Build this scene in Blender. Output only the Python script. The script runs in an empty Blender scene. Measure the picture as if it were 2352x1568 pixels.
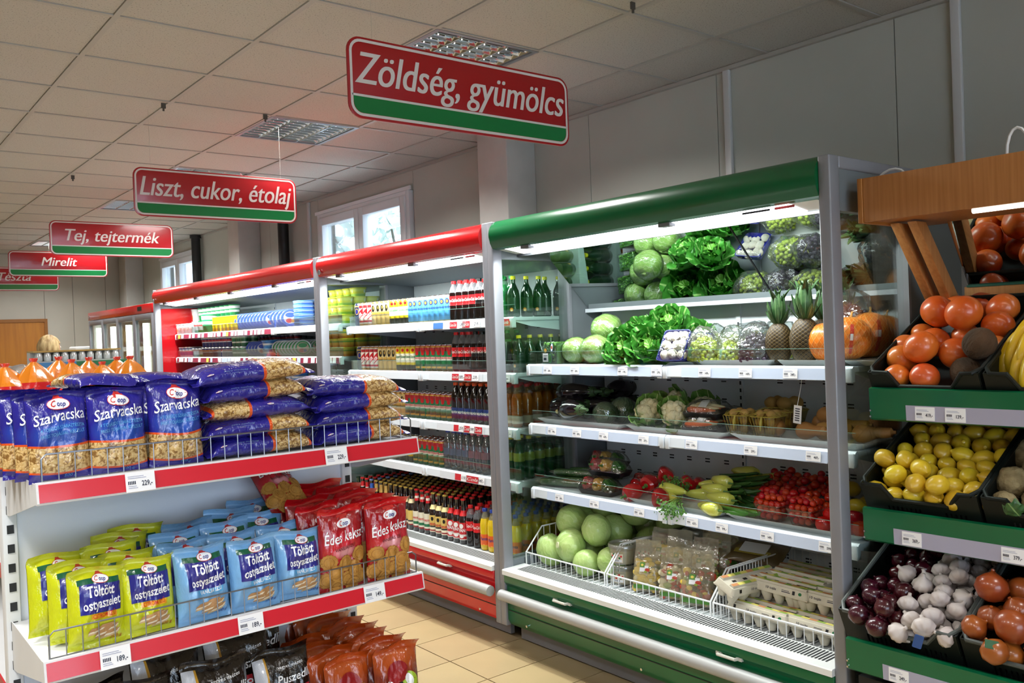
import bpy, bmesh, math, random
from mathutils import Vector, Matrix, noise, Euler
R = random.Random(7)
PI = math.pi
sc = bpy.context.scene
COL = sc.collection
# ------------------------------------------------------------------ camera (1 unit = 1 m, floor z=0)
EYE = Vector((0, 0, 1.58))
FPX = 1996.36
def _basis(yaw, pitch, roll):
    f = Vector((math.sin(yaw)*math.cos(pitch), math.cos(yaw)*math.cos(pitch), math.sin(pitch)))
    r = Vector((math.cos(yaw), -math.sin(yaw), 0)); u = r.cross(f)
    c, s = math.cos(roll), math.sin(roll)
    return c*r + s*u, -s*r + c*u, f
CR, CU, CF = _basis(0.67675, -0.0106, -0.038245)
cd = bpy.data.cameras.new('camera'); cam = bpy.data.objects.new('camera', cd); COL.objects.link(cam)
cd.sensor_width = 36.0; cd.lens = FPX/2352*36.0; cd.clip_start = .05; cd.clip_end = 200
m = Matrix((CR, CU, -CF)).transposed().to_4x4(); m.translation = EYE; cam.matrix_world = m
sc.camera = cam
# ------------------------------------------------------------------ colour management, world, daylight, lamps
sc.view_settings.view_transform = 'Standard'; sc.view_settings.look = 'None'
sc.view_settings.gamma = 1.0; sc.view_settings.use_curve_mapping = False
sc.view_settings.exposure = 0.0
try:
    cy = sc.cycles
    cy.max_bounces = 6; cy.diffuse_bounces = 3; cy.glossy_bounces = 3; cy.transmission_bounces = 4
    cy.transparent_max_bounces = 14; cy.caustics_reflective = False; cy.caustics_refractive = False
    cy.sample_clamp_indirect = 4.0
except Exception:
    pass
w = bpy.data.worlds.new('overcast_sky'); sc.world = w; w.use_nodes = True
w.node_tree.nodes['Background'].inputs['Color'].default_value = (.78, .88, 1.0, 1)
w.node_tree.nodes['Background'].inputs['Strength'].default_value = 6.5
def area(name, loc, rot, sx, sy, power, col=(1, 1, 1), spread=180):
    l = bpy.data.lights.new(name, 'AREA'); l.shape = 'RECTANGLE'; l.size = sx; l.size_y = sy
    l.energy = power; l.color = col; l.spread = math.radians(spread)
    o = bpy.data.objects.new(name, l); COL.objects.link(o); o.location = loc; o.rotation_euler = rot
    return o
# area lamp for daylight from the unseen shop front behind the photographer
area('shopfront_daylight', (-0.4, -3.9, 1.6), (math.radians(90), 0, 0), 4.2, 2.2, 14, (1.0, .97, .93))
# sky and bright ground seen by the two windows in the right wall
for wy, ww in ((6.9, 1.5), (11.85, 1.4)):
    area('window_daylight', (4.35, wy, 1.75), (0, math.radians(118), 0), 1.2, ww, 26, (.86, .94, 1.0))
# the camera's own flash
fl = bpy.data.lights.new('camera_flash', 'AREA'); fl.shape = 'RECTANGLE'; fl.size = .07; fl.size_y = .05
fl.energy = 2.2; fl.color = (1, .97, .92)
fo = bpy.data.objects.new('camera_flash', fl); COL.objects.link(fo)
fm = m.copy(); fm.translation = EYE + CU*.14 - CF*.02; fo.matrix_world = fm
LOUVRE_W = 34
for lx, ly in [(2.53, 3.52), (2.53, 5.32), (2.53, 7.12), (2.53, 8.92), (2.53, 10.72), (2.53, 12.52), (2.53, -.08), (-.47, -.08), (-.47, -1.88),
               (-.47, 1.72), (-.47, 3.52), (-.47, 5.32), (-.47, 8.92), (-.47, 12.52)]:  # left row and those behind the camera: unseen fill lamps, added without fixtures
    area('ceiling_fixture_and_fill_lamp', (lx, ly, 2.94), (0, 0, 0), .5, .5, LOUVRE_W*(.45 if lx > 2 and ly < 1 else 1), (1, .985, .95), 146)
# ------------------------------------------------------------------ projection helpers (used to lay things out)
def ray(px, py): return CF + CR*((px-1176)/FPX) - CU*((py-784)/FPX)
def onx(px, py, X): d = ray(px, py); return EYE + d*(X/d.x)
def ony(px, py, Y): d = ray(px, py); return EYE + d*(Y/d.y)
def onz(px, py, Z): d = ray(px, py); return EYE + d*((Z-1.58)/d.z)
def ycol(px, X, Z):
    k = (px-1176)/FPX; A = CR - CF*k
    return -(X*A.x + (Z-1.58)*A.z)/A.y
def xcol(px, Y, Z):
    k = (px-1176)/FPX; A = CR - CF*k
    return -(Y*A.y + (Z-1.58)*A.z)/A.x
# ------------------------------------------------------------------ materials
def hexc(h):
    h = h.lstrip('#'); v = [int(h[i:i+2], 16)/255 for i in (0, 2, 4)]
    return tuple(((x+.055)/1.055)**2.4 if x > .04045 else x/12.92 for x in v) + (1,)
MATS = {}
class NT:
    def __init__(s, name):
        s.m = bpy.data.materials.new(name); s.m.use_nodes = True; s.t = s.m.node_tree; s.n = s.t.nodes
        s.b = s.n['Principled BSDF']; s.out = s.n['Material Output']
    def new(s, t, **k):
        n = s.n.new(t)
        for a, v in k.items(): setattr(n, a, v)
        return n
    def link(s, a, b): s.t.links.new(a, b)
    def noise(s, scale, detail=3, coord='Object', stretch=(1, 1, 1)):
        tc = s.new('ShaderNodeTexCoord'); mp = s.new('ShaderNodeMapping'); mp.inputs['Scale'].default_value = stretch
        nz = s.new('ShaderNodeTexNoise'); nz.inputs['Scale'].default_value = scale; nz.inputs['Detail'].default_value = detail
        s.link(tc.outputs[coord], mp.inputs[0]); s.link(mp.outputs[0], nz.inputs['Vector']); return nz
    def ramp(s, src, stops, interp='LINEAR'):
        r = s.new('ShaderNodeValToRGB'); r.color_ramp.interpolation = interp; e = r.color_ramp.elements
        while len(e) < len(stops): e.new(.5)
        for i, (p, c) in enumerate(stops): e[i].position = p; e[i].color = c
        s.link(src, r.inputs[0]); return r
    def mix(s, fac, a, b, blend='MIX'):
        x = s.new('ShaderNodeMix', data_type='RGBA', blend_type=blend)
        for sock, v in ((x.inputs[0], fac), (x.inputs[6], a), (x.inputs[7], b)):
            if hasattr(v, 'is_linked'): s.link(v, sock)
            else: sock.default_value = v
        return x.outputs[2]
    def math(s, op, a, b=0):
        x = s.new('ShaderNodeMath', operation=op)
        for sock, v in ((x.inputs[0], a), (x.inputs[1], b)):
            if hasattr(v, 'is_linked'): s.link(v, sock)
            else: sock.default_value = v
        return x.outputs[0]
    def uv(s):
        tc = s.new('ShaderNodeTexCoord'); sp = s.new('ShaderNodeSeparateXYZ'); s.link(tc.outputs['UV'], sp.inputs[0]); return sp.outputs[0], sp.outputs[1]
    def bump(s, h, strength=.3, dist=.01):
        b = s.new('ShaderNodeBump'); b.inputs['Strength'].default_value = strength; b.inputs['Distance'].default_value = dist
        s.link(h, b.inputs['Height']); s.link(b.outputs[0], s.b.inputs['Normal']); return b
    def col(s, c):
        if hasattr(c, 'is_linked'): s.link(c, s.b.inputs['Base Color'])
        else: s.b.inputs['Base Color'].default_value = c
    def set(s, **k):
        for a, v in k.items(): s.b.inputs[a.replace('_', ' ')].default_value = v
def MT(name, col='#888888', rough=.5, metal=0, coat=0, var=0, vscale=8, bump=0, bscale=40, bdist=.004, trans=0, alpha=1, sss=0, stretch=(1, 1, 1), vcol=None, emit=0, spec=.5, objrand=0):
    """a principled material with optional noise colour variation and bump"""
    if name in MATS: return MATS[name]
    n = NT(name); c = hexc(col) if isinstance(col, str) else col
    n.set(Roughness=rough, Metallic=metal, Coat_Weight=coat, Coat_Roughness=.08, Transmission_Weight=trans, Alpha=alpha, Specular_IOR_Level=spec)
    src = c
    if var or vcol:
        nz = n.noise(vscale, 4, stretch=stretch)
        c2 = hexc(vcol) if vcol else tuple(x*(1-var) for x in c[:3]) + (1,)
        c1 = c if vcol else tuple(min(1, x*(1+var*.5)) for x in c[:3]) + (1,)
        src = n.ramp(nz.outputs[0], [(.35, c1), (.65, c2)]).outputs[0]
    if objrand:
        oi = n.new('ShaderNodeObjectInfo'); hs = n.new('ShaderNodeHueSaturation')
        n.link(n.math('ADD', n.math('MULTIPLY', oi.outputs['Random'], objrand*.12), .5-objrand*.06), hs.inputs['Hue'])
        n.link(n.math('ADD', n.math('MULTIPLY', oi.outputs['Random'], objrand), 1-objrand*.6), hs.inputs['Value'])
        if hasattr(src, 'is_linked'): n.link(src, hs.inputs['Color'])
        else: hs.inputs['Color'].default_value = src
        src = hs.outputs[0]
    n.col(src)
    if bump:
        bz = n.noise(bscale, 4, stretch=stretch); n.bump(bz.outputs[0], bump, bdist)
    if emit:
        n.b.inputs['Emission Color'].default_value = c; n.b.inputs['Emission Strength'].default_value = emit
    MATS[name] = n.m; return n.m
def MCLEAR(name, tint='#eef5f2', gloss=.12, rough=.05, bump=0, bscale=30, haze=0, hcol='#ffffff', stretch=(1, 1, 1)):
    """thin clear sheet: see-through, with a glossy skin (and optional milky haze)"""
    if name in MATS: return MATS[name]
    n = NT(name); n.n.remove(n.b)
    tr = n.new('ShaderNodeBsdfTransparent'); tr.inputs[0].default_value = hexc(tint)
    gl = n.new('ShaderNodeBsdfGlossy'); gl.inputs['Roughness'].default_value = rough; gl.inputs['Color'].default_value = (1, 1, 1, 1)
    lw = n.new('ShaderNodeLayerWeight'); lw.inputs[0].default_value = .12
    f = n.math('ADD', n.math('MULTIPLY', lw.outputs['Fresnel'], .7), gloss)
    f = n.math('MINIMUM', f, .85)
    base = tr.outputs[0]
    if haze:
        df = n.new('ShaderNodeBsdfTranslucent'); df.inputs[0].default_value = hexc(hcol)
        d2 = n.new('ShaderNodeBsdfDiffuse'); d2.inputs[0].default_value = hexc(hcol)
        dm = n.new('ShaderNodeMixShader'); dm.inputs[0].default_value = .5; n.link(df.outputs[0], dm.inputs[1]); n.link(d2.outputs[0], dm.inputs[2])
        mm = n.new('ShaderNodeMixShader'); mm.inputs[0].default_value = haze; n.link(base, mm.inputs[1]); n.link(dm.outputs[0], mm.inputs[2]); base = mm.outputs[0]
    mx = n.new('ShaderNodeMixShader'); n.link(f, mx.inputs[0]); n.link(base, mx.inputs[1]); n.link(gl.outputs[0], mx.inputs[2])
    if bump:
        nz = n.noise(bscale, 3, stretch=stretch); b = n.new('ShaderNodeBump'); b.inputs['Strength'].default_value = bump; b.inputs['Distance'].default_value = .02
        n.link(nz.outputs[0], b.inputs['Height']); n.link(b.outputs[0], gl.inputs['Normal']); n.link(b.outputs[0], lw.inputs['Normal'])
    n.link(mx.outputs[0], n.out.inputs[0]); MATS[name] = n.m; return n.m
def MEMIT(name, col, strength):
    if name in MATS: return MATS[name]
    n = NT(name); n.n.remove(n.b); e = n.new('ShaderNodeEmission'); e.inputs[0].default_value = hexc(col); e.inputs[1].default_value = strength
    n.link(e.outputs[0], n.out.inputs[0]); MATS[name] = n.m; return n.m
# ------------------------------------------------------------------ mesh builder
class MB:
    def __init__(s): s.v = []; s.f = []; s.mi = []; s.sm = []; s.uv = []; s.hasuv = False
    def face(s, idx, m=0, smooth=False, uv=None):
        s.f.append(tuple(idx)); s.mi.append(m); s.sm.append(smooth); s.uv.append(uv)
        if uv: s.hasuv = True
    def box(s, x0, x1, y0, y1, z0, z1, m=0):
        b = len(s.v)
        s.v += [(x0, y0, z0), (x1, y0, z0), (x1, y1, z0), (x0, y1, z0), (x0, y0, z1), (x1, y0, z1), (x1, y1, z1), (x0, y1, z1)]
        for q in ((0, 3, 2, 1), (4, 5, 6, 7), (0, 1, 5, 4), (1, 2, 6, 5), (2, 3, 7, 6), (3, 0, 4, 7)): s.face([b+i for i in q], m)
        return s
    def prism(s, poly, a, b, axis='y', m=0, smooth=False):
        """extrude a 2D outline: axis y -> poly is (x,z); axis x -> (y,z); axis z -> (x,y)"""
        def P(p, t): return {'y': (p[0], t, p[1]), 'x': (t, p[0], p[1]), 'z': (p[0], p[1], t)}[axis]
        n = len(poly); i0 = len(s.v)
        s.v += [P(p, a) for p in poly] + [P(p, b) for p in poly]
        for i in range(n): s.face((i0+i, i0+(i+1) % n, i0+n+(i+1) % n, i0+n+i), m, smooth)
        s.face([i0+i for i in range(n)][::-1], m); s.face([i0+n+i for i in range(n)], m)
        return s
    def tube(s, path, r, n=6, m=0, closed=False, caps=True):
        P = [Vector(p) for p in path]; k = len(P); rr = r if isinstance(r, (list, tuple)) else [r]*k
        i0 = len(s.v); prev = None
        for i in range(k):
            if closed: t = P[(i+1) % k] - P[i-1]
            else: t = P[min(i+1, k-1)] - P[max(i-1, 0)]
            t.normalize()
            a = prev if prev is not None else (Vector((0, 0, 1)) if abs(t.z) < .9 else Vector((1, 0, 0)))
            a = (a - t*a.dot(t)).normalized(); prev = a; b = t.cross(a)
            for j in range(n):
                q = 2*PI*j/n; s.v.append(tuple(P[i] + (a*math.cos(q) + b*math.sin(q))*rr[i]))
        for i in range(k if closed else k-1):
            for j in range(n):
                A = i0+i*n; B = i0+((i+1) % k)*n
                s.face((A+j, A+(j+1) % n, B+(j+1) % n, B+j), m, n > 4)
        if caps and not closed:
            s.face([i0+j for j in range(n)][::-1], m); s.face([i0+(k-1)*n+j for j in range(n)], m)
        return s
    def grid(s, fn, nu, nv, m=0, wu=False, wv=False, smooth=True, mf=None):
        """fn(u,v) -> point, u,v in 0..1"""
        i0 = len(s.v); cu = nu if wu else nu+1; cv = nv if wv else nv+1
        for j in range(cv):
            for i in range(cu): s.v.append(tuple(fn(i/nu, j/nv)))
        for j in range(nv):
            for i in range(nu):
                a = i0+j*cu+i; b = i0+j*cu+(i+1) % cu; c = i0+((j+1) % cv)*cu+(i+1) % cu; d = i0+((j+1) % cv)*cu+i
                mm = mf((i+.5)/nu, (j+.5)/nv) if mf else m
                s.face((a, b, c, d), mm, smooth, ((i/nu, j/nv), ((i+1)/nu, j/nv), ((i+1)/nu, (j+1)/nv), (i/nu, (j+1)/nv)))
        return s
    def lathe(s, prof, n=20, m=0, mf=None, fn=None):
        L = [0]
        for a, b in zip(prof, prof[1:]): L.append(L[-1]+math.hypot(b[0]-a[0], b[1]-a[1]))
        i0 = len(s.v); k = len(prof); zmax = max(p[1] for p in prof) or 1
        for (r, z) in prof:
            for j in range(n):
                a = 2*PI*j/n; p = (r*math.sin(a), -r*math.cos(a), z); s.v.append(fn(p, a) if fn else p)
        for i in range(k-1):
            for j in range(n):
                mm = mf(i) if mf else m
                s.face((i0+i*n+j, i0+i*n+(j+1) % n, i0+(i+1)*n+(j+1) % n, i0+(i+1)*n+j), mm, True,
                       ((j/n, prof[i][1]/zmax), ((j+1)/n, prof[i][1]/zmax), ((j+1)/n, prof[i+1][1]/zmax), (j/n, prof[i+1][1]/zmax)))
        return s
    def sphere(s, c, r, n=12, k=8, m=0, fn=None):
        rx, ry, rz = r if isinstance(r, (tuple, list)) else (r, r, r)
        def P(u, v):
            a = 2*PI*u; t = PI*(v-.5); d = Vector((math.cos(t)*math.cos(a), math.cos(t)*math.sin(a), math.sin(t)))
            q = fn(d) if fn else 1
            return (c[0]+rx*q*d.x, c[1]+ry*q*d.y, c[2]+rz*q*d.z)
        return s.grid(P, n, k, m, wu=True)
    def tri(s, verts, faces, m=0, smooth=False):
        i0 = len(s.v); s.v += [tuple(p) for p in verts]
        for f in faces: s.face([i0+i for i in f], m, smooth)
        return s
    def mesh(s, name, mats, bevel=0, weld=False, sharp=40):
        me = bpy.data.meshes.new(name); me.from_pydata(s.v, [], s.f)
        for mt in (mats if isinstance(mats, (list, tuple)) else [mats]): me.materials.append(mt)
        me.polygons.foreach_set('material_index', s.mi); me.polygons.foreach_set('use_smooth', s.sm)
        if s.hasuv:
            ul = me.uv_layers.new(name='UVMap'); flat = []
            for f, u in zip(s.f, s.uv):
                for k in range(len(f)): flat += list(u[k]) if u else [0, 0]
            ul.data.foreach_set('uv', flat)
        if bevel or weld:
            bm = bmesh.new(); bm.from_mesh(me)
            if weld: bmesh.ops.remove_doubles(bm, verts=bm.verts, dist=1e-5)
            if bevel:
                es = [e for e in bm.edges if len(e.link_faces) == 2 and e.calc_face_angle(0) > .5]
                bmesh.ops.bevel(bm, geom=es, offset=bevel, segments=2, affect='EDGES', profile=.5, clamp_overlap=True)
                for f in bm.faces: f.smooth = True
            bm.to_mesh(me); bm.free()
            if bevel: me.set_sharp_from_angle(angle=math.radians(50))
        elif any(s.sm): me.set_sharp_from_angle(angle=math.radians(sharp))
        me.update(); return me
    def obj(s, name, mats, parent=None, loc=None, rot=None, bevel=0, weld=False, sharp=40, **tags):
        return O(name, s.mesh(name, mats, bevel, weld, sharp), parent, loc, rot, **tags)
def O(name, mesh, parent=None, loc=None, rot=None, scale=None, label=None, cat=None, group=None, kind=None):
    o = bpy.data.objects.new(name, mesh); COL.objects.link(o)
    if parent is not None: o.parent = parent
    if loc is not None: o.location = loc
    if rot is not None: o.rotation_euler = rot
    if scale is not None: o.scale = scale if isinstance(scale, (tuple, list)) else (scale,)*3
    for k, v in (('label', label), ('category', cat), ('group', group), ('kind', kind)):
        if v: o[k] = v
    return o
def E(name, label, cat, loc=(0, 0, 0), rot=(0, 0, 0), group=None, scale=None):
    o = O(name, None, None, loc, rot, scale, label, cat, group); o.empty_display_size = .05; return o
def copy_tree(o, loc=None, rot=None, label=None, group=None, scale=None, parent=None):
    c = o.copy(); COL.objects.link(c)
    if parent is not None: c.parent = parent
    if loc is not None: c.location = loc
    if rot is not None: c.rotation_euler = rot
    if scale is not None: c.scale = (scale,)*3 if not isinstance(scale, (tuple, list)) else scale
    if label: c['label'] = label
    if group: c['group'] = group
    for ch in o.children: copy_tree(ch, parent=c)
    return c
ORD = ['first', 'second', 'third', 'fourth', 'fifth', 'sixth', 'seventh', 'eighth', 'ninth', 'tenth', 'eleventh', 'twelfth', 'thirteenth', 'fourteenth', 'fifteenth', 'sixteenth', 'seventeenth', 'eighteenth', 'nineteenth', 'twentieth']
def od(i):
    if i < 20: return ORD[i]
    t = ['', '', 'twenty', 'thirty', 'forty', 'fifty'][(i+1)//10]; u = (i+1) % 10
    return (t + '-' + ORD[u-1]) if u else {'twenty': 'twentieth', 'thirty': 'thirtieth', 'forty': 'fortieth'}[t]
# ------------------------------------------------------------------ flat print: 2D shapes laid on a surface
_tc = {}
def text2d(s, bold=0.0, shear=0.0, res=2):
    key = (s, bold, shear, res)
    if key in _tc: return _tc[key]
    cu = bpy.data.curves.new('lettering', 'FONT'); cu.body = s; cu.size = 1; cu.resolution_u = res; cu.offset = bold; cu.shear = shear
    ob = bpy.data.objects.new('lettering', cu); COL.objects.link(ob)
    dg = bpy.context.evaluated_depsgraph_get(); dg.update(); ev = ob.evaluated_get(dg); me = ev.to_mesh()
    V = [(v.co.x, v.co.y) for v in me.vertices]; F = [tuple(p.vertices) for p in me.polygons]; ev.to_mesh_clear()
    bpy.data.objects.remove(ob); bpy.data.curves.remove(cu)
    x0 = min(v[0] for v in V); x1 = max(v[0] for v in V)
    _tc[key] = ([(x-x0, y) for x, y in V], F, x1-x0); return _tc[key]
def T(s, cx, cy, size, m, width=None, bold=.0, shear=0., rot=0., off=.0012, sub=False, res=2):
    """text centred on cx; baseline cy; size = cap-height-ish em; optional width to squeeze into"""
    V, F, w = text2d(s, bold, shear, res); k = size; kx = (width/w) if width else size
    c, q = math.cos(rot), math.sin(rot); out = []
    for x, y in V:
        X = (x-w/2)*kx; Y = y*k; out.append((cx+X*c-Y*q, cy+X*q+Y*c))
    return (out, F, m, off)
def RECT(x0, x1, y0, y1, m, n=1, k=1, off=.0006):
    V = [(x0+(x1-x0)*i/n, y0+(y1-y0)*j/k) for j in range(k+1) for i in range(n+1)]
    F = [(j*(n+1)+i, j*(n+1)+i+1, (j+1)*(n+1)+i+1, (j+1)*(n+1)+i) for j in range(k) for i in range(n)]
    return (V, F, m, off)
def ELL(cx, cy, rx, ry, m, n=16, off=.0006, rot=0, rings=1, fn=None):
    V = [(cx, cy)]; F = []; c, q = math.cos(rot), math.sin(rot)
    for r in range(1, rings+1):
        for i in range(n):
            a = 2*PI*i/n; s = r/rings*(fn(a) if fn else 1); x = rx*s*math.cos(a); y = ry*s*math.sin(a); V.append((cx+x*c-y*q, cy+x*q+y*c))
    for i in range(n): F.append((0, 1+i, 1+(i+1) % n))
    for r in range(rings-1):
        for i in range(n): F.append((1+r*n+i, 1+(r+1)*n+i, 1+(r+1)*n+(i+1) % n, 1+r*n+(i+1) % n))
    return (V, F, m, off)
def POLY(pts, m, off=.0006): return ([tuple(p) for p in pts], [tuple(range(len(pts)))], m, off)
def refine(V, F, thr):
    V = list(V); tri = [(f[0], f[k], f[k+1]) for f in F for k in range(1, len(f)-1)]
    for _ in range(5):
        mid = {}; out = []
        def M(a, b):
            if math.hypot(V[a][0]-V[b][0], V[a][1]-V[b][1]) <= thr: return None
            k = (min(a, b), max(a, b))
            if k not in mid: mid[k] = len(V); V.append(((V[a][0]+V[b][0])/2, (V[a][1]+V[b][1])/2))
            return mid[k]
        for a, b, c in tri:
            p, q, r = M(a, b), M(b, c), M(c, a)
            for _r in range(3):
                if p is not None and (r is None or q is not None) or (p is None and q is None and r is None): break
                a, b, c, p, q, r = b, c, a, q, r, p
            if p is None: out.append((a, b, c))
            elif q is None: out += [(a, p, c), (p, b, c)]
            elif r is None: out += [(a, p, c), (p, b, q), (p, q, c)]
            else: out += [(a, p, r), (p, b, q), (r, q, c), (p, q, r)]
        tri = out
        if not mid: break
    return V, tri
def print_mesh(name, layers, surf, mats, thr=.008):
    """surf(x,y) -> (point, normal)"""
    b = MB()
    for V, F, mi, off in layers:
        if not getattr(surf, 'flat', False): V, F = refine(V, F, thr)
        i0 = len(b.v)
        for x, y in V:
            p, n = surf(x, y); b.v.append(tuple(Vector(p)+Vector(n)*off))
        for f in F: b.face([i0+i for i in f], mi)
    return b.mesh(name, mats)
def _flat(f): f.flat = True; return f
FLATX = lambda X: _flat(lambda x, y: ((X, -x, y), (-1, 0, 0)))     # face towards -X: text runs along -Y
FLATY = lambda Y: _flat(lambda x, y: ((x, Y, y), (0, -1, 0)))     # face towards -Y: text runs along +X
def CYL(r): return lambda x, y: ((r*math.sin(x/r), -r*math.cos(x/r), y), (math.sin(x/r), -math.cos(x/r), 0))
def rrect(w, h, r, n=6, cx=0, cy=0):
    out = []
    for (sx, sy, a0) in ((1, -1, -90), (1, 1, 0), (-1, 1, 90), (-1, -1, 180)):
        for i in range(n+1):
            a = math.radians(a0+90*i/n); out.append((cx+sx*(w/2-r)+r*math.cos(a), cy+sy*(h/2-r)+r*math.sin(a)))
    return out
# common paints
WHITE = MT('white_enamel', '#e9ecea', .35, var=.03); INK = MT('dark_ink', '#20233a', .5); STEEL = MT('brushed_aluminium', '#a6a8ad', .35, .85, bump=.05, bscale=60)
GREYP = MT('grey_powder_coat', '#8b8d94', .45, .25, var=.03); BLACK = MT('black_plastic', '#0c0d0f', .45, var=.15)
RED = MT('red_enamel', '#c4161b', .22, coat=.5, var=.04); GREEN = MT('green_enamel', '#005c32', .28, coat=.22, var=.05)
CHROME = MT('chrome', '#d8d8d8', .15, 1.0)
PAPER = MT('white_paper', '#f1f1f4', .6)
# ================================================================== ROOM
H = 2.953; XW = 3.87; YB = 14.0
M_WALL = MT('wall_panel_paint', '#bbbcb2', .55, var=.04, vscale=2, bump=.08, bscale=220, bdist=.001)
M_COLM = MT('column_paint', '#c9c8c2', .6, var=.04)
M_TILE = MT('ceiling_tile_fibre', '#d3cfc6', .9, vcol='#c9c5bb', vscale=60, bump=.5, bscale=180, bdist=.003)
def speck():
    n = NT('ceiling_tile_speckled'); nz = n.noise(150, 2); r = n.ramp(nz.outputs[0], [(.33, hexc('#8f8b82')), (.4, hexc('#bdb9af'))])
    n.col(r.outputs[0]); n.set(Roughness=.95); n.bump(nz.outputs[0], .35, .002); MATS['speck'] = n.m; return n.m
M_TILE = speck()
M_TBAR = MT('ceiling_grid_paint', '#aca9a0', .5)
M_FLOOR = MT('floor_tile_glaze', '#b09a72', .38, var=.06, vscale=3, coat=.15, objrand=.06)
M_GROUT = MT('floor_grout', '#8a7a60', .9)
# floor
b = MB(); b.box(-6, XW, -4.2, YB, -.2, -.004); fl_o = b.obj('floor', M_GROUT, kind='structure')
tm = MB().box(-.1482, .1482, -.1482, .1482, -.003, 0).mesh('floor_tile', M_FLOOR)
for i in range(0, 10):
    for j in range(3, 30):
        x = .03+.302*i+.05; y = .02+.302*j
        if x < .16*y-.1 or x > 2.95 or y > 8.6: continue
        O('floor_tile', tm, fl_o, (x, y, 0))
b = MB()
for i in range(0, 34):
    for j in range(0, 62):
        x = -6+.302*i+.15; y = -4.2+.302*j+.2
        if x > XW-.1: continue
        xi = (x-.08)/.302; yj = (y-.02)/.302
b.box(-6, .1, -4.2, YB, -.004, -.001); b.box(.1, XW, -4.2, .74, -.004, -.001)
b.obj('floor_tiling', M_FLOOR, fl_o, kind='stuff')
# ceiling
ce = MB().box(-6, XW+.05, -4.2, YB, H+.05, H+.2).obj('ceiling', M_TBAR, kind='structure')
XG, YG, TS = 1.028, 3.823, .6
LIGHT_TILES = [(2, -1), (2, 2), (2, 5), (2, 8), (2, 11), (2, 14)]
def tile_mesh(w, d): return MB().box(.014, w-.014, .014, d-.014, 0, .02).mesh('ceiling_tile', M_TILE)
tm = tile_mesh(.6, .6); tm2 = tile_mesh(XW-(XG+2.4), .6)
for i in range(-3, 5):
    for j in range(-5, 17):
        if (i, j) in LIGHT_TILES: continue
        O('ceiling_tile', tm if i < 4 else tm2, ce, (XG+TS*i, YG+TS*j, H+.004))
MB().box(-6, XG-1.8, -4.2, YB, H+.004, H+.02).obj('ceiling_tile', M_TILE, ce)
MB().box(XG-1.8, XW, -4.2, YG-3.0, H+.004, H+.02).obj('ceiling_tile', M_TILE, ce)
bl = MB().box(-.012, .012, -4.2+0, YB, 0, .008).mesh('ceiling_grid_bar', M_TBAR)
for i in range(-3, 5): O('ceiling_grid_bar', bl, ce, (XG+TS*i, 0, H-.002))
bl = MB().box(XG-1.8, XW, -.012, .012, 0, .008).mesh('ceiling_grid_bar', M_TBAR)
for j in range(-5, 17): O('ceiling_grid_bar', bl, ce, (0, YG+TS*j, H-.0015))
MB().box(XW-.025, XW, -4.2, YB, H-.02, H+.001).obj('wall_angle', M_TBAR, ce)
cl = MB().box(-.012, .012, -.004, .004, -.03, 0).tube([(0, 0, -.03), (0, 0, -.045)], .006, 6).mesh('hanger_clip', MT('dark_clip', '#4c4a45', .5))
for q in [(375, 236), (609, 262), (167, 402), (1453, 4)]:
    p = onz(q[0], q[1], H); O('sign_hanger_clip', cl, None, (p.x, p.y, H-.002), label='small grey hanger clip on the ceiling grid ' + {375: 'before the flour sign', 609: 'at the corner of the second louvre lamp', 167: 'above the milk sign', 1453: 'near the first louvre lamp'}[q[0]], cat='ceiling clip')
# right wall, made of 1 m sandwich panels with recessed joints, windows let in
WIN = [(6.06, 7.72, 1.55, 2.78), (11.08, 12.62, 1.55, 2.77)]
wr = MB().box(XW+.02, XW+.16, -4.2, 6.06, 0, H+.1)
wr.box(XW+.02, XW+.16, 7.72, 11.08, 0, H+.1); wr.box(XW+.02, XW+.16, 12.62, YB+.2, 0, H+.1)
for (a, c, z0, z1) in WIN: wr.box(XW+.02, XW+.16, a, c, 0, z0); wr.box(XW+.02, XW+.16, a, c, z1, H+.1)
wr = wr.obj('wall_right', MT('panel_joint', '#6f6e68', .8), kind='structure')
ys = [-4.2, -3.03, -2.03, -1.03, -.03, .97, 1.966, 2.962, 3.96, 4.5, 5.03, 6.03, 7.75, 7.95, 8.9, 9.9, 11.05, 12.65, 13.3, 14.0]
for a, c in zip(ys, ys[1:]):
    segs = [(0, H)]
    for (w0, w1, z0, z1) in WIN:
        if a < w0+.1 and c > w1-.1: segs = [(0, z0), (z1, H)]
    for z0, z1 in segs: MB().box(XW, XW+.03, a+.0025, c-.0025, z0, z1).obj('wall_panel', M_WALL, wr)
for yy in (2.885, 1.69, 7.93):
    MB().box(XW-.022, XW, yy-.02, yy+.02, .0, H).obj('cover_strip', MT('cover_strip_grey', '#d5d4d2', .4), wr, bevel=.003)
# columns in front of the right wall
for k, (c0, c1) in enumerate(((4.49, 4.81), (9.16, 9.46), (13.53, 13.87))):
    MB().box(3.62, XW-.001, c0, c1, 0, H).obj('pillar_%d' % (k+1), M_COLM, kind='structure', bevel=.006)
# black downpipes by the far windows
PIPE = MT('black_pipe_rubber', '#0c0d0f', .5)
pp = MB().tube([(0, 0, 1.0), (0, 0, H-.02)], .055, 12).tube([(0, 0, H-.04), (0, 0, H-.005)], .07, 12).mesh('black_pipe', PIPE)
for (px, yy, t) in ((662, 8.4, 'between the near window and the pillar'), (458, 11.0, 'in front of the far window')):
    O('drain_pipe', pp, None, (XW-.075, yy, 0), label='black vertical pipe on the wall ' + t, cat='pipe')
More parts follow.
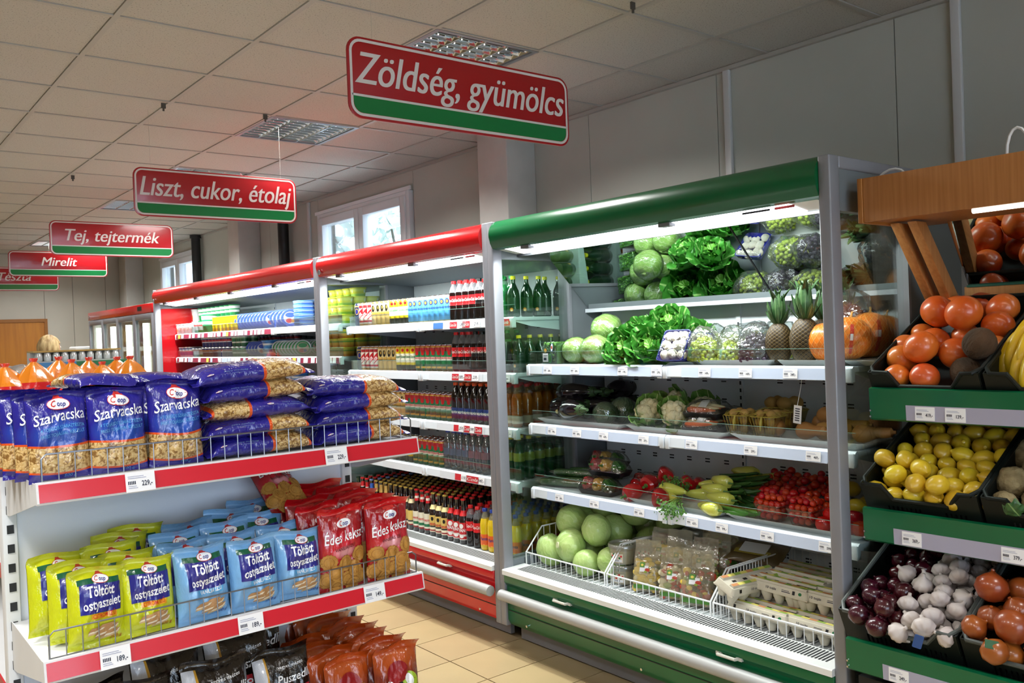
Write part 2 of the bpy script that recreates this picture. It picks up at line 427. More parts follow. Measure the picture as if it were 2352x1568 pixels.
# windows: white plastic frames, two sashes each
WF = MT('white_window_plastic', '#e8eaec', .3); GLZ = MCLEAR('window_glass', '#f4faff', .06)
def window(name, y0, y1, z0, z1):
    X = XW+.03; fr = MB()
    def ring(a, c, lo, hi, t, d0, d1):
        fr.box(d0, d1, a, a+t, lo, hi); fr.box(d0, d1, c-t, c, lo, hi); fr.box(d0, d1, a+t, c-t, hi-t, hi); fr.box(d0, d1, a+t, c-t, lo, lo+t)
    ring(y0, y1, z0, z1, .05, X-.06, X+.06)
    w_ = fr.obj(name, WF, kind='structure', bevel=.004)
    mid = (y0+y1)/2
    for a, c in ((y0+.05, mid-.005), (mid+.005, y1-.05)):
        fr = MB(); ring(a, c, z0+.04, z1-.04, .075, X-.075, X+.02)
        s_ = fr.obj('sash', WF, w_, bevel=.005)
        MB().box(X-.03, X-.024, a+.07, c-.07, z0+.11, z1-.11).obj('pane', GLZ, s_)
        MB().box(X-.098, X-.075, a+.03, a+.05, z0+.45, z0+.57).obj('handle', WF, s_, bevel=.003)
    MB().box(X-.065, X-.05, y0-.03, y1+.03, z1, z1+.03).obj('head_trim', WF, w_)
    MB().box(X-.1, X-.02, y0-.03, y1+.03, z0-.03, z0).obj('window_sill', WF, w_)
    return w_
window('window_1', *WIN[0]); window('window_2', *WIN[1])
# far wall with a wooden double door
wb = MB().box(-6, XW+.2, YB+.02, YB+.2, 0, H+.1).obj('wall_back', MT('panel_joint', '#6f6e68'), kind='structure')
xs = [-6, -4, -2.2, -.2, .8, 1.6, 2.62, 3.0, 3.45, XW]
for a, c in zip(xs, xs[1:]): MB().box(a+.0025, c-.0025, YB, YB+.03, 0, H).obj('wall_panel', MT('wall_panel_far', '#bdb9ab', .6, var=.05, vscale=2), wb)
WOODD = MT('orange_veneer', '#b3741e', .45, vcol='#a4661a', vscale=3, stretch=(8, 8, .6))
d = MB().box(.75, 2.6, YB-.045, YB-.002, 0, 1.985).obj('door_1', WOODD, kind='structure')
MB().box(.70, .75, YB-.06, YB-.001, 0, 2.03).obj('door_frame', MT('door_trim', '#8f5a1c', .5), d); MB().box(2.6, 2.64, YB-.06, YB-.001, 0, 2.03).obj('door_frame', MT('door_trim'), d)
MB().box(.75, 2.6, YB-.06, YB-.001, 1.985, 2.03).obj('door_frame', MT('door_trim'), d); MB().box(1.672, 1.678, YB-.047, YB-.04, 0, 1.985).obj('door_gap', BLACK, d)
MB().box(2.2, 2.32, YB-.08, YB-.045, 1.02, 1.045).obj('handle', CHROME, d)
# walls behind and beside the photographer
MB().box(-6.15, -6, -4.3, YB+.2, 0, H+.1).obj('wall_left', M_WALL, kind='structure')
r_ = MB(); r_.box(-6, XW+.15, -4.35, -4.2, 0, .45); r_.box(-6, XW+.15, -4.35, -4.2, 2.75, H+.1); r_.box(-6, -2.6, -4.35, -4.2, .45, 2.75); r_.box(1.8, XW+.15, -4.35, -4.2, .45, 2.75)
r_.obj('wall_front', M_WALL, kind='structure')
fr = MB()
for x in (-2.6, -1.15, .3, 1.74): fr.box(x, x+.06, -4.3, -4.22, .45, 2.75)
fr.box(-2.6, 1.8, -4.3, -4.22, .45, .51); fr.box(-2.6, 1.8, -4.3, -4.22, 2.69, 2.75)
o = fr.obj('window_3', WF, kind='structure'); MB().box(-2.6, 1.8, -4.27, -4.26, .45, 2.75).obj('pane', GLZ, o)
# the trees seen through the near window
tg = MT('frosted_leaves', '#e6efe8', .8, vcol='#b9ccc0', vscale=6); lf = MB(); rr = random.Random(5)
for k in range(1000):
    c = Vector((7.5+rr.uniform(-.8, .8), 12.0+rr.uniform(-3.2, 2.2), 3.4+rr.gauss(0, .9))); a = Vector((rr.uniform(-1, 1), rr.uniform(-1, 1), rr.uniform(-1, 1))).normalized(); t = a.orthogonal().normalized()*.11; a *= .16
    lf.tri([c-t, c-a, c+t, c+a], [(0, 1, 2, 3)])
for k in range(14):
    p = Vector((7.5, 12+rr.uniform(-.1, .1), 1.6)); e = p+Vector((rr.uniform(-.8, .8), rr.uniform(-2.5, 2), rr.uniform(.8, 2.6))); lf.tube([p, (p+e)/2+Vector((0, 0, .2)), e], [.05, .03, .01], 5, 1)
lf.tube([(7.5, 12, -.2), (7.5, 12, 2.4)], [.14, .08], 8, 1)
lf.obj('tree', [tg, MT('tree_bark', '#7d766a', .9)], label='pale tree outside seen through the near window', cat='tree')
MB().box(XW+.2, 30, -10, 40, -.3, -.2).obj('ground', MT('ground_outside', '#8b8f86', .9), kind='structure')
# ------------------------------------------------------------------ ceiling louvre lamps
LV = MT('louvre_mirror', '#dfe3e6', .12, 1.0); LH = MT('lamp_housing_white', '#e4e6e8', .3)
hm = MB(); hm.box(.012, .588, .012, .588, .08, .085); hm.box(.012, .018, .012, .588, 0, .08); hm.box(.582, .588, .012, .588, 0, .08); hm.box(.012, .588, .012, .018, 0, .08); hm.box(.012, .588, .582, .588, 0, .08)
hm = hm.mesh('housing', LH)
fm_ = MB(); fm_.box(0, .6, 0, .022, -.004, .002); fm_.box(0, .6, .578, .6, -.004, .002); fm_.box(0, .022, .022, .578, -.004, .002); fm_.box(.578, .6, .022, .578, -.004, .002); fm_ = fm_.mesh('frame', STEEL)
lg = MB()     # one long V-shaped reflector
def vr(u, v): a = (u-.5)*2; return (.0+.022*a*(1-.55*v), 0, 0)
lg.prism([(-.004, 0), (.004, 0), (.03, .05), (-.03, .05)], .02, .58, 'y'); lg = lg.mesh('reflector', LV)
cr = MB()     # a cross blade, curved profile
for k in range(4):
    x0 = .03+.135*k+.004; x1 = x0+.127
    cr.grid(lambda u, v: (x0+(x1-x0)*u, -.008+.008*abs(1-2*v)**1.5*(1 if v > .5 else -1)*(1 if v > .5 else 1)+.008*v, .045*(1-(1-2*v)**2)*.4+.012), 1, 4)
    cr.prism([(-.003, .002), (.003, .002), (.012, .042), (-.012, .042)], x0, x1, 'x')
cr = cr.mesh('louvre_blade', LV)
tb = MB().tube([(0, .03, 0), (0, .57, 0)], .013, 10).mesh('tube', MEMIT('lamp_tube_glow', '#fff6ea', 3.5))
LNAME = {-1: 'square louvre lamp in the ceiling behind the vegetables and fruit sign', 2: 'square louvre lamp in the ceiling second from the vegetables sign', 5: 'square louvre lamp hidden above the flour sign', 8: 'square louvre lamp peeking out beside the flour sign', 11: 'square louvre lamp above the milk sign, far back', 14: 'farthest square louvre lamp by the freezer', -4: 'square louvre lamp over the produce stand'}
for (i, j) in LIGHT_TILES:
    t = E('ceiling_light', LNAME[j], 'ceiling light', (XG+TS*i, YG+TS*j, H))
    O('housing', hm, t); O('frame', fm_, t)
    for k in range(5): O('reflector', lg, t, (.03+.135*k, 0, 0))
    for k in range(9): O('louvre_blade', cr, t, (0, .055+.061*k, 0))
    for k in range(4): O('tube', tb, t, (.0975+.135*k, 0, .062))
# ------------------------------------------------------------------ hanging aisle signs
SR = MT('sign_red', '#a50f19', .3, coat=.3); SG = MT('sign_green', '#0a763b', .3, coat=.3); SWH = MT('sign_white', '#dcd6d2', .35)
def ringp(w, h, r, t):
    a = rrect(w, h, r); c = rrect(w-2*t, h-2*t, max(r-t, .002)); n = len(a)
    return (a+c, [(i, (i+1) % n, n+(i+1) % n, n+i) for i in range(n)])
def sign(text, x0, x1, y, z0, z1, desc, tw, rot=0, tx=0):
    w, h = x1-x0, z1-z0; t = E('aisle_sign', desc, 'sign', ((x0+x1)/2, y, (z0+z1)/2), (0, 0, rot))
    MB().prism(rrect(w, h, .05), -.004, .004, 'y').obj('board', SR, t, bevel=.001)
    V, F = ringp(w-.016, h-.016, .044, .0095)
    gz = -h/2+.078*h/.277
    inner = [p for p in rrect(w-.05, h-.05, .034)]
    low = [(x, min(y_, gz-.004)) for x, y_ in inner if y_ < 0]
    L = [(V, F, 0, .0012), RECT(-w/2+.014, w/2-.014, gz-.004, gz+.004, 0, off=.0012)]
    low = [(w/2-.0185, gz-.004), (-w/2+.0185, gz-.004)] + [p for p in rrect(w-.037, h-.037, .036) if p[1] < -.0 and p[1] < gz-.004 and p[0] < 0][::1] + [p for p in rrect(w-.037, h-.037, .036) if p[1] < gz-.004 and p[0] > 0]
    L.append(POLY(low, 1, .0009))
    O('printed_border', print_mesh('printed_border', L, FLATY(-.004), [SWH, SG]), t)
    em = .205*h/.277*(.76 if tw > .8 else .66)
    O('lettering', print_mesh('lettering', [T(text, tx+q*.0021, gz+.042*h/.277, em, 0, tw*w, 0, .26, off=.0014+.0001*q, res=6) for q in (-1, 0, 1)], FLATY(-.004), [SWH]), t)
    for s in (-1, 1):
        MB().tube([(s*w*.4, 0, h/2), (s*w*.4, 0, H-(z0+z1)/2-.003)], .0006, 4).obj('hanging_wire', MT('clear_line', '#b9b7b0', .3), t)
sign('Zöldség, gyümölcs', 1.425, 2.425, 2.6, 2.322, 2.598, 'red and green hanging sign reading Zöldség, gyümölcs, nearest of the row', .945)
sign('Liszt, cukor, étolaj', 1.458, 2.455, 5.22, 2.33, 2.612, 'red and green hanging sign reading Liszt, cukor, étolaj', .93)
sign('Tej, tejtermék', 1.55, 2.548, 7.97, 2.362, 2.652, 'red and green hanging sign reading Tej, tejtermék', .76)
sign('Mirelit', 1.67, 2.67, 10.7, 2.39, 2.67, 'red and green hanging sign reading Mirelit', .36, tx=.0)
sign('Tészta', 1.49, 2.49, 12.35, 2.335, 2.63, 'red and green hanging sign reading Tészta, farthest and half hidden', .36)
# ================================================================== REFRIGERATED WALL CASES
def wobj(b, name, mats, parent, bevel=0, **k):
    """link a mesh built in world coordinates as a part of a thing whose Empty stands elsewhere"""
    L = parent.location if parent.parent is None else parent.parent.location
    b.v = [(x-L.x, y-L.y, z-L.z) for x, y, z in b.v]
    o = b.obj(name, mats, parent, bevel=bevel, **k)
    return o
XF = 2.68
INNER = MT('case_inner_white', '#dfe6ea', .45, var=.03); INNERG = MT('case_inner_grey', '#6c7378', .5); SLOT = MT('slot_dark', '#23262a', .7)
RAILW = MT('rail_white', '#d9e0e8', .35); STRIP = MT('price_strip_blue', '#c6d3ea', .35)
TUBE = MEMIT('fluorescent_tube', '#f4f6ff', 5.0); REFL = MT('lamp_reflector', '#f3f5f4', .3)
GLASS = MCLEAR('case_glass', '#f5faf7', .045, .02); RISER = MCLEAR('riser_glass', '#fafdfc', .03, .02); GEDGE = MT('glass_edge', '#7fa79a', .2)
MIRROR = MT('mirror_glass', '#dfe8e6', .015, 1.0)
def tagmesh(txt, w=.06, h=.032, big=False):
    k = ('tag', txt, w)
    if k in _tc: return _tc[k]
    b = MB().box(-.0012, 0, -w/2, w/2, -h/2, h/2).mesh('price_tag', PAPER)
    lay = [T(txt, w*.22, -h*.22, h*.36, 0, w*.36, .018, off=.0008)]+[RECT(-w*.42+w*.055*q, -w*.42+w*.055*q+w*.035, -h*.12, h*.05, 0, off=.0006) for q in range(5)]+[RECT(-w*.42, w*.12, h*.27, h*.295, 1, off=.0006), RECT(-w*.42, w*.2, h*.18, h*.205, 1, off=.0006), RECT(-w*.42, -w*.14, -h*.22, -h*.195, 1, off=.0006), RECT(-w*.42, -w*.1, -h*.31, -h*.285, 1, off=.0006)]
    p = print_mesh('printed_price', lay, FLATX(-.0012), [INK, MT('faint_ink', '#8f93b4', .6)]); _tc[k] = (b, p); return _tc[k]
def put_tag(txt, loc, parent, w=.06, h=.032, rot=(0, 0, 0), label=None):
    b, p = tagmesh(txt, w, h); o = O('price_tag', b, parent, loc, rot); O('printed_price', p, o); return o
def endpanel(case, a, c, fill=None, name='end_panel', solid=None):
    b = MB(); b.box(XF, XF+.062, a, c, .095, 2.14); b.box(XF+.062, 3.64, a, c, 2.095, 2.14)
    o = wobj(b, name, GREYP, case, bevel=.006)
    b = MB(); e = .004
    b.box(XF+.062, 3.64, a+e, c-e, 1.952, 2.095); b.box(3.2, 3.64, a+e, c-e, .42, 1.952); b.box(XF+.062, 3.64, a+e, c-e, .1, .42)
    wobj(b, 'side_fill', solid or INNERG, o)
    mid = (a+c)/2
    b = MB().box(XF+.055, 3.21, mid-.003, mid+.003, .41, 1.96)
    if fill: wobj(b, 'side_sheet', fill, o)
    else:
        wobj(b, 'side_glass', GLASS, o)
        b = MB(); b.box(3.195, 3.212, a, c, .42, 1.952); wobj(b, 'glass_trim', GREYP, o)
    return o
def case(name, label, y0, y1, paint, ends, shelves, bays, mirror=False, emblem=True, riser=True):
    """y0<y1: inner span.  shelves: list of z ; bays: y break points"""
    t = E(name, label, 'refrigerated case', (3.1, (y0+y1)/2, 0))
    for (a, c, fl) in ends: endpanel(t, a, c, fl)
    wobj(MB().box(3.46, 3.64, y0, y1, .1, 2.12).box(2.8, 3.46, y0, y1, 2.09, 2.12), 'carcass', INNERG, t)
    # kick plate, base, sill, grille, bumper
    wobj(MB().box(2.775, 2.80, y0, y1, .012, .115), 'kick_plate', MT('kick_grey', '#77777a', .4, .3), t)
    wobj(MB().prism([(2.80, .10), (2.708, .10), (2.692, .13), (2.692, .30), (2.674, .322), (2.674, .362), (2.80, .362)], y0, y1), 'base_panel', paint, t, bevel=.003)
    wobj(MB().box(2.69, 2.6935, y0+.01, y1-.01, .176, .18), 'panel_joint', MT('joint_dark', '#101512', .6), t)
    for k in range(3): wobj(MB().tube([(2.688, y0+.15+k*(y1-y0-.3)/2, .128), (2.693, y0+.15+k*(y1-y0-.3)/2, .128)], .006, 8), 'screw', CHROME, t)
    wobj(MB().prism([(2.664, .362), (2.664, .384), (2.668, .388), (2.812, .390), (2.812, .362)], y0, y1), 'sill', WHITE, t)
    g = MB(); n = int((y1-y0-.1)/.0142); sl = .0
    def zs(x): return .3885+(x-2.672)*.0139
    for k in range(n):
        y = y0+.05+k*.0142; i0 = len(g.v)
        for x, yy in ((2.714, y), (2.803, y), (2.803, y+.0068), (2.714, y+.0068)): g.v.append((x, yy, zs(x)+.0008))
        g.face((i0, i0+1, i0+2, i0+3))
    wobj(g, 'air_grille', SLOT, t, kind='stuff')
    wobj(MB().tube([(2.652, y0-.0, .262), (2.652, y1+.0, .262)], .027, 14).box(2.66, 2.694, y0+.05, y1-.05, .25, .274), 'bumper_bar', MT('bumper_white', '#a9aaa9', .5, .2, var=.08, vscale=6, stretch=(1, .2, 1)), t)
    for f in (.24, .76):
        y = y0+(y1-y0)*f
        wobj(MB().tube([(2.682, y-.045, .316), (2.655, y-.04, .318), (2.655, y+.04, .318), (2.682, y+.045, .316)], .0065, 8).box(2.67, 2.69, y-.06, y-.035, .31, .322).box(2.67, 2.69, y+.035, y+.06, .31, .322), 'pull_handle', MT('handle_cream', '#c6c4ba', .4), t)
    wobj(MB().box(2.812, 3.44, y0, y1, .34, .372), 'deck', MT('deck_white', '#b9bfc2', .4), t)
    # canopy, lamp
    cp = [(2.83, 2.145), (2.735, 2.146)]+[(2.735-.075*math.sin(a), 2.071+.075*math.cos(a)) for a in (math.radians(q) for q in range(15, 115, 14))]+[(2.668, 2.03), (2.682, 2.004), (2.71, 1.998), (2.83, 2.0)]
    c_ = MB(); i0 = 0
    c_.prism(cp, y0-.001, y1+.001, 'y', smooth=True); wobj(c_, 'canopy', paint, t)
    if emblem: wobj(MB().tube([(2.659, y1-.05, 2.03), (2.654, y1-.05, 2.03)], .017, 16), 'round_badge', STEEL, t)
    wobj(MB().prism([(2.712, 2.0), (2.842, 1.979), (2.848, 1.979), (2.848, 2.09), (2.712, 2.09)], y0+.03, y1-.002), 'lamp_housing', REFL, t)
    wobj(MB().prism([(2.714, 1.9975), (2.836, 1.9775), (2.836, 1.981), (2.714, 2.001)], y0+.14, y1-.06), 'light_diffuser', TUBE, t)
    wobj(MB().box(2.838, 2.85, y0+.03, y1-.002, 1.966, 1.985), 'housing_trim', MT('trim_dark', '#3a3d40', .4), t)
    nt = max(1, round((y1-y0)/1.85)); seg = (y1-y0-.12)/nt
    for k in range(nt):
        a = y0+.06+seg*k
        area('case_lamp', (2.775, a+seg/2, 1.972), (0, math.radians(-12), 0), .08, seg-.05, CASE_W*seg, (.93, 1.0, .97), 175)
        for f in (.1, .62):
            wobj(MB().box(2.70, 2.735, a+seg*(1-f)-.03, a+seg*(1-f)+.03, 1.984, 1.999), 'tube_clip', MT('clip_grey', '#6d7074', .4), t)
    wobj(MB().box(2.72, 2.722, y0+.22, y0+.34, 1.985, 1.992).box(2.72, 2.724, y0+.12, y0+.2, 1.985, 1.9935, 1), 'switch_label', [BLACK, MT('switch_red', '#b23a3a', .5)], t)
    # back panels with slots, uprights
    zt = 1.69 if mirror else 1.99
    for a, c in zip(bays, bays[1:]):
        wobj(MB().box(3.43, 3.46, a+.004, c-.004, .4, zt), 'back_panel', INNER, t)
    s = MB()
    for iz in range(int((zt-.5)/.1)):
        for a, c in zip(bays, bays[1:]):
            n = int((c-a-.1)/.115)
            for k in range(n):
                y = a+.09+k*.115
                for dz in (0, .014): s.box(3.4285, 3.431, y, y+.028, .5+iz*.1+dz, .506+iz*.1+dz)
    wobj(s, 'back_slots', SLOT, t, kind='stuff')
    for y in bays[1:-1]:
        u = MB().box(3.42, 3.432, y-.012, y+.012, .4, zt); wobj(u, 'upright', INNER, t)
        u = MB()
        for k in range(int((zt-.5)/.035)): u.box(3.418, 3.4205, y-.004, y+.004, .45+k*.035, .467+k*.035)
        wobj(u, 'upright_slots', SLOT, t, kind='stuff')
    if mirror:
        def mp(s_, off=0): x = 3.335-.31*s_; z = 1.693+.305*s_; return (x-off*.7, z-off*.7)
        cut = [(y0, 2.28), (2.28, y1)]
        for a, c in cut:
            p0, p1 = mp(0), mp(1)
            wobj(MB().prism([p0, p1, (p1[0]+.006, p1[1]+.006), (p0[0]+.006, p0[1]+.006)], a+.0015, c-.0015), 'mirror', MIRROR, t)
        p0, p1 = mp(0, .001), mp(1, .001)
        wobj(MB().prism([p0, p1, (p1[0]-.002, p1[1]-.002), (p0[0]-.002, p0[1]-.002)], 2.2775, 2.2825), 'mirror_joint', SLOT, t)
        wobj(MB().box(3.31, 3.43, y0, y1, 1.672, 1.692), 'mirror_rail', RAILW, t)
    else:
        wobj(MB().prism([(2.842, 1.99), (3.43, 1.94), (3.43, 2.09), (2.842, 2.09)], y0, y1), 'duct', INNERG, t)
    # shelves
    for z, lift in shelves:
        for a, c in zip(bays, bays[1:]):
            sh = wobj(MB().box(2.892, 3.425, a+.004, c-.004, z-.02, z), 'shelf', RAILW, t, bevel=.002)
            wobj(MB().prism([(2.882, z+.002), (2.872, z-.006), (2.868, z-.046), (2.874, z-.05), (2.892, z-.03), (2.892, z+.002)], a+.003, c-.003), 'price_rail', RAILW, sh)
            if riser:
                wobj(MB().box(2.892, 2.895, a+.01, c-.01, z, z+.066), 'riser_glass', RISER, sh)
                wobj(MB().box(2.8915, 2.8955, a+.01, c-.01, z+.066, z+.0675), 'riser_edge', GEDGE, sh)
            for y in (a+.012, c-.012):
                wobj(MB().prism([(2.875, z-.02), (3.0, z-.05), (3.2, z-.075), (3.425, z-.1), (3.425, z-.02)], y-.0015, y+.0015), 'bracket', RAILW, sh)
            for y in (a+.016, c-.016): wobj(MB().box(2.866, 2.895, y-.012, y+.012, z-.056, z-.004), 'rail_end', RAILW, sh, bevel=.003)
    return t
CASE_W = 13
green_case = case('produce_case', 'open refrigerated produce case with green canopy, green base and sloping mirror', 1.645, 3.468, GREEN,
    [(1.60, 1.645, None), (3.468, 3.511, None)], [(1.41, 0), (1.105, 0), (.775, 0)], [1.65, 2.54, 3.464], mirror=True, emblem=False)
red_case = case('drinks_case', 'open refrigerated drinks case with red canopy and red base next to the green case', 3.555, 5.395, RED,
    [(3.5115, 3.555, None), (5.395, 5.438, None)], [(1.66, 0), (1.362, 0), (1.068, 0), (.785, 0)], [3.558, 4.47, 5.392])
dairy_case = case('dairy_case', 'long open refrigerated dairy case with red canopy beyond the drinks case', 5.482, 9.04, RED,
    [(5.4385, 5.482, None), (9.04, 9.085, MT('red_side_sheet', '#b3141c', .12, coat=.6))], [(1.688, 0), (1.455, 0), (1.2, 0), (.93, 0), (.66, 0)], [5.485, 6.63, 7.83, 9.036])
# price strips and tags on the rails.  z of the rail middle = shelf z - .026
def strip(parent, z, ya, yb, mat=STRIP):
    wobj(MB().prism([(2.8675, z-.048), (2.8715, z-.006), (2.8705, z-.006), (2.8655, z-.048)], ya, yb), 'price_strip', mat, parent)
def tags(parent, z, items):
    for px, txt in items:
        y = ycol(px, 2.866, z-.025); put_tag(txt, (2.8665-parent.location.x, y-parent.location.y, z-.026-parent.location.z), parent, .062, .036, (0, math.radians(6), 0))
for z, segs, items in (
    (1.41, ((1245, 1520), (1565, 1897)), ((1258, '299,-'), (1320, '399,-'), (1430, '199,-'), (1508, '279,-'), (1618, '1499,-'), (1712, '1499,-'), (1815, '349,-'))),
    (1.105, ((1253, 1510), (1572, 1900)), ((1268, '749,-'), (1325, '899,-'), (1386, '629,-'), (1478, '379,-'), (1588, '199,-'), (1724, '299,-'), (1868, '469,-'))),
    (.775, ((1256, 1510), (1574, 1900)), ((1285, '599,-'), (1365, '929,-'), (1468, '699,-'), (1590, '629,-'), (1658, '99,-'), (1762, '1499,-'), (1898, '599,-')))):
    for a, c in segs: strip(green_case, z, ycol(c, 2.867, z-.025), ycol(a, 2.867, z-.025))
    tags(green_case, z, items)
CARD_R = MT('red_card', '#c31f2c', .4)
def cardset(parent, z, items, h=.036):
    for px, wd, mt, tx in items:
        y = max(3.65, ycol(px, 2.866, z-.025)); L = parent.location
        o = O('shelf_card', MB().box(-.0012, 0, -wd/2, wd/2, -h/2, h/2).mesh('shelf_card', mt), parent, (2.8665-L.x, y-L.y, z-.026-L.z), (0, math.radians(6), 0))
        if tx: O('printed_word', print_mesh('printed_word', [T(tx, 0, -.008, .026, 0, wd*.85, .01, .4, off=.0008)], FLATX(-.0012), [SWH if mt is CARD_R else INK]), o)
for z, segs, cs in ((1.66, ((812, 950), (965, 1104)), ((1006, .10, MT('blue_card', '#3d6aa8', .4), None), (1041, .07, CARD_R, 'Coca-Cola'), (1062, .06, PAPER, '189,-'), (1070, .07, CARD_R, 'Coca-Cola'), (1095, .06, PAPER, '219,-'), (1150, .16, CARD_R, 'Coca-Cola'))),
    (1.362, ((820, 960), (985, 1108)), ((1046, .07, CARD_R, 'Coca-Cola'), (1060, .06, PAPER, '189,-'), (1074, .07, CARD_R, 'Coca-Cola'), (1092, .06, PAPER, '239,-'), (1150, .16, PAPER, '199,-'))),
    (1.068, ((925, 960), (1003, 1112)), ((1048, .05, CARD_R, None), (1060, .06, PAPER, '259,-'), (1072, .06, CARD_R, 'Cola'), (1085, .06, PAPER, '199,-'), (1098, .07, CARD_R, 'Cola'), (1148, .08, CARD_R, 'Cola'), (1168, .1, PAPER, '289,-'))),
    (.785, ((880, 975), (1010, 1115)), ((1052, .06, CARD_R, None), (1066, .06, PAPER, '119,-'), (1085, .12, CARD_R, 'Cola'), (1105, .06, PAPER, '149,-'), (1162, .08, CARD_R, 'Cola')))):
    for a, c in segs: strip(red_case, z, ycol(c, 2.867, z-.025), ycol(a, 2.867, z-.025), MT('strip_grey', '#cfd3da', .35))
    cardset(red_case, z, cs)
MARO = MT('strip_maroon', '#8e2440', .4); YEL = MT('yellow_card', '#e6d65a', .5)
for z in (1.688, 1.455, 1.2):
    strip(dairy_case, z, 6.65 if z > 1.6 else 5.5, 9.0, MARO)
    rr = random.Random(int(z*1000)); y = 8.9; it = 0
    while y > (6.7 if z > 1.6 else 5.55):
        w_ = rr.choice((.05, .06, .07)); o = O('price_tag', MB().box(-.0012, 0, -w_/2, w_/2, -.019, .019).mesh('price_tag', rr.choice((PAPER, PAPER, YEL, PAPER, STRIP))), dairy_case, (2.866-3.1, y-dairy_case.location.y, z-.026), (0, math.radians(6), 0))
        y -= rr.choice((.07, .1, .16, .22)) if y > 8 else rr.choice((.07, .08, .12)); it += 1
# ------------------------------------------------------------------ upright freezer with four glass doors
def freezer():
    y0, y1, X = 9.2, 11.83, 2.70; t = E('glass_door_freezer', 'tall freezer with red header and four lit glass doors at the far end', 'freezer', (3.05, (y0+y1)/2, 0))
    wobj(MB().box(X+.04, 3.45, y0, y0+.05, 0, 2.0).box(X+.04, 3.45, y1-.05, y1, 0, 2.0).box(3.38, 3.45, y0+.05, y1-.05, 0, 2.0).box(X+.04, 3.38, y0+.05, y1-.05, 1.9, 2.0).box(X+.04, 3.38, y0+.05, y1-.05, 0, .28), 'carcass', MT('freezer_inner', '#d7dedd', .4), t)
    wobj(MB().box(X, X+.06, y0, y1, 1.925, 2.022), 'header', RED, t, bevel=.004)
    wobj(MB().box(X-.002, X, y0+.35, y0+.5, 1.955, 2.0), 'display', BLACK, t); wobj(MB().tube([(X-.001, y1-.06, 1.965), (X-.004, y1-.06, 1.965)], .02, 12), 'round_badge', STEEL, t)
    wobj(MB().box(X, X+.06, y0, y1, .02, .28), 'base_panel', RED, t)
    n = 4; w_ = (y1-y0)/n; rr = random.Random(3)
    lamp = MEMIT('freezer_lamp', '#f3fbf4', 9.0); bagc = [MT('frozen_bag_%s' % c, h, .35) for c, h in (('green', '#4f7d3a'), ('orange', '#c9692a'), ('blue', '#3d5aa0'), ('white', '#d8d8d0'), ('cream', '#c7b487'))]
    for k in range(n):
        a = y0+k*w_; d = MB(); e = .045
        d.box(X, X+.04, a+.004, a+e, .29, 1.92); d.box(X, X+.04, a+w_-e, a+w_-.004, .29, 1.92); d.box(X, X+.04, a+e, a+w_-e, 1.86, 1.92); d.box(X, X+.04, a+e, a+w_-e, .29, .36)
        o = wobj(d, 'door', GREYP, t, bevel=.004)
        wobj(MB().box(X+.015, X+.02, a+e, a+w_-e, .36, 1.86), 'door_glass', GLASS, o)
        wobj(MB().tube([(X-.005, a+w_-.06, .9), (X-.03, a+w_-.06, .92), (X-.03, a+w_-.06, 1.3), (X-.005, a+w_-.06, 1.32)], .01, 6), 'door_handle', STEEL, o)
        wobj(MB().tube([(X+.1, a+w_-.07, .4), (X+.1, a+w_-.07, 1.83)], .03, 8), 'lamp_tube', lamp, t)
        for z in (.62, .95, 1.27, 1.58):
            wobj(MB().box(X+.16, 3.37, a+.03, a+w_-.1, z-.05, z), 'shelf', WHITE, t)
            for q in range(4):
                bx = E('frozen_pack', 'frozen food pack behind the %s freezer door, %s shelf up, %s along' % (od(k), od(int(z/.33)-1), od(q)), 'frozen food', (X+.24, a+.125+q*.112, z+.001), (0, 0, 0), 'frozen packs behind the glass doors')
                O('pack', FPACK, bx, None, None, (1, 1, rr.uniform(.85, 1.05))).data.materials; bx.children[0].material_slots[0].link = 'OBJECT'; bx.children[0].material_slots[0].material = rr.choice(bagc)
    return t
_fp = MB()
def _fpf(u, v):
    a = 2*PI*u; s = max(.04, (1-abs(2*v-1)**4))**.6; return (.045*s*math.cos(a)+.004*math.sin(9*a+5*v), .052*math.sin(a)*(.9+.1*s), .25*v)
_fp.grid(_fpf, 14, 8, wu=True); FPACK = _fp.mesh('pack', MT('frozen_bag_white', '#d8d8d0', .35))
freezer()
# ================================================================== DRINKS AND DAIRY
def VR(name, stops, rough=.3, metal=0, coat=.3, spot=None, interp='CONSTANT', objrand=0):
    """print on a can, label or tub: colour bands along v; optional dark oval (u,v,ru,rv,colour)"""
    if name in MATS: return MATS[name]
    n = NT(name); u, v = n.uv(); c = n.ramp(v, [(p, hexc(h)) for p, h in stops], interp).outputs[0]
    for sp in (spot or []):
        du = n.math('DIVIDE', n.math('SUBTRACT', n.math('FRACT', n.math('ADD', n.math('MULTIPLY', u, sp[5] if len(sp) > 5 else 1), .5)), .5 + (sp[0] if len(sp) <= 5 else 0)), sp[2]); dv = n.math('DIVIDE', n.math('SUBTRACT', v, sp[1]), sp[3])
        d = n.math('ADD', n.math('MULTIPLY', du, du), n.math('MULTIPLY', dv, dv))
        c = n.mix(n.math('LESS_THAN', d, 1.0), c, hexc(sp[4]))
    n.col(c); n.set(Roughness=rough, Metallic=metal, Coat_Weight=coat, Coat_Roughness=.1); MATS[name] = n.m; return n.m
class Kind:
    def __init__(s, make): s.make = make; s.p = None
    def __call__(s, loc, rot, label, group=None, scale=None):
        if s.p is None:
            s.p = s.make(); o = s.p; o.location = loc; o.rotation_euler = rot; o['label'] = label
            if group: o['group'] = group
            if scale: o.scale = (scale,)*3 if not isinstance(scale, (tuple, list)) else scale
            return o
        return copy_tree(s.p, loc, rot, label, group or s.p.get('group'), scale)
SILV = MT('can_silver', '#c9ccd0', .25, 1.0)
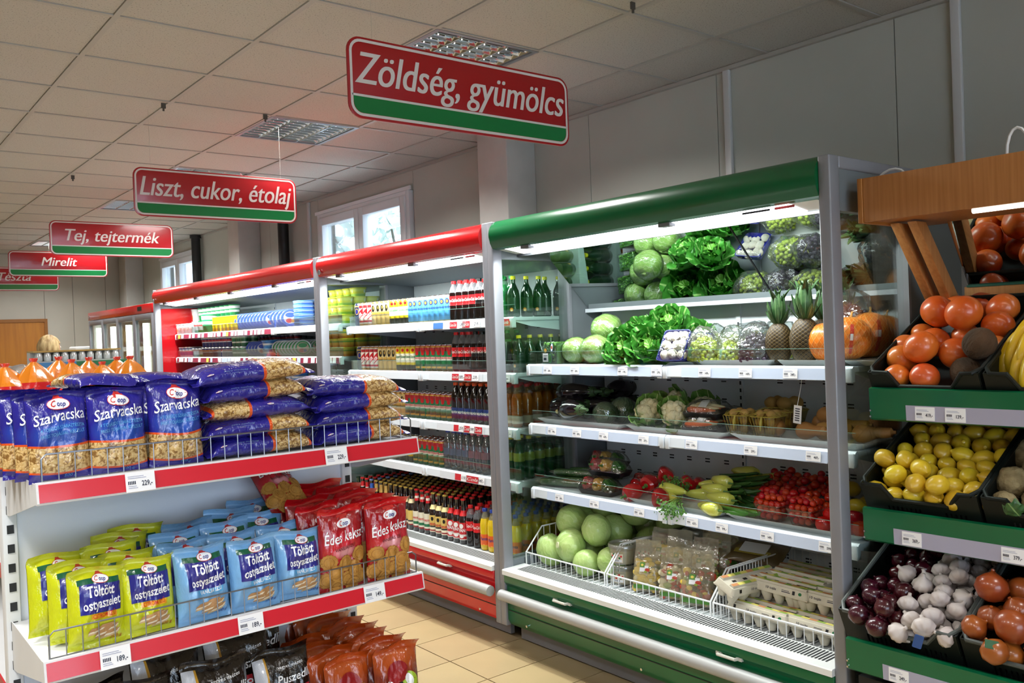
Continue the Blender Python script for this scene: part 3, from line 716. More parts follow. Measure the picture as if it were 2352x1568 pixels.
def can_kind(name, mat, words_, h=.16, r=.0279, texts=(), tm=None):
    def mk():
        prof = [(0, .006), (r-.011, .004), (r-.007, 0), (r, .012), (r, h-.02), (r-.006, h-.005)]
        b = MB().lathe(prof, 20, 0); root = b.obj(name, mat, None, cat='drink can')
        MB().lathe([(r-.006, h-.005), (r-.0055, h), (r-.009, h-.001), (r-.01, h-.005), (0, h-.005)], 20).obj('can_lid', SILV, root)
        if texts: O('printed_logo', print_mesh('printed_logo', list(texts), CYL(r), tm), root)
        return root
    k = Kind(mk); k.w = words_; return k
WP = MT('print_white', '#f3f0ea', .35); RP = MT('print_red', '#c4161d', .35); BP = MT('print_navy', '#23256f', .35); GP = MT('print_gold', '#cfa64a', .3, .3); KP = MT('print_black', '#17130f', .4); GRP = MT('print_green', '#0c6b3b', .35)
C_BLUE = can_kind('beer_can', VR('can_navy', [(0, '#1d2350'), (.2, '#141a44'), (.85, '#c8a24a'), (.9, '#1d2350')]), 'navy blue beer can', texts=[ELL(0, .1, .014, .022, 0), ELL(0, .1, .010, .017, 1, off=.0009)], tm=[GP, BP])
C_RW = can_kind('beer_can', VR('can_redwhite', [(0, '#b8862f'), (.1, '#e9e2d2'), (.16, '#c01d22'), (.24, '#ece5d6'), (.78, '#c01d22'), (.9, '#efe9dc'), (.95, '#b8862f')]), 'white and red beer can', texts=[POLY([(-.024, .035), (.024, .075), (.024, .125), (-.024, .085)], 0), T('ÁSZOK', 0, .064, .028, 1, .052, .03, rot=.7, off=.001)], tm=[RP, WP])
C_GOLD = can_kind('beer_can', VR('can_gold', [(0, '#caa04c'), (.1, '#e2c278'), (.4, '#d1a44e'), (.55, '#e6cc88'), (.92, '#b98a34')], metal=.3), 'gold beer can with dark oval', texts=[ELL(0, .11, .011, .022, 0), T('KŐBÁNYAI', 0, .062, .016, 0, .045, .01, off=.001), ELL(.003, .115, .004, .010, 1, off=.001)], tm=[KP, GP])
C_YEL = can_kind('beer_can', VR('can_yellow', [(0, '#2c2f1c'), (.24, '#d9c21c'), (.34, '#f0ead0'), (.7, '#f1cf12'), (.95, '#caa414')]), 'yellow and white beer can', texts=[T('Gösser', 0, .082, .024, 0, .042, .02, .2, off=.001), ELL(0, .13, .01, .01, 1)], tm=[GRP, RP])
C_LB = can_kind('beer_can', VR('can_lightblue', [(0, '#c8b888'), (.06, '#6fb4df'), (.2, '#5aa6d8'), (.9, '#d8cfae'), (.96, '#e8e4d4')], metal=.15), 'light blue beer can with dark emblem', texts=[ELL(0, .118, .012, .016, 0), ELL(0, .118, .007, .010, 1, off=.0009), T('FEHÉR', 0, .078, .016, 0, .04, .02, off=.001)], tm=[BP, GP])
C_GR = can_kind('beer_can', VR('can_greenred', [(0, '#0d5a33'), (.28, '#0f7a44'), (.43, '#f0e8d8'), (.56, '#0f7a44'), (.78, '#b4181d'), (.93, '#d8b23c'), (.97, '#b4181d')]), 'green and red beer can, white band', texts=[T('BORSODI', 0, .0755, .0155, 0, .05, .03, off=.001), ELL(0, .112, .012, .015, 0), RECT(-.018, .018, .018, .03, 1)], tm=[RP, GP])
def bottle_kind(name, cat, prof, mat, words_, cap=None, capz=None, label=None, neck=None, texts=None, n=18):
    """cap=(r,h,mat)  label/neck=(z0,z1,mat,extra)"""
    def rad(z):
        for (r0, z0), (r1, z1) in zip(prof[1:], prof[2:]):
            if z0 <= z <= z1 and z1 > z0: return r0+(r1-r0)*(z-z0)/(z1-z0)
        return prof[-1][0]
    def mk():
        root = MB().lathe(prof, n, 0).obj(name, mat, None, cat=cat)
        top = prof[-1][1]
        if cap:
            r, h, cm = cap; z = top-.001-(h*.6)
            MB().lathe([(r, z), (r*1.0, z+h*.85), (r*.85, z+h), (0, z+h)], 14).obj('cap', cm, root)
        for nm, lb in (('label', label), ('neck_label', neck)):
            if lb:
                z0, z1, lm = lb[:3]; pr = [(rad(z0+(z1-z0)*q/4)+.0006, z0+(z1-z0)*q/4) for q in range(5)]
                MB().lathe(pr, n).obj(nm, lm, root)
        if texts:
            lay, tm = texts; O('printed_logo', print_mesh('printed_logo', lay, CYL(max(rad(label[0]+(label[1]-label[0])*q_/8) for q_ in range(9))+.0006), tm), root)
        return root
    k = Kind(mk); k.w = words_; return k
def glassy(name, col, rough=.08, alpha=.0, liquid=None, lv=.75):
    """coloured bottle: solid looking liquid below lv, thin tinted wall above"""
    if name in MATS: return MATS[name]
    n = NT(name); u, v = n.uv(); n.set(Roughness=rough, Coat_Weight=.6, Coat_Roughness=.04)
    if liquid:
        c = n.ramp(v, [(0, hexc(liquid)), (lv, hexc(col))], 'CONSTANT'); n.col(c.outputs[0])
        a = n.ramp(v, [(0, (1,)*4), (lv, (.35,)*4)], 'CONSTANT')
        if alpha: n.link(n.math('SUBTRACT', a.outputs[0], alpha), n.b.inputs['Alpha'])
        else: n.link(a.outputs[0], n.b.inputs['Alpha'])
    else:
        n.col(hexc(col))
        if alpha: n.set(Alpha=1-alpha)
    MATS[name] = n.m; return n.m
PET = [(0, .004), (.024, 0), (.031, .006), (.0325, .02), (.0325, .085), (.029, .10), (.0325, .12), (.033, .155), (.028, .18), (.016, .205), (.0125, .213), (.0125, .225)]
PETB = [(0, .004), (.024, 0), (.032, .008), (.033, .03), (.033, .14), (.030, .16), (.018, .195), (.0125, .21), (.0125, .225)]
BEER = [(0, .004), (.028, 0), (.0325, .006), (.0325, .135), (.029, .158), (.0165, .185), (.0135, .21), (.013, .245), (.0145, .248), (.0135, .256)]
PET = [(a*.92, z) for a, z in PET]; PETB = [(a*.92, z) for a, z in PETB]; BEER = [(a*.92, z) for a, z in BEER]
SQUAT = [(0, .004), (.03, 0), (.036, .008), (.036, .11), (.032, .135), (.017, .165), (.013, .175), (.013, .205)]
capR = (.0148, .017, MT('cap_red', '#c8161c', .35)); capK = (.0148, .017, MT('cap_black', '#141416', .35)); capY = (.0148, .017, MT('cap_yellow', '#e3d21c', .35)); capB = (.0148, .017, MT('cap_blue', '#24409c', .35)); capG = (.0148, .017, MT('cap_green', '#1f9a55', .35)); capO = (.0148, .017, MT('cap_orange', '#d9541c', .35)); capP = (.0148, .017, MT('cap_pink', '#d86a86', .35)); capV = (.0148, .017, MT('cap_violet', '#6b2a6e', .35))
crG = (.0155, .009, MT('crown_gold', '#c9a94e', .25, .7)); crR = (.0155, .009, MT('crown_red', '#c6181c', .3, .2)); crB = (.0155, .009, MT('crown_blue', '#6d86b8', .3, .4)); crK = (.0155, .009, MT('crown_green', '#14301d', .3, .3))
COLA = glassy('cola_plastic', '#8d8d92', .06, 0, '#150808', .72); BROWN = MT('beer_brown_glass', '#170a05', .06, coat=.8); GGL = MT('beer_green_glass', '#0d2b15', .06, coat=.8)
LRED = MT('label_red', '#d3151c', .4)
CLT = ([T('Coca-Cola', 0, .108, .026, 0, .046, .012, .45, off=.0006)], [WP])
B_COLA = bottle_kind('cola_bottle', 'drink bottle', PET, COLA, 'cola bottle with red cap', capR, label=(.088, .142, LRED), texts=CLT)
B_COLAK = bottle_kind('cola_bottle', 'drink bottle', PET, COLA, 'cola bottle with black cap', capK, label=(.088, .142, VR('label_blackred', [(0, '#141214'), (.6, '#141214'), (.8, '#d3151c')])), texts=CLT)
B_SPRITE = bottle_kind('lemonade_bottle', 'drink bottle', PET, glassy('green_pet', '#63c58b', .08, .2, '#2f9a58', .8), 'bright green lemonade bottle', capG, label=(.088, .142, VR('label_greenblue', [(0, '#1a8a4c'), (.45, '#2a6a9c'), (.55, '#1a8a4c')])))
B_ENERGY = bottle_kind('malt_drink_bottle', 'drink bottle', SQUAT, MT('dark_green_pet', '#10301c', .06, coat=.8), 'dark green bottle with yellow cap', capY, label=(.03, .10, VR('label_flame', [(0, '#14361f'), (.5, '#14361f')], spot=[(0, .38, .09, .1, '#e08a2c', 2), (0, .35, .05, .06, '#f2d9a0', 2)])))
B_MONST = bottle_kind('energy_can', 'drink can', [(0, .004), (.026, 0), (.032, .01), (.032, .15), (.027, .163), (.026, .168)], VR('can_black', [(0, '#131313')], spot=[(0, .6, .05, .18, '#6aa32c', 2)]), 'black energy drink can', None)
B_DARK = bottle_kind('ice_tea_bottle', 'drink bottle', PETB, MT('dark_pet', '#120a0a', .06, coat=.8), 'dark bottle with blue lemon label', capO, label=(.02, .085, VR('label_bluelemon', [(0, '#13224c'), (.5, '#1a3a80')], spot=[(0, .18, .06, .05, '#e3d02c', 3), (.1, .25, .05, .05, '#3c8a3c', 2)])), texts=([T('Márka', 0, .052, .022, 0, .045, .02, .3, off=.0008)], [WP]))
B_OJ = bottle_kind('orange_drink_bottle', 'drink bottle', PETB, glassy('orange_pet', '#b98a54', .08, 0, '#b4621a', .8), 'amber juice bottle with red cap', capR, label=(.02, .06, VR('label_cream', [(0, '#d8c8a8'), (.15, '#2f7a5c'), (.22, '#e2d6ba')])))
B_WATER = bottle_kind('water_bottle', 'drink bottle', PETB, MCLEAR('water_pet', '#c9d6de', .16, .05, haze=.12, hcol='#c9d3dc'), 'clear water bottle with blue cap', capB, label=(.085, .125, MCLEAR('label_clearblue', '#7f9cc4', .1, .3, haze=.5, hcol='#8fa9cf')))
B_WATERP = bottle_kind('water_bottle', 'drink bottle', PETB, MCLEAR('water_pet'), 'clear water bottle with pink cap', capP, label=(.085, .125, MCLEAR('label_clearpink', '#c49cae', .1, .3, haze=.5, hcol='#cf9fb2')))
B_GREEN = bottle_kind('lemon_soda_bottle', 'drink bottle', PETB, glassy('green_soda_pet', '#2c6a48', .06, 0, '#0f4a2c', .85), 'green soda bottle with yellow cap', capY, label=(.10, .145, VR('label_yellowgreen', [(0, '#8a8a2a'), (.5, '#c2b64a'), (.58, '#8a9a3a')])))
B_GREENV = bottle_kind('grape_soda_bottle', 'drink bottle', PETB, MATS['green_soda_pet'], 'green soda bottle with violet cap', capV, label=(.10, .145, VR('label_palepink', [(0, '#b9a2b4'), (.5, '#d8c8d2'), (.58, '#a88aa2')])))
B_YEL = bottle_kind('orange_soda_bottle', 'drink bottle', PETB, glassy('yellow_pet', '#b9b49a', .08, 0, '#d9b818', .78), 'yellow soda bottle with blue cap', capB, label=(.03, .09, VR('label_orange', [(0, '#e4611a'), (.25, '#ee8a22'), (.36, '#e4611a')], spot=[(0, .3, .07, .09, '#f3b04a', 2)])), texts=([T('Fanta', 0, .058, .024, 0, .044, .02, .2, off=.0008)], [BP]))
def beer(words_, crown, neck, label, texts=None, glass=None): return bottle_kind('beer_bottle', 'beer bottle', BEER, glass or BROWN, words_, crown, label=label, neck=neck, texts=texts, n=14)
NZ = (.196, .232)
LAB = {'sodi': VR('label_sodi', [(0, '#b9822c'), (.12, '#8f1a1a'), (.28, '#efe6d2'), (.36, '#0f6a3c'), (.5, '#e6dcc4')]), 'ivan': VR('label_ivan', [(0, '#c4161d'), (.14, '#d9d2c8'), (.24, '#c4161d'), (.37, '#e4ded2'), (.46, '#c4161d')]), 'gold': VR('label_goldcream', [(0, '#caa24a'), (.12, '#efe4c4'), (.24, '#8f1a1a'), (.31, '#efe4c4'), (.42, '#17130f'), (.5, '#d9b860')])}
K_GREEN = beer('green glass beer bottle', crK, None, (.03, .12, VR('label_pale', [(0, '#d8d2c0'), (.2, '#2c5a34'), (.3, '#d8d2c0')])), None, GGL)
K_RED = beer('brown beer bottle, red neck label', crR, (NZ[0], NZ[1], VR('neck_red', [(0, '#c4161d'), (.80, '#f0e8dc'), (.86, '#c4161d')])), (.03, .12, LAB['ivan']))
K_BLUE = beer('brown beer bottle, blue neck label', crB, (NZ[0], NZ[1], MT('neck_blue', '#2b59b0', .4)), (.03, .12, LAB['gold']))
K_GOLD = beer('brown beer bottle, gold foil neck', crG, (.185, .236, MT('neck_goldfoil', '#cda65a', .3, .4)), (.03, .12, LAB['gold']))
K_PINK = beer('brown beer bottle, salmon shoulder label', crG, (.162, .188, VR('neck_salmon', [(0, '#c4161d'), (.75, '#e6b49a')], interp='CONSTANT')), (.03, .12, LAB['gold']))
K_BEIGE = beer('brown beer bottle, beige shoulder label', crG, (.165, .19, VR('neck_beige', [(0, '#d9c79a'), (.72, '#c43a2a'), (.74, '#d9c79a')])), (.03, .12, LAB['gold']))
K_SODI = beer('brown beer bottle, green and white label', crR, (NZ[0]-.01, NZ[1], VR('neck_redwhite', [(0, '#c4161d'), (.87, '#efe6d8'), (.93, '#c4161d')])), (.025, .125, LAB['sodi']), ([T('BORSODI', 0, .079, .016, 0, .052, .03, off=.001)], [RP]))
K_HEART = beer('brown beer bottle, round gold shoulder label', crG, (.16, .186, VR('neck_cream', [(0, '#d8b868'), (.68, '#c4461a'), (.71, '#e2cd92')])), (.025, .125, LAB['gold']), ([T('DREHER', 0, .066, .018, 0, .05, .03, off=.001), ELL(0, .104, .009, .012, 1)], [RP, KP]))
K_IVAN = beer('brown beer bottle, red cap and label', crR, (.162, .192, VR('neck_ivan', [(0, '#c4161d'), (.66, '#e8e0d6'), (.71, '#c4161d')])), (.025, .125, LAB['ivan']), ([T('IVÁN', 0, .072, .026, 0, .05, .03, off=.001), ELL(0, .105, .014, .014, 0), ELL(0, .045, .014, .009, 0)], [WP]))
RZ = -PI/2
def shelfrow(kinds, y, x0, z, depth, pitch, where, xp=None, jit=.0006, backdark=0):
    """columns of one kind each, from y downwards (towards the green case)"""
    cnt = {}; xp = xp or pitch
    for K in kinds:
        if K is not None:
            i = cnt.get(K, 0); cnt[K] = i+1
            for d in range(depth):
                row = 'front row' if d == 0 else '%s row' % od(d)
                K((x0+xp*d+R.uniform(-jit, jit), y+R.uniform(-jit, jit), z+.0005), (0, 0, RZ+.45+R.uniform(-.2, .2)), '%s, %s, %s along, on %s' % (K.w, row, od(i), where), '%s on the %s' % (K.w.replace(',', ' with'), where.replace('on ', '').replace('in ', '')))
        y -= pitch
    return y
TOP = 'top drinks shelf'; P_ = .0685
yy = ycol(824, 2.93, 1.74); PC = .0571; PB = .0625
y1 = shelfrow([C_BLUE]+[C_RW]*3+[C_GOLD]*4+[C_YEL]*4+[C_LB]*8, yy, 2.932, 1.66, 2, PC, TOP)
y1 = shelfrow([B_COLA]*4+[B_COLAK]*2, y1-.003, 2.932, 1.66, 3, PB, TOP, .066)
shelfrow([B_SPRITE]*2, y1-.004, 2.94, 1.66, 2, .065, TOP, .068)
for k, (X, y) in enumerate(((2.95, 3.665), (3.03, 3.65), (3.105, 3.615), (3.18, 3.65), (3.255, 3.62))):
    B_ENERGY((X, y-.02*(k < 2), 1.6605), (0, 0, RZ+.5), 'dark green bottle with yellow cap, %s from the cola on the top drinks shelf' % od(k), 'dark green bottles seen through the glass', (.95, .95, 1.05))
yy = ycol(829, 2.93, 1.44)
y1 = shelfrow([C_BLUE]+[C_RW]*4+[C_GOLD]*4+[C_YEL]*4+[C_GR]*7, yy, 2.932, 1.362, 2, PC, 'second drinks shelf')
y1 = shelfrow([B_COLA]*3+[B_COLAK]*3, y1-.003, 2.932, 1.362, 3, PB, 'second drinks shelf', .066)
shelfrow([B_SPRITE, B_MONST], y1-.004, 2.94, 1.362, 3, .066, 'second drinks shelf', .07)
for k in range(6): B_ENERGY((2.95+.076*k, 3.615, 1.3625), (0, 0, RZ), 'dark green bottle with yellow cap, %s of the file on the second drinks shelf' % od(k), 'dark green bottles in file behind the glass', .95)
yy = ycol(940, 2.93, 1.15)
y1 = shelfrow([C_GR]*9, yy, 2.932, 1.068, 3, PC, 'third drinks shelf')
shelfrow([C_RW]*2+[C_GOLD]*4, yy+PC*6, 2.932, 1.068, 2, PC, 'third drinks shelf')
y1 = shelfrow([B_DARK]*6, y1-.004, 2.932, 1.068, 3, PB, 'third drinks shelf', .066)
shelfrow([B_OJ]*3, min(y1-.004, 3.77), 2.94, 1.068, 6, .066, 'third drinks shelf', .072)
yy = ycol(958, 2.93, .86)
y1 = shelfrow([C_GR]*6, yy, 2.932, .785, 3, PC, 'lowest drinks shelf')
shelfrow([C_YEL]*5, yy+PC*5, 2.932, .785, 2, PC, 'lowest drinks shelf')
y1 = shelfrow([B_WATER]*4+[B_WATERP]*3, y1-.005, 2.932, .785, 3, PB, 'lowest drinks shelf', .066)
shelfrow([B_GREENV, B_GREEN, B_GREEN], min(y1-.004, 3.77), 2.94, .785, 6, .066, 'lowest drinks shelf', .072)
cols = [K_GREEN]+[K_RED]*2+[K_BLUE]+[K_GOLD]*3+[K_PINK]*3+[K_BEIGE]*2+[K_SODI]*3+[K_HEART]*3+[K_IVAN]*3
y1 = shelfrow(cols, 5.34, 2.888, .373, 8, .062, 'drinks case floor', .062)
y1 = shelfrow([B_COLA]*2, y1-.005, 2.89, .373, 3, .068, 'drinks case floor', .07)
y1 = shelfrow([B_YEL]*5, y1, 2.89, .373, 6, .068, 'drinks case floor', .072)
# ---------------------------------------------------------------- dairy case
def tub_kind(name, cat, words_, prof, bodym, lidm, n=16, sq=0):
    def mk():
        def fn(p, a):
            if not sq: return p
            k = 1/max(abs(math.sin(a)), abs(math.cos(a)))**.8; return (p[0]*k, p[1]*k*sq, p[2])
        zt = prof[-1][1]
        root = MB().lathe([(0, 0)]+prof, n, fn=fn).obj(name, bodym, None, cat=cat); r = prof[-1][0]
        MB().lathe([(r+.002, zt-.006), (r+.003, zt), (r, zt+.003), (r*.9, zt+.002), (0, zt+.002)], n, fn=fn).obj('lid', lidm, root); return root
    k = Kind(mk); k.w = words_; return k
D_CUPY = tub_kind('cream_cup', 'dairy cup', 'white cream cup with yellow print', [(.028, 0), (.036, .075)], VR('cup_yellowprint', [(0, '#f1f0ec')], spot=[(0, .4, .07, .2, '#d9a021', 3)]), MT('foil_lid', '#dfe1e4', .3, .5))
D_CUPR = tub_kind('yoghurt_cup', 'dairy cup', 'white yoghurt cup with red rim', [(.026, 0), (.034, .07)], VR('cup_redrim', [(0, '#2f8a4a'), (.3, '#f0efec'), (.7, '#c4262c'), (.85, '#f0efec')]), MATS['foil_lid'])
D_CUPB = tub_kind('yoghurt_cup', 'dairy cup', 'white and blue yoghurt cup', [(.028, 0), (.037, .085)], VR('cup_blue', [(0, '#e9edf4'), (.2, '#3556a6'), (.55, '#eef1f6'), (.8, '#3556a6'), (.9, '#eef1f6')]), MATS['foil_lid'])
D_CUPG = tub_kind('yoghurt_cup', 'dairy cup', 'dark green yoghurt cup', [(.026, 0), (.033, .075)], VR('cup_green', [(0, '#0f5a34'), (.35, '#dfe8e0'), (.5, '#0f5a34'), (.8, '#7fb08c')]), MATS['foil_lid'])
D_CUPN = tub_kind('pudding_cup', 'dairy cup', 'navy and red pudding cup', [(.026, 0), (.034, .075)], VR('cup_navyred', [(0, '#1c2a6a'), (.5, '#d8dbe8'), (.6, '#a8202c'), (.8, '#1c2a6a')]), MATS['foil_lid'])
D_BUCK = tub_kind('sour_cream_bucket', 'dairy tub', 'white and green sour cream tub', [(.043, 0), (.055, .13)], VR('tub_greenwhite', [(0, '#0f7a44'), (.45, '#eef1ee'), (.62, '#2a9a5c'), (.72, '#eef1ee'), (.93, '#0f7a44')]), MT('tub_lid_green', '#2c9a5a', .35))
D_BUCKW = tub_kind('sour_cream_bucket', 'dairy tub', 'white sour cream tub with red line', [(.043, 0), (.056, .13)], VR('tub_whitered', [(0, '#eceded')], spot=[(0, .35, .08, .2, '#d9a021', 2)]), MT('tub_lid_white', '#eef0f0', .35))
D_BOXY = tub_kind('butter_box', 'dairy box', 'small yellow butter box', [(.03, 0), (.03, .05)], VR('box_yellow', [(0, '#c98a1c'), (.5, '#f0cf1c')]), MT('box_yellow_top', '#f0d21c', .4), 4, 1)
D_MARG = tub_kind('margarine_tub', 'dairy tub', 'yellow margarine tub', [(.042, 0), (.05, .06)], VR('marg_yellow', [(0, '#8fae2c'), (.3, '#e3d33a'), (.55, '#f2e878')], spot=[(0, .6, .06, .2, '#f2f2e4', 3)]), MT('marg_lid', '#e9dc3c', .35), 20, 1)
D_MARGO = tub_kind('margarine_tub', 'dairy tub', 'orange and yellow margarine tub', [(.042, 0), (.05, .06)], VR('marg_orange', [(0, '#d07a1c'), (.3, '#e3a63a'), (.6, '#5f9a3a'), (.75, '#e8c84a')]), MATS['marg_lid'], 20, 1)
D_TUBB = tub_kind('cheese_tub', 'dairy tub', 'light blue cheese spread tub', [(.042, 0), (.05, .055)], VR('tub_blue', [(0, '#3f8ac4'), (.4, '#e4eaf0'), (.65, '#2f6ab0')]), MT('tub_lid_blue', '#4a8fd0', .35), 20, 1)
D_BOXW = tub_kind('cheese_box', 'dairy box', 'flat white and blue cheese box', [(.05, 0), (.05, .022)], VR('boxwb', [(0, '#2f5ab0'), (.55, '#d8deea'), (.8, '#2f5ab0')]), MT('box_blue_top', '#5a86c8', .4), 20, 1)
def oval_kind(words_, mats):
    def mk():
        b = MB()
        def f(u, v): a = 2*PI*u; s = [0, 1, 1.0, .93, .0][min(4, int(v*4+.01))]; x = [-.012, -.012, .010, .014, .016][min(4, int(v*4+.01))]; return (x, .058*s*math.cos(a), .058+.055*s*math.sin(a))
        root = MB().grid(f, 22, 4, wu=True, mf=lambda u, v: 0).obj('cheese_pack', mats[0], None, cat='cheese pack')
        L = [ELL(0, .058, .050, .047, 1, 20, off=.0003), ELL(0, .058, .040, .037, 0, 20), ELL(0, .075, .03, .016, 1, 14, off=.0012), ELL(-.008, .04, .02, .014, 2, 12, off=.0012), ELL(.014, .038, .012, .010, 3, 12, off=.0014)]
        o = O('printed_front', print_mesh('printed_front', L, lambda x, y: ((.0155, x, y), (1, 0, 0)), mats[1:]), root); return root
    k = Kind(mk); k.w = words_; return k
D_OVAL = oval_kind('round blue and white cheese pack', [MT('pack_blueclear', '#5468b8', .15, coat=.5), MT('pp_white', '#e9e6ee', .3), MT('pp_blue', '#3550b0', .3), MT('pp_red', '#c8324a', .3), MT('pp_ochre', '#c98a3c', .3)])
D_OVAL2 = oval_kind('round red and green cold cuts pack', [MT('pack_clear', '#c8cfd8', .12, coat=.5), MT('pp_pale', '#d8b8a8', .3), MT('pp_green', '#2f8a4a', .3), MT('pp_red', '#c8324a', .3), MT('pp_blue', '#3550b0', .3)])
D1 = 'top dairy shelf'; D2 = 'second dairy shelf'; D3 = 'third dairy shelf'
for _k, _d in ((D_CUPY, .077), (D_CUPR, .075), (D_CUPB, .081), (D_CUPG, .073), (D_CUPN, .075), (D_BUCK, .117), (D_BUCKW, .119), (D_BOXY, .063), (D_MARG, .108), (D_MARGO, .108), (D_TUBB, .108), (D_BOXW, .106)): _k.d = _d; _k.sq = _k in (D_BOXY, D_MARG, D_MARGO, D_TUBB, D_BOXW)
D_OVAL.d = D_OVAL2.d = .05; D_OVAL.sq = D_OVAL2.sq = False
FACE = math.atan2(-.88, -.47)
def drow(K, px0, px1, n, X, z, where, rows=2, dx=.08, tiers=1, th=.07, rot=RZ, grp=None, sc=1.0):
    a = ycol(px0, X, z+.04); c = ycol(px1, X, z+.04); ov = K in (D_OVAL, D_OVAL2); d_ = K.d*sc; th *= sc
    nn = max(1, min(n, int(abs(a-c)/d_))); dx = max(dx, d_+.001, .118*sc if ov else 0); st = max((a-c)/nn, d_)
    for q in range(nn):
        y = a-st*(q+.5)
        for d in range(rows):
            if X+dx*d+(.06*sc if ov else d_/2) > 3.425: continue
            for t in range(tiers):
                K((X+dx*d, y+R.uniform(-.001, .001), z+.0008+th*t), (0, 0, (FACE if ov else RZ)+(0 if K.sq or ov else R.uniform(-.15, .15))), '%s, %s, %s along%s%s' % (K.w, where, od(q), (', %s row' % od(d)) if rows > 1 else '', (', %s tier' % od(t)) if tiers > 1 else ''), grp or '%s on the %s' % (K.w, where), None if sc == 1 else sc)
z = 1.688
drow(D_CUPY, 412, 452, 5, 2.935, z, D1, 1, sc=1.3); drow(D_CUPR, 452, 468, 3, 2.935, z, D1, 1, sc=1.3)
drow(D_BUCKW, 446, 461, 2, 3.1, z, D1, 1, .1, 2, .135, sc=.94); drow(D_BUCK, 464, 546, 9, 3.1, z, D1, 1, .1, 2, .135, sc=.94)
D_BUCK.w = 'front white and green sour cream tub'; drow(D_BUCK, 470, 492, 3, 2.955, z, D1, 1, sc=1.3); D_BUCK.w = 'white and green sour cream tub'
drow(D_BOXY, 494, 546, 8, 2.93, z, D1, 1, .08, 2, .053, sc=1.3)
drow(D_OVAL, 548, 630, 14, 2.982, z, D1, 2, sc=1.3)
D_OVAL.w = 'upright round blue cheese pack'; drow(D_OVAL, 636, 672, 9, 2.982, z, D1, 2, sc=1.3); D_OVAL.w = 'round blue and white cheese pack'
drow(D_BOXW, 684, 714, 5, 2.97, z, D1, 3, .11, 6, .0255, sc=1.3)
z = 1.455
drow(D_CUPB, 418, 448, 4, 2.935, z, D2, 2, sc=1.15); drow(D_CUPR, 448, 470, 4, 2.935, z, D2, 2, sc=1.15); drow(D_CUPN, 470, 535, 11, 2.935, z, D2, 2, .08, 2, .08, sc=1.15)
drow(D_CUPG, 538, 568, 5, 2.935, z, D2, 2, .08, 2, .08, sc=1.15); drow(D_OVAL, 573, 608, 9, 2.982, z, D2, 2, sc=1.15); drow(D_TUBB, 610, 634, 3, 2.955, z, D2, 2, .11, 2, .06, sc=1.15)
drow(D_OVAL2, 640, 700, 14, 2.982, z, D2, 2, sc=1.15)
drow(D_CUPB, 470, 560, 9, 3.28, z, D2, 1, .085, 2, .09, sc=1.15); drow(D_CUPN, 560, 690, 14, 3.28, z, D2, 1, .085, 2, .08, sc=1.15)
for tier, (zz, W, KK, nt) in enumerate(((1.688, D1, D_MARG, 3), (1.455, D2, D_MARGO, 3))):
    for q, y in enumerate((5.88, 5.77, 5.66, 5.55)):
        for d in range(4 if tier == 0 else 3):
            for t in range(nt + (1 if d == 1 and tier == 0 else 0)):
                KK((2.953+.106*d, y, zz+.0008+.0635*t), (0, 0, RZ), '%s, %s, %s file, %s row, %s tier' % (KK.w, W, od(3-q), od(d), od(t)), '%s stack behind the glass' % KK.w)
z = 1.2
drow(D_CUPB, 470, 560, 8, 2.95, z, D3, 1); drow(D_CUPN, 560, 640, 9, 2.95, z, D3, 1); drow(D_TUBB, 660, 700, 6, 2.96, z, D3, 1, .1, 2, .06)
for q, y in enumerate((5.88, 5.77, 5.66, 5.55)): D_TUBB((2.96, y, z+.0008), (0, 0, RZ), 'light blue tub at the glass end of the third dairy shelf, %s' % od(q), 'tubs at the end of the third dairy shelf')
# ================================================================== FRUIT AND VEGETABLES IN THE GREEN CASE
FILM = MCLEAR('cling_film', '#f6faf8', .15, .07, bump=.55, bscale=26); FILMH = MCLEAR('bag_film', '#eef3f2', .12, .09, bump=.7, bscale=22, haze=.06); CLEARP = MCLEAR('clear_punnet', '#f6faf8', .08, .05, bump=.1)
FOAM = MT('white_foam_tray', '#e8e9e8', .5)
def at(px, X, Z, h=.05): return Vector((X, ycol(px, X, Z+h), Z+.0008))
def nz(p, s, seed=0): return noise.noise(Vector((p[0]*s+seed*7.3, p[1]*s+seed*3.1, p[2]*s)))
# ---- leaves and heads
def leafmesh(name, L, W, ruf, curl, cup, mat, seed=0, nu=9, nv=10, pw=.7, blunt=.85, rnd=0):
    def f(u, v):
        t = 2*u-1; s = v; w_ = W*max(.0, math.sin(PI*min(1, s*blunt+.06)))**pw
        z = curl*s*s*L + cup*t*t*W + ruf*(abs(t)**1.6*s+.3*s**6)*math.sin(5*s*PI+6*t+seed*2.1) + ruf*.9*nz((t, s*2, 0), 2.2, seed)
        return (t*w_, s*L*(1-rnd*t*t), z)
    return MB().grid(f, nu, nv).mesh(name, mat)
def veined(name, c1, c2, cv, scale=9, rough=.4, trans=.15):
    if name in MATS: return MATS[name]
    n = NT(name); nz_ = n.noise(scale*3, 4); base = n.ramp(nz_.outputs[0], [(.35, hexc(c1)), (.65, hexc(c2))]).outputs[0]
    u, v = n.uv(); d = n.math('ABSOLUTE', n.math('SUBTRACT', u, .5)); k = n.math('LESS_THAN', d, .035)
    n.col(n.mix(n.math('MULTIPLY', k, .8), base, hexc(cv))); n.set(Roughness=rough, Subsurface_Weight=.0)
    n.b.inputs['Transmission Weight'].default_value = 0
    b = n.noise(60, 3); n.bump(b.outputs[0], .25, .004); MATS[name] = n.m; return n.m
M_LET = veined('lettuce_leaf', '#4c9636', '#357c28', '#a8d27c'); M_LETI = veined('lettuce_heart', '#8cc35c', '#66a53e', '#cfe6a8')
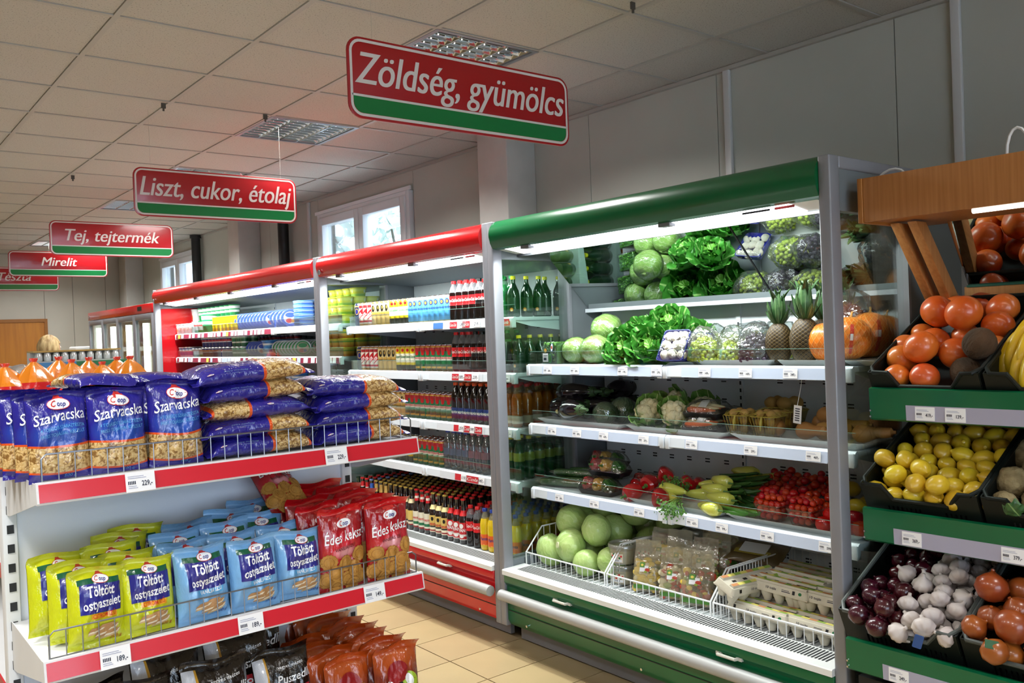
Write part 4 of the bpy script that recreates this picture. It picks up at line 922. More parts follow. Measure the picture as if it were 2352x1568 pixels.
LLEAF = [leafmesh('leaf', .14, .075, .010, .38, .14, M_LET, s, 14, 14, .6, .74, .22) for s in range(4)]; LLEAFI = [leafmesh('leaf', .095, .055, .008, .9, .3, M_LETI, s+5, 12, 12, .6, .74, .22) for s in range(3)]
def mk_lettuce():
    root = E('butterhead_lettuce', '', 'lettuce'); rr = random.Random(2)
    for ring, (n, pit, ms, z, sc_) in enumerate(((8, 12, LLEAF, .0, 1.0), (7, 34, LLEAF, .012, .92), (6, 55, LLEAF, .02, .78), (6, 68, LLEAFI, .02, .85), (4, 80, LLEAFI, .025, .65))):
        for k in range(n):
            a = 2*PI*k/n+ring*.4+rr.uniform(-.15, .15); m_ = Matrix.Rotation(a, 4, 'Z') @ Matrix.Translation((0, .012, z)) @ Matrix.Rotation(math.radians(pit+rr.uniform(-6, 6)), 4, 'X') @ Matrix.Diagonal((sc_*rr.uniform(.9, 1.1), sc_, sc_, 1))
            o = O('leaf', rr.choice(ms), root); o.matrix_local = m_
    return root
LETTUCE = Kind(mk_lettuce)
def cabbage_mat(name, c1, c2, cv, scale=3.2, rough=.35, dep=.5, mix=.6):
    n = NT(name); tc = n.new('ShaderNodeTexCoord'); w1 = n.new('ShaderNodeTexWave', wave_type='BANDS', bands_direction='DIAGONAL'); w1.inputs['Scale'].default_value = scale*2.4; w1.inputs['Distortion'].default_value = 7; w1.inputs['Detail'].default_value = 3; w1.inputs['Detail Scale'].default_value = 1.6
    n.link(tc.outputs['Object'], w1.inputs[0]); nz_ = n.noise(14, 4)
    base = n.ramp(nz_.outputs[0], [(.35, hexc(c1)), (.66, hexc(c2))]).outputs[0]
    v = n.ramp(w1.outputs[1], [(.86, (0, 0, 0, 1)), (.98, (1, 1, 1, 1))]).outputs[0]
    n.col(n.mix(n.math('MULTIPLY', v, mix), base, hexc(cv))); n.set(Roughness=rough, Coat_Weight=.1); n.bump(w1.outputs[1], dep*.35, .006); MATS[name] = n.m; return n.m
M_ICE = cabbage_mat('iceberg_leaf', '#a9cf6f', '#86b850', '#dcecb4', 9); M_CAB = cabbage_mat('cabbage_leaf', '#b3cb7c', '#9cbb66', '#cfdda0', 8, mix=.28); M_SAV = cabbage_mat('savoy_leaf', '#3d5c3a', '#2a4429', '#6f8f62', 14, dep=1)
def headmesh(name, r, mat, amp=.05, seed=0, flat=.92, n=28, k=20, leafy=True):
    def q(d):
        v = 1+amp*nz(d, 2.2, seed)+amp*.35*nz(d, 6, seed)
        if leafy:    # overlapping leaf edges: small steps
            for j in range(4):
                a = Vector((math.cos(j*2.4+seed), math.sin(j*2.4+seed), .35)).normalized(); t = d.dot(a)
                v += .018*max(0, min(1, (t-(.35+.08*nz(d, 4, seed+j)))*9))
        return v
    return MB().sphere((0, 0, r*flat), (r, r, r*flat), n, k, fn=q).mesh(name, mat)
def wrapmesh(r, flat=.92, seed=0, amp=.05):
    def q(d): return 1.03+amp*.5*nz(d, 2.2, seed)+.02*abs(nz(d, 9, seed+3))+(.22*max(0, d.z-.9) if d.z > .9 else 0)
    return MB().sphere((0, 0, r*flat), (r, r, r*flat), 26, 18, fn=q).mesh('cling_wrap', FILM)
ICEM = [headmesh('head', .072, M_ICE, .07, s) for s in (1, 2)]; ICEW = wrapmesh(.0735, .92, 1, .07)
def mk_ice(): root = E('iceberg_lettuce', '', 'lettuce'); O('head', ICEM[0], root); O('cling_wrap', ICEW, root); return root
ICEBERG = Kind(mk_ice)
# ---- top shelf z=1.41
Z1 = 1.41; SH = 'on the top produce shelf'
PUN = MB()
def mk_cress():
    root = E('cress_box', '', 'salad box'); w_, d_, h_ = .12, .10, .115
    def side(u, v): return 0
    g = MB(); rr = random.Random(4)
    for k in range(560):
        p = Vector((rr.uniform(-d_/2+.006, d_/2-.006), rr.uniform(-w_/2+.006, w_/2-.006), rr.uniform(.01, h_-.012)))
        q_ = rr.random()
        if q_ < .45: p.x = -d_/2+rr.uniform(.004, .015)
        elif q_ < .85: p.z = h_-rr.uniform(.006, .016)
        a = Vector((rr.uniform(-.3, .3), rr.uniform(-1, 1), rr.uniform(-1, 1))).normalized()*.008; t = a.orthogonal().normalized()*.0045; g.tri([p-a, p+t, p+a, p-t], [(0, 1, 2, 3)], rr.choice((0, 0, 1)))
    g.box(-d_/2+.016, d_/2-.004, -w_/2+.004, w_/2-.004, .004, h_-.01, 2)
    g.obj('sprouts', [MT('cress_light', '#5f9a38', .5), MT('cress_mid', '#3f7a2a', .5), MT('cress_dark', '#2f5a24', .8)], root, kind='stuff')
    MB().box(-d_/2, d_/2, -w_/2, w_/2, 0, h_).obj('plastic_box', CLEARP, root, bevel=.006)
    L = [RECT(-.045, .003, .012, .055, 0, off=.001), RECT(-.038, -.012, .02, .033, 1, off=.0016), RECT(-.038, -.002, .043, .046, 1, off=.0016), RECT(-.038, -.01, .037, .039, 1, off=.0016),
         ELL(.038, .085, .011, .022, 2, off=.001, rot=-.2), ELL(.038, .085, .009, .019, 0, off=.0014, rot=-.2), RECT(.031, .045, .078, .092, 3, off=.0018), ELL(-.02, .07, .012, .01, 4, off=.001), ELL(.02, .03, .016, .025, 5, off=.0008), ELL(.02, .03, .011, .019, 6, off=.0011)]
    O('printed_label', print_mesh('printed_label', L, FLATX(-d_/2), [PAPER, INK, MT('sticker_blue', '#4a86c8', .4), MT('sticker_red', '#c8603a', .4), MT('sticker_ochre', '#c99a3a', .4), MT('sticker_green', '#3c8a5a', .4), MT('cress_mid')]), root)
    return root
CRESS = Kind(mk_cress)
for k, (px, X, t) in enumerate(((1277, 2.955, 'with white label, end of the top produce shelf'), (1318, 3.085, 'behind the front one beside the wrapped iceberg'), (1352, 3.21, 'third back in the corner under the mirror'), (1378, 3.335, 'in the back corner under the mirror'))):
    CRESS(at(px, X, Z1), (0, 0, -.12), 'clear box of cress sprouts '+t, 'cress boxes')
for k, (px, X, dz, s, t) in enumerate(((1324, 2.985, 0, 1, 'front, next to the cress box'), (1370, 2.985, 0, 1.05, 'front, next to the green butterhead lettuces'), (1397, 3.135, .095, 1.1, 'perched on top of the heap'), (1404, 3.14, -.02, .95, 'behind, half hidden by lettuce leaves'), (1362, 3.14, 0, 1.0, 'middle of the second row'), (1390, 3.28, 0, 1.0, 'back row by the corner'), (1436, 3.285, 0, 1.0, 'back row beside the lettuces'))):
    p = at(px, X, Z1, .07); ICEBERG((p.x, p.y, Z1+.001+max(dz, 0)), (R.uniform(-.3, .3), 0, R.uniform(0, 6)), 'film-wrapped iceberg lettuce '+t, 'wrapped iceberg lettuces', s)
for k, (px, X, dz, rot, s, t) in enumerate(((1452, 2.995, .05, (-.25, -1.15, .5), .92, 'front, against the wrapped iceberg'), (1500, 2.995, .05, (.2, -1.1, .3), .92, 'front, against the blue mushroom tray'), (1480, 3.12, .085, (-.2, -.75, .1), .95, 'in the second row'), (1540, 3.14, .145, (.1, -.9, .5), .85, 'topmost of the heap'), (1583, 3.28, .06, (.3, -.6, .3), 1.0, 'behind the mushroom trays'), (1500, 3.27, .05, (0, -.5, 1), 1.0, 'in the back row middle'))):
    p = at(px, X, Z1, .06); LETTUCE((p.x, p.y, Z1+dz), rot, 'green butterhead lettuce '+t, 'butterhead lettuces', s)
# mushrooms in blue trays
M_BLUETR = MT('blue_tray', '#2b2f9e', .3, coat=.3); M_MUSH = MT('mushroom_skin', '#e3d9cb', .55, var=.08, vscale=12)
MUSHM = MB().lathe([(0, -.012), (.009, -.012), (.010, 0), (.020, .002), (.0235, .010), (.0215, .019), (.013, .026), (0, .029)], 14).mesh('mushroom', M_MUSH)
def tray(name, label, cat, loc, rot, w_, d_, h_, mat, film=True, group=None, lip=.006):
    root = E(name, label, cat, loc, rot, group); b = MB()
    a = rrect(d_*.8, w_*.86, .012); c = rrect(d_, w_, .016); c2 = rrect(d_-lip, w_-lip, .014); a2 = rrect(d_*.8-lip, w_*.86-lip, .012); n = len(a)
    rings = [[(x, y, 0) for x, y in a], [(x, y, h_) for x, y in c], [(x, y, h_) for x, y in c2], [(x, y, .003) for x, y in a2]]; i0 = 0
    for rg in rings: b.v += rg
    for q in range(3):
        for i in range(n): b.face((q*n+i, q*n+(i+1) % n, (q+1)*n+(i+1) % n, (q+1)*n+i), 0, True)
    b.face(list(range(n))[::-1], 0); b.face([3*n+i for i in range(n)], 0); b.obj('tray', mat, root)
    if film:
        def f(u, v): x = (u-.5)*d_; y = (v-.5)*w_; e = (1-(2*u-1)**6)*(1-(2*v-1)**6); return (x, y, h_+film*e+.004*nz((x, y, 0), 40))
        MB().grid(f, 12, 14).obj('film', FILM, root)
    return root
def fill_tray(tr, items, K=None): pass
trays = []
for (px, X, dz, rot, lab) in ((1557, 2.945, .012, (0, math.radians(-58), .12), 'blue tray of white mushrooms propped up facing the aisle'), (1602, 3.10, .055, (.15, math.radians(-42), .05), 'wrapped blue mushroom tray leaning behind the front one'), (1560, 3.24, .002, (0, -.1, 1.2), 'flat blue mushroom tray at the back, on the shelf'), (1640, 3.29, .002, (0, -.1, 1.4), 'blue mushroom tray at the back by the shelf joint')):
    p = at(px, X, Z1, .06); h = .06 if dz < .03 and rot[1] < -.5 else .0
    tr = tray('mushroom_tray', lab, 'mushroom tray', (p.x, p.y, Z1+dz+(.055 if rot[1] < -.9 else 0)), rot, .135, .155, .04, M_BLUETR, .02, 'blue mushroom trays'); trays.append((tr, lab))
    mt_ = tr.matrix_basis.copy(); q = 0
    for i in range(3):
        for j in range(3):
            l = Vector((-.046+.046*i+R.uniform(-.003, .003), -.042+.042*j+R.uniform(-.003, .003), .026)); wl = Matrix.LocRotScale(tr.location, Euler(rot), None) @ l
            O('mushroom', MUSHM, None, wl, (rot[0]+R.uniform(-.4, .4), rot[1]+R.uniform(-.4, .4), R.uniform(0, 6)), R.uniform(.95, 1.12), 'white mushroom, %s of nine in the %s' % (od(q), {0: 'propped blue tray', 1: 'leaning wrapped tray', 2: 'flat blue tray', 3: 'blue tray by the joint'}[len(trays)-1]), 'mushroom', 'white mushrooms'); q += 1
# grapes in bags
def grapes(name, lab, loc, rot, m1, seed, n=75, sx=.085, sy=.10, sz=.055, gr=.0105, grp=None, film=True, sticker=None):
    root = E(name, lab, 'grape bag', loc, rot, grp); rr = random.Random(seed); b = MB(); pts = []
    ico = bmesh.new(); bmesh.ops.create_icosphere(ico, subdivisions=2, radius=gr); vs = [v.co.copy() for v in ico.verts]; fs = [[v.index for v in f.verts] for f in ico.faces]; ico.free(); tries = 0
    while len(pts) < n and tries < 6000:
        tries += 1; d = Vector((rr.gauss(0, 1), rr.gauss(0, 1), abs(rr.gauss(0, 1))*.9)).normalized(); p = Vector((d.x*sx*.55, d.y*sy*.55, d.z*sz*1.05+gr*.9))*(rr.uniform(.8, 1)); p.z = max(p.z, gr)
        if all((p-q).length > gr*1.45 for q in pts): pts.append(p)
    for p in pts: b.tri([v+p for v in vs], fs, 0, True)
    for k in range(3): b.tube([(0, 0, sz*.6), (rr.uniform(-.02, .02), rr.uniform(-.02, .02), sz+.012), (rr.uniform(-.03, .03), rr.uniform(-.03, .03), sz+.03)], .002, 5, 1)
    b.obj('grapes', [m1, MT('grape_stalk', '#7d7a34', .6)], root, kind='stuff')
    if film:
        def q(d): return 1.0+.22*nz(d, 2.5, seed)+.10*abs(nz(d, 7, seed))
        def fn(d): return q(d)*(1+1.3*max(0, d.z-.62))
        MB().sphere((0, 0, sz*.55), (sx*.55+.008, sy*.55+.008, sz*.62+.010), 22, 16, fn=fn).obj('bag_film', FILMH, root)
        if sticker: O('printed_band', MB().tri([(-sx*.58, .0, sz*.3), (-sx*.58, .03, sz*.3), (-sx*.5, .035, sz*.75), (-sx*.5, .008, sz*.75)], [(0, 1, 2, 3)]).mesh('printed_band', sticker), root)
    return root
M_GW = MT('white_grape', '#a9b83c', .22, coat=.4, var=.12, vscale=18, objrand=.1); M_GD = MT('dark_grape', '#2a1c2e', .25, coat=.3, vcol='#4a3a50', vscale=14)
GST = MCLEAR('green_print', '#5fc07a', .1, .1, haze=.6, hcol='#3fa860')
GX = {'w': (M_GW, 'clear bag of white grapes'), 'd': (M_GD, 'clear bag of dark grapes')}
for k, (ty, px, X, dz, s, t) in enumerate((('w', 1618, 2.965, .012, 1.0, 'in front on the white foam tray'), ('w', 1682, 2.965, .012, .8, 'with green print, beside the dark grapes'), ('d', 1738, 2.975, .012, 1.05, 'in front, beside the pineapples'), ('w', 1692, 3.13, .003, 1.1, 'in the second row below the slot rail'), ('d', 1745, 3.13, .01, 1.05, 'in the second row beside the pineapples'), ('w', 1655, 3.28, .003, 1.15, 'at the back left of the grape heap'), ('d', 1722, 3.28, .003, 1.15, 'at the back middle of the grape heap'), ('w', 1795, 3.29, .003, 1.15, 'at the back behind the pineapples'), ('d', 1900, 3.29, .003, 1.2, 'at the back behind the post'), ('d', 1955, 3.17, .10, 1.25, 'on top of the netted pomelos'), ('d', 1985, 3.315, .003, 1.15, 'at the back beside the glass end'))):
    p = at(px, X, Z1, .05); grapes('grape_bag', GX[ty][1]+' '+t, (p.x, p.y, Z1+dz), (0, 0, R.uniform(-.4, .4)), GX[ty][0], k, 125, .115*s, .132*s, .09*s, .0105 if ty == 'w' else .0118, 'bagged grapes', True, GST if ty == 'w' else None)
def foamtray(px0, px1, X0, X1, Z, lab, h=.018):
    y1 = ycol(px0, X0, Z); y0 = ycol(px1, X0, Z); return tray('foam_tray', lab, 'food tray', ((X0+X1)/2, (y0+y1)/2, Z+.0008), (0, 0, 0), y1-y0, X1-X0, h, FOAM, 0, 'white foam trays', .012)
foamtray(1594, 1772, 2.905, 3.06, Z1, 'white tray under the grapes on the top produce shelf', .022); foamtray(1782, 1925, 2.905, 3.07, Z1, 'white tray under the pineapples', .022); foamtray(1932, 2010, 2.91, 3.36, Z1, 'white tray under the netted pomelos at the glass end', .02)
# pineapples
def mk_pine():
    root = E('pineapple', '', 'pineapple'); r, h = .052, .155
    def f(u, v):
        a = 2*PI*u; z = v*h; e = math.sin(PI*min(1, max(0, v*.9+.06)))**.42; g1 = math.sin(8*a+v*34); g2 = math.sin(8*a-v*34); k = 1+.075*(abs(g1*g2))**.7*(1 if 0.03 < v < .97 else 0)
        return (r*e*k*math.cos(a), r*e*k*math.sin(a), z)
    n = NT('pineapple_skin'); u, v = n.uv(); s1 = n.math('SINE', n.math('ADD', n.math('MULTIPLY', u, 16*PI), n.math('MULTIPLY', v, 34))); s2 = n.math('SINE', n.math('SUBTRACT', n.math('MULTIPLY', u, 16*PI), n.math('MULTIPLY', v, 34)))
    q = n.math('ABSOLUTE', n.math('MULTIPLY', s1, s2)); rp = n.ramp(q, [(.0, hexc('#140d06')), (.25, hexc('#3a2a12')), (.6, hexc('#6a5426')), (.85, hexc('#3f3216'))]); n.col(rp.outputs[0]); n.set(Roughness=.55)
    MB().grid(f, 72, 44, wu=True).obj('body', n.m, root, weld=False)
    lm = [leafmesh('crown_leaf', .12, .015, .001, c, .35, veined('pineapple_leaf', '#44663a', '#2f4f2c', '#86a070', 8, .35), c*3, 4, 8, .55, .93) for c in (.35, .7)]
    for ring, (n_, pit, L, z) in enumerate(((9, 32, .62, h-.010), (9, 48, .8, h-.006), (8, 64, .95, h-.002), (7, 78, 1.0, h+.002))):
        for k in range(n_):
            a = 2*PI*k/n_+ring*.35; o = O('crown_leaf', lm[(k+ring) % 2], root); o.matrix_local = Matrix.Rotation(a, 4, 'Z') @ Matrix.Translation((0, .010, z)) @ Matrix.Rotation(math.radians(pit), 4, 'X') @ Matrix.Diagonal((L, L, L, 1))
    return root
PINE = Kind(mk_pine)
for px, X, s, t in ((1790, 2.965, .98, 'in front, next to the dark grapes'), (1849, 2.965, 1.08, 'in front, next to the grey post'), (1892, 3.09, 1.05, 'in the second row behind the post'), (1938, 3.27, 1.1, 'at the back near the glass end')):
    p = at(px, X, Z1, .08); PINE((p.x, p.y, Z1+.012), (0, R.uniform(-.05, .05), R.uniform(0, 3)), 'pineapple with spiky green crown '+t, 'pineapples', s)
# pomelos in nets
M_POM = MT('pomelo_skin', '#e87a1c', .35, coat=.3, var=.1, vscale=5, bump=.25, bscale=160, bdist=.002); NETM = MT('red_net', '#f0b060', .4)
def mk_pom():
    root = E('netted_pomelo', '', 'pomelo'); r = .083
    MB().sphere((0, 0, r*.95), (r, r, r*.95), 32, 22).obj('fruit', M_POM, root)
    b = MB(); n = 22
    for sgn in (1, -1):
        for k in range(n):
            pts = []
            for q in range(17):
                t = PI*(.04+.92*q/16)-PI/2; a = 2*PI*k/n+sgn*q*.11; pts.append((1.006*r*math.cos(t)*math.cos(a), 1.006*r*math.cos(t)*math.sin(a), r*.95+r*.955*math.sin(t)))
            b.tube(pts, .0009, 3, 0, caps=False)
    b.obj('net', NETM, root, kind='stuff')
    MB().tube([(0, 0, r*1.9), (.004, 0, r*1.9+.012), (.012, .004, r*1.9+.02)], [.006, .003, .005], 6).obj('net_knot', NETM, root)
    a0 = -2.4; MB().grid(lambda u, v: (1.012*r*math.cos(-.9+1.5*v)*math.cos(a0+.16*(u-.5)), 1.012*r*math.cos(-.9+1.5*v)*math.sin(a0+.16*(u-.5)), r*.95+r*.965*math.sin(-.9+1.5*v)), 2, 10).obj('paper_band', MT('red_band', '#c8261c', .4), root)
    O('printed_code', MB().grid(lambda u, v: (1.02*r*math.cos(-.2+.3*v)*math.cos(a0+.12*(u-.5)), 1.02*r*math.cos(-.2+.3*v)*math.sin(a0+.12*(u-.5)), r*.95+r*.972*math.sin(-.2+.3*v)), 2, 4).mesh('printed_code', PAPER), root)
    return root
POM = Kind(mk_pom)
for px, X, dz, s, t in ((1893, 2.985, .018, .9, 'partly behind the grey post'), (1957, 2.99, .022, 1.0, 'with the red paper band, in front at the glass end'), (1997, 3.14, .024, 1.08, 'in the second row at the glass end'), (2028, 3.33-.03, .024, 1.0, 'at the back of the glass end'), (1925, 3.14, .02, .95, 'in the second row behind the post')):
    p = at(px, X, Z1, .08); POM((p.x, max(p.y, 1.735), Z1+dz), (0, .15, R.uniform(-.3, .3)), 'orange pomelo in red net '+t, 'netted pomelos', s)
# ---- middle shelf z=1.105
Z2 = 1.105
foamtray(1232, 1428, 2.905, 3.13, Z2, 'white tray under the aubergines', .026); foamtray(1434, 1665, 2.905, 3.10, Z2, 'white tray under the cauliflowers', .026); foamtray(1674, 1990, 2.905, 3.13, Z2, 'white tray under the potatoes and squashes', .026)
M_EGG = MT('aubergine_skin', '#0b060e', .12, coat=.25); M_CALYX = MT('aubergine_calyx', '#2f4a24', .6)
def bent(prof, bend, n=18, m=0, b=None, fn=None):
    """lathe along +z, bent sideways by bend*z^2"""
    return (b or MB()).lathe(prof, n, m, fn=lambda p, a: ((p[0]+bend*p[2]*p[2]) * 1, p[1], p[2]) if fn is None else fn(p, a))
def mk_egg():
    root = E('aubergine', '', 'aubergine'); bent([(0, 0), (.016, .002), (.034, .015), (.043, .045), (.042, .08), (.032, .125), (.022, .155), (.015, .172), (0, .176)], 1.0, 20).obj('fruit', M_EGG, root)
    b = MB(); bent([(.024, .150), (.019, .168), (.008, .178), (.006, .2), (0, .2)], 1.0, 10, b=b); b.obj('calyx', M_CALYX, root); return root
EGG = Kind(mk_egg)
for px, X, dz, rot, t in ((1262, 2.96, .05, (1.45, .2, .6), 'front, at the end of the shelf'), (1298, 2.955, .05, (1.5, 0, -.5), 'second from the end, in front'), (1283, 3.05, .12, (1.5, .1, .2), 'lying on top of the front ones'), (1325, 3.1, .05, (1.5, 0, .4), 'behind the courgettes'), (1340, 3.22, .09, (1.4, 0, -.3), 'in the dark at the back'), (1378, 3.26, .05, (1.5, 0, .9), 'in the back corner'), (1400, 3.25, .12, (1.45, .2, 1.4), 'topmost at the back')):
    p = at(px, X, Z2, .05); EGG((p.x, p.y, Z2+dz+.022), rot, 'glossy black aubergine '+t, 'aubergines', 1.25)
M_ZUC = MT('courgette_skin', '#1f4a1c', .3, coat=.3, vcol='#33682a', vscale=20, stretch=(1, 1, .3))
def mk_zuc():
    root = E('courgette', '', 'courgette'); bent([(0, 0), (.017, .003), (.022, .02), (.022, .12), (.018, .16), (.012, .172), (.011, .185), (0, .185)], .4, 14).obj('fruit', M_ZUC, root)
    MB().lathe([(.0, .1856), (.0105, .1856)], 8).obj('cut_end', MT('cut_end_green', '#b9b47a', .6), root, (.4*.185**2, 0, 0)); return root
ZUC = Kind(mk_zuc)
for px, X, dz, rot, t in ((1343, 3.10, .035, (0, -1.45, .5), 'upper one pointing to the aisle'), (1322, 3.09, .0, (0, -1.5, .3), 'lower one beside the aubergines'), (1352, 3.11, -.002, (0, -1.5, .7), 'lower one beside the wrapped broccoli')):
    p = at(px, X, Z2, .03); ZUC((p.x, p.y, Z2+.04+dz), rot, 'dark green courgette, '+t, 'courgettes')
SAVM = headmesh('head', .058, M_SAV, .08, 4); SAVW = wrapmesh(.0595, .92, 4, .08)
def mk_sav(): root = E('wrapped_broccoli', '', 'broccoli'); O('head', SAVM, root); O('cling_wrap', SAVW, root); return root
SAV = Kind(mk_sav)
p = at(1386, 2.965, Z2, .05); SAV((p.x, p.y, Z2+.012), (0, .2, 0), 'film-wrapped dark green broccoli head, in front', 'wrapped broccoli')
p = at(1432, 3.10, Z2, .06); SAV((p.x, p.y, Z2+.002), (0, 0, 2), 'large film-wrapped broccoli with price sticker, behind', 'wrapped broccoli', 1.2)
M_CURD = MT('cauliflower_curd', '#e3d9b0', .6, var=.12, vscale=20, bump=.8, bscale=90, bdist=.006); M_CLEAF = veined('cauliflower_leaf', '#7ea650', '#527f34', '#d3dfa8', 6); M_CLEAFD = veined('dark_outer_leaf', '#3f6a34', '#2c4f27', '#88a868', 6)
def mk_caul():
    root = E('cauliflower', '', 'cauliflower'); b = MB(); rr = random.Random(6)
    for k in range(46):
        d = Vector((rr.gauss(0, 1), rr.gauss(0, 1), abs(rr.gauss(0, 1))+.25)).normalized(); c = Vector((d.x*.05, d.y*.05, d.z*.045+.045)); r = rr.uniform(.013, .018)
        b.sphere(c, r, 10, 7, fn=lambda q: 1+.18*nz(q, 5, k))
    b.sphere((0, 0, .05), (.05, .05, .044), 14, 10); b.obj('curd', M_CURD, root)
    lm = [leafmesh('leaf', .14, .055, .008, .5, .35, M_CLEAF, s, 7, 9, .6) for s in range(3)]
    for k in range(9):
        a = 2*PI*k/9+.2; o = O('leaf', lm[k % 3], root); o.matrix_local = Matrix.Rotation(a, 4, 'Z') @ Matrix.Translation((0, .028, .004)) @ Matrix.Rotation(math.radians(30+rr.uniform(-14, 14)), 4, 'X') @ Matrix.Scale(rr.uniform(.55, .75), 4)
    return root
CAUL = Kind(mk_caul)
p = at(1541, 2.975, Z2, .05); CAUL((p.x+.03, p.y, Z2+.06), (0, -1.05, .62), 'cauliflower showing its cream curd, front of the middle shelf', 'cauliflowers', 1.0)
p = at(1478, 2.98, Z2, .06); CAUL((p.x+.035, p.y, Z2+.045), (.75, -.45, -.3), 'cauliflower wrapped in pale green leaves, beside the broccoli', 'cauliflowers', 1.1)
for px, X, dz, t in ((1520, 3.16, .03, 'behind the front cauliflowers'), (1570, 3.2, .06, 'with large leaves at the back'), (1620, 3.27, .03, 'at the back under the top shelf')):
    p = at(px, X, Z2, .08); CAUL((p.x, p.y, Z2+dz), (R.uniform(-.4, .4), -.7, R.uniform(-1, 1)), 'dark leafy cauliflower '+t, 'cauliflowers', 1.15)
# trays of soup vegetables
BLT = MT('black_foam_tray', '#15161a', .35); M_CARROT = MT('carrot_skin', '#d9601c', .4, var=.15, vscale=25, stretch=(1, 1, .2)); M_PARSN = MT('parsnip_skin', '#d8c79a', .5, var=.12, vscale=25, stretch=(1, 1, .2))
def rootveg(L, r): return MB().lathe([(0, 0), (r*.7, .002), (r, .012), (r*.92, L*.35), (r*.6, L*.75), (r*.2, L*.97), (0, L)], 12)
CARM = rootveg(.15, .0135).mesh('carrot', M_CARROT); PARM = rootveg(.15, .0145).mesh('parsnip', M_PARSN)
for q, (px, X, dz, t, leaf) in enumerate(((1622, 2.975, .014, 'lower, with carrots', 0), (1628, 3.01, .075, 'upper, with a cabbage wedge', 1), (1665, 3.2, .03, 'at the back with pale roots', 2))):
    p = at(px, X, Z2, .03); tr = tray('soup_vegetable_tray', 'film-wrapped black tray of soup vegetables, '+t, 'vegetable tray', (p.x, p.y, Z2+dz), (0, -.12, .05), .19, .13, .03, BLT, .045, 'soup vegetable trays')
    M_ = Matrix.LocRotScale(tr.location, Euler(tr.rotation_euler), None)
    for k in range(5):
        l = M_ @ Vector((-.045+.021*k, .07, .042+(.004 if k % 2 else 0))); car = k in ((0, 2, 4) if q != 2 else (4,))
        O('carrot' if car else 'parsnip', CARM if car else PARM, None, l, (PI/2+R.uniform(-.06, .02), 0, R.uniform(-.1, .1)), None, ('orange carrot' if car else 'pale parsnip')+', %s on the %s soup vegetable tray' % (od(k), ('lower', 'upper', 'back')[q]), 'carrot' if car else 'parsnip', 'roots on the wrapped trays')
    put_ = MB().box(-.001, 0, -.018, .018, -.03, .03).obj('sticker', PAPER, tr, (-.02, 0, .064), (0, 1.3, .3))
# potatoes in punnets with yellow net, squashes
M_POT = MT('potato_skin', '#b08a4a', .6, var=.2, vscale=14); M_SQU = MT('butternut_skin', '#a8763c', .5, var=.12, vscale=8, objrand=.2); YNET = MT('yellow_net', '#a8963a', .5)
POTM = MB().sphere((0, 0, .024), (.03, .024, .023), 14, 10, fn=lambda d: 1+.1*nz(d, 2, 3)).mesh('potato', M_POT)
def punnet(name, lab, cat, loc, rot, w_, d_, h_, mat, grp, film=None):
    root = E(name, lab, cat, loc, rot, grp); b = MB(); a = rrect(d_*.72, w_*.72, .02); c = rrect(d_, w_, .022); n = len(a)
    for rg in ([(x, y, 0) for x, y in a], [(x, y, h_) for x, y in c]): b.v += rg
    for i in range(n): b.face((i, (i+1) % n, n+(i+1) % n, n+i), 0, True)
    b.face(list(range(n))[::-1], 0); b.obj('punnet', mat, root)
    MB().tube([(x, y, h_) for x, y in c], .0022, 5, closed=True).obj('rim', mat if not film else YNET, root)
    if film:
        nb = MB()
        for k in range(9):
            y = (k/8-.5)*w_*.9; nb.tube([(-d_/2, y, h_), (-d_/4, y, h_+.016), (d_/4, y, h_+.016), (d_/2, y, h_)], .0009, 3); x = (k/8-.5)*d_*.9; nb.tube([(x, -w_/2, h_), (x, -w_/4, h_+.016), (x, w_/4, h_+.016), (x, w_/2, h_)], .0009, 3)
            nb.tube([(-d_*.36-.14*d_*.0, (k/8-.5)*w_*.7, 0.004), (-d_/2-.002, (k/8-.5)*w_*.95, h_)], .0009, 3)
        nb.obj('net', film, root, kind='stuff')
    return root
NY = MCLEAR('yellowish_punnet', '#e9e2b8', .1, .08)
for q, (px, X, dz, t) in enumerate(((1705, 2.985, .014, 'in front, beside the soup vegetables'), (1766, 2.985, .014, 'in front, with a knotted net'), (1776, 3.17, .1, 'larger one standing higher at the back'))):
    p = at(px, X, Z2, .05); s = 1 if q < 2 else 1.5; pu = punnet('potato_punnet', 'clear punnet of potatoes under yellow net '+t, 'potato punnet', (p.x, p.y, Z2+dz), (0, 0, .1), .115*s, .11*s, .085*(1 if q < 2 else 1.1), NY, 'potato punnets', YNET)
    if q == 2: pu.location.z = Z2+.002; pu.location.x = 3.24
    if q < 2: MB().tube([(-.056, 0, .085), (-.064, .0, .06), (-.06, .004, .03)], [.004, .006, .003], 6).obj('net_knot', YNET, pu)
    kk = 0
    for z_ in (.012, .045, .078 if q == 2 else .055):
        for i in range(2):
            for j in range(2):
                o = O('potato', POTM, None, pu.location+Vector(((i-.5)*.046*s, (j-.5)*.05*s, z_)), (R.uniform(-.3, .3), R.uniform(-.3, .3), R.uniform(0, 3)), .74*s, 'brown potato, %s in the %s netted punnet' % (od(kk), ('front', 'knotted', 'tall back')[q]), 'potato', 'potatoes in netted punnets'); kk += 1
def mk_squash():
    root = E('butternut_squash', '', 'squash'); bent([(0, 0), (.02, .002), (.036, .018), (.040, .04), (.034, .065), (.024, .09), (.022, .13), (.02, .15), (.008, .158), (.007, .168), (0, .168)], .8, 16).obj('fruit', M_SQU, root); return root
SQU = Kind(mk_squash)
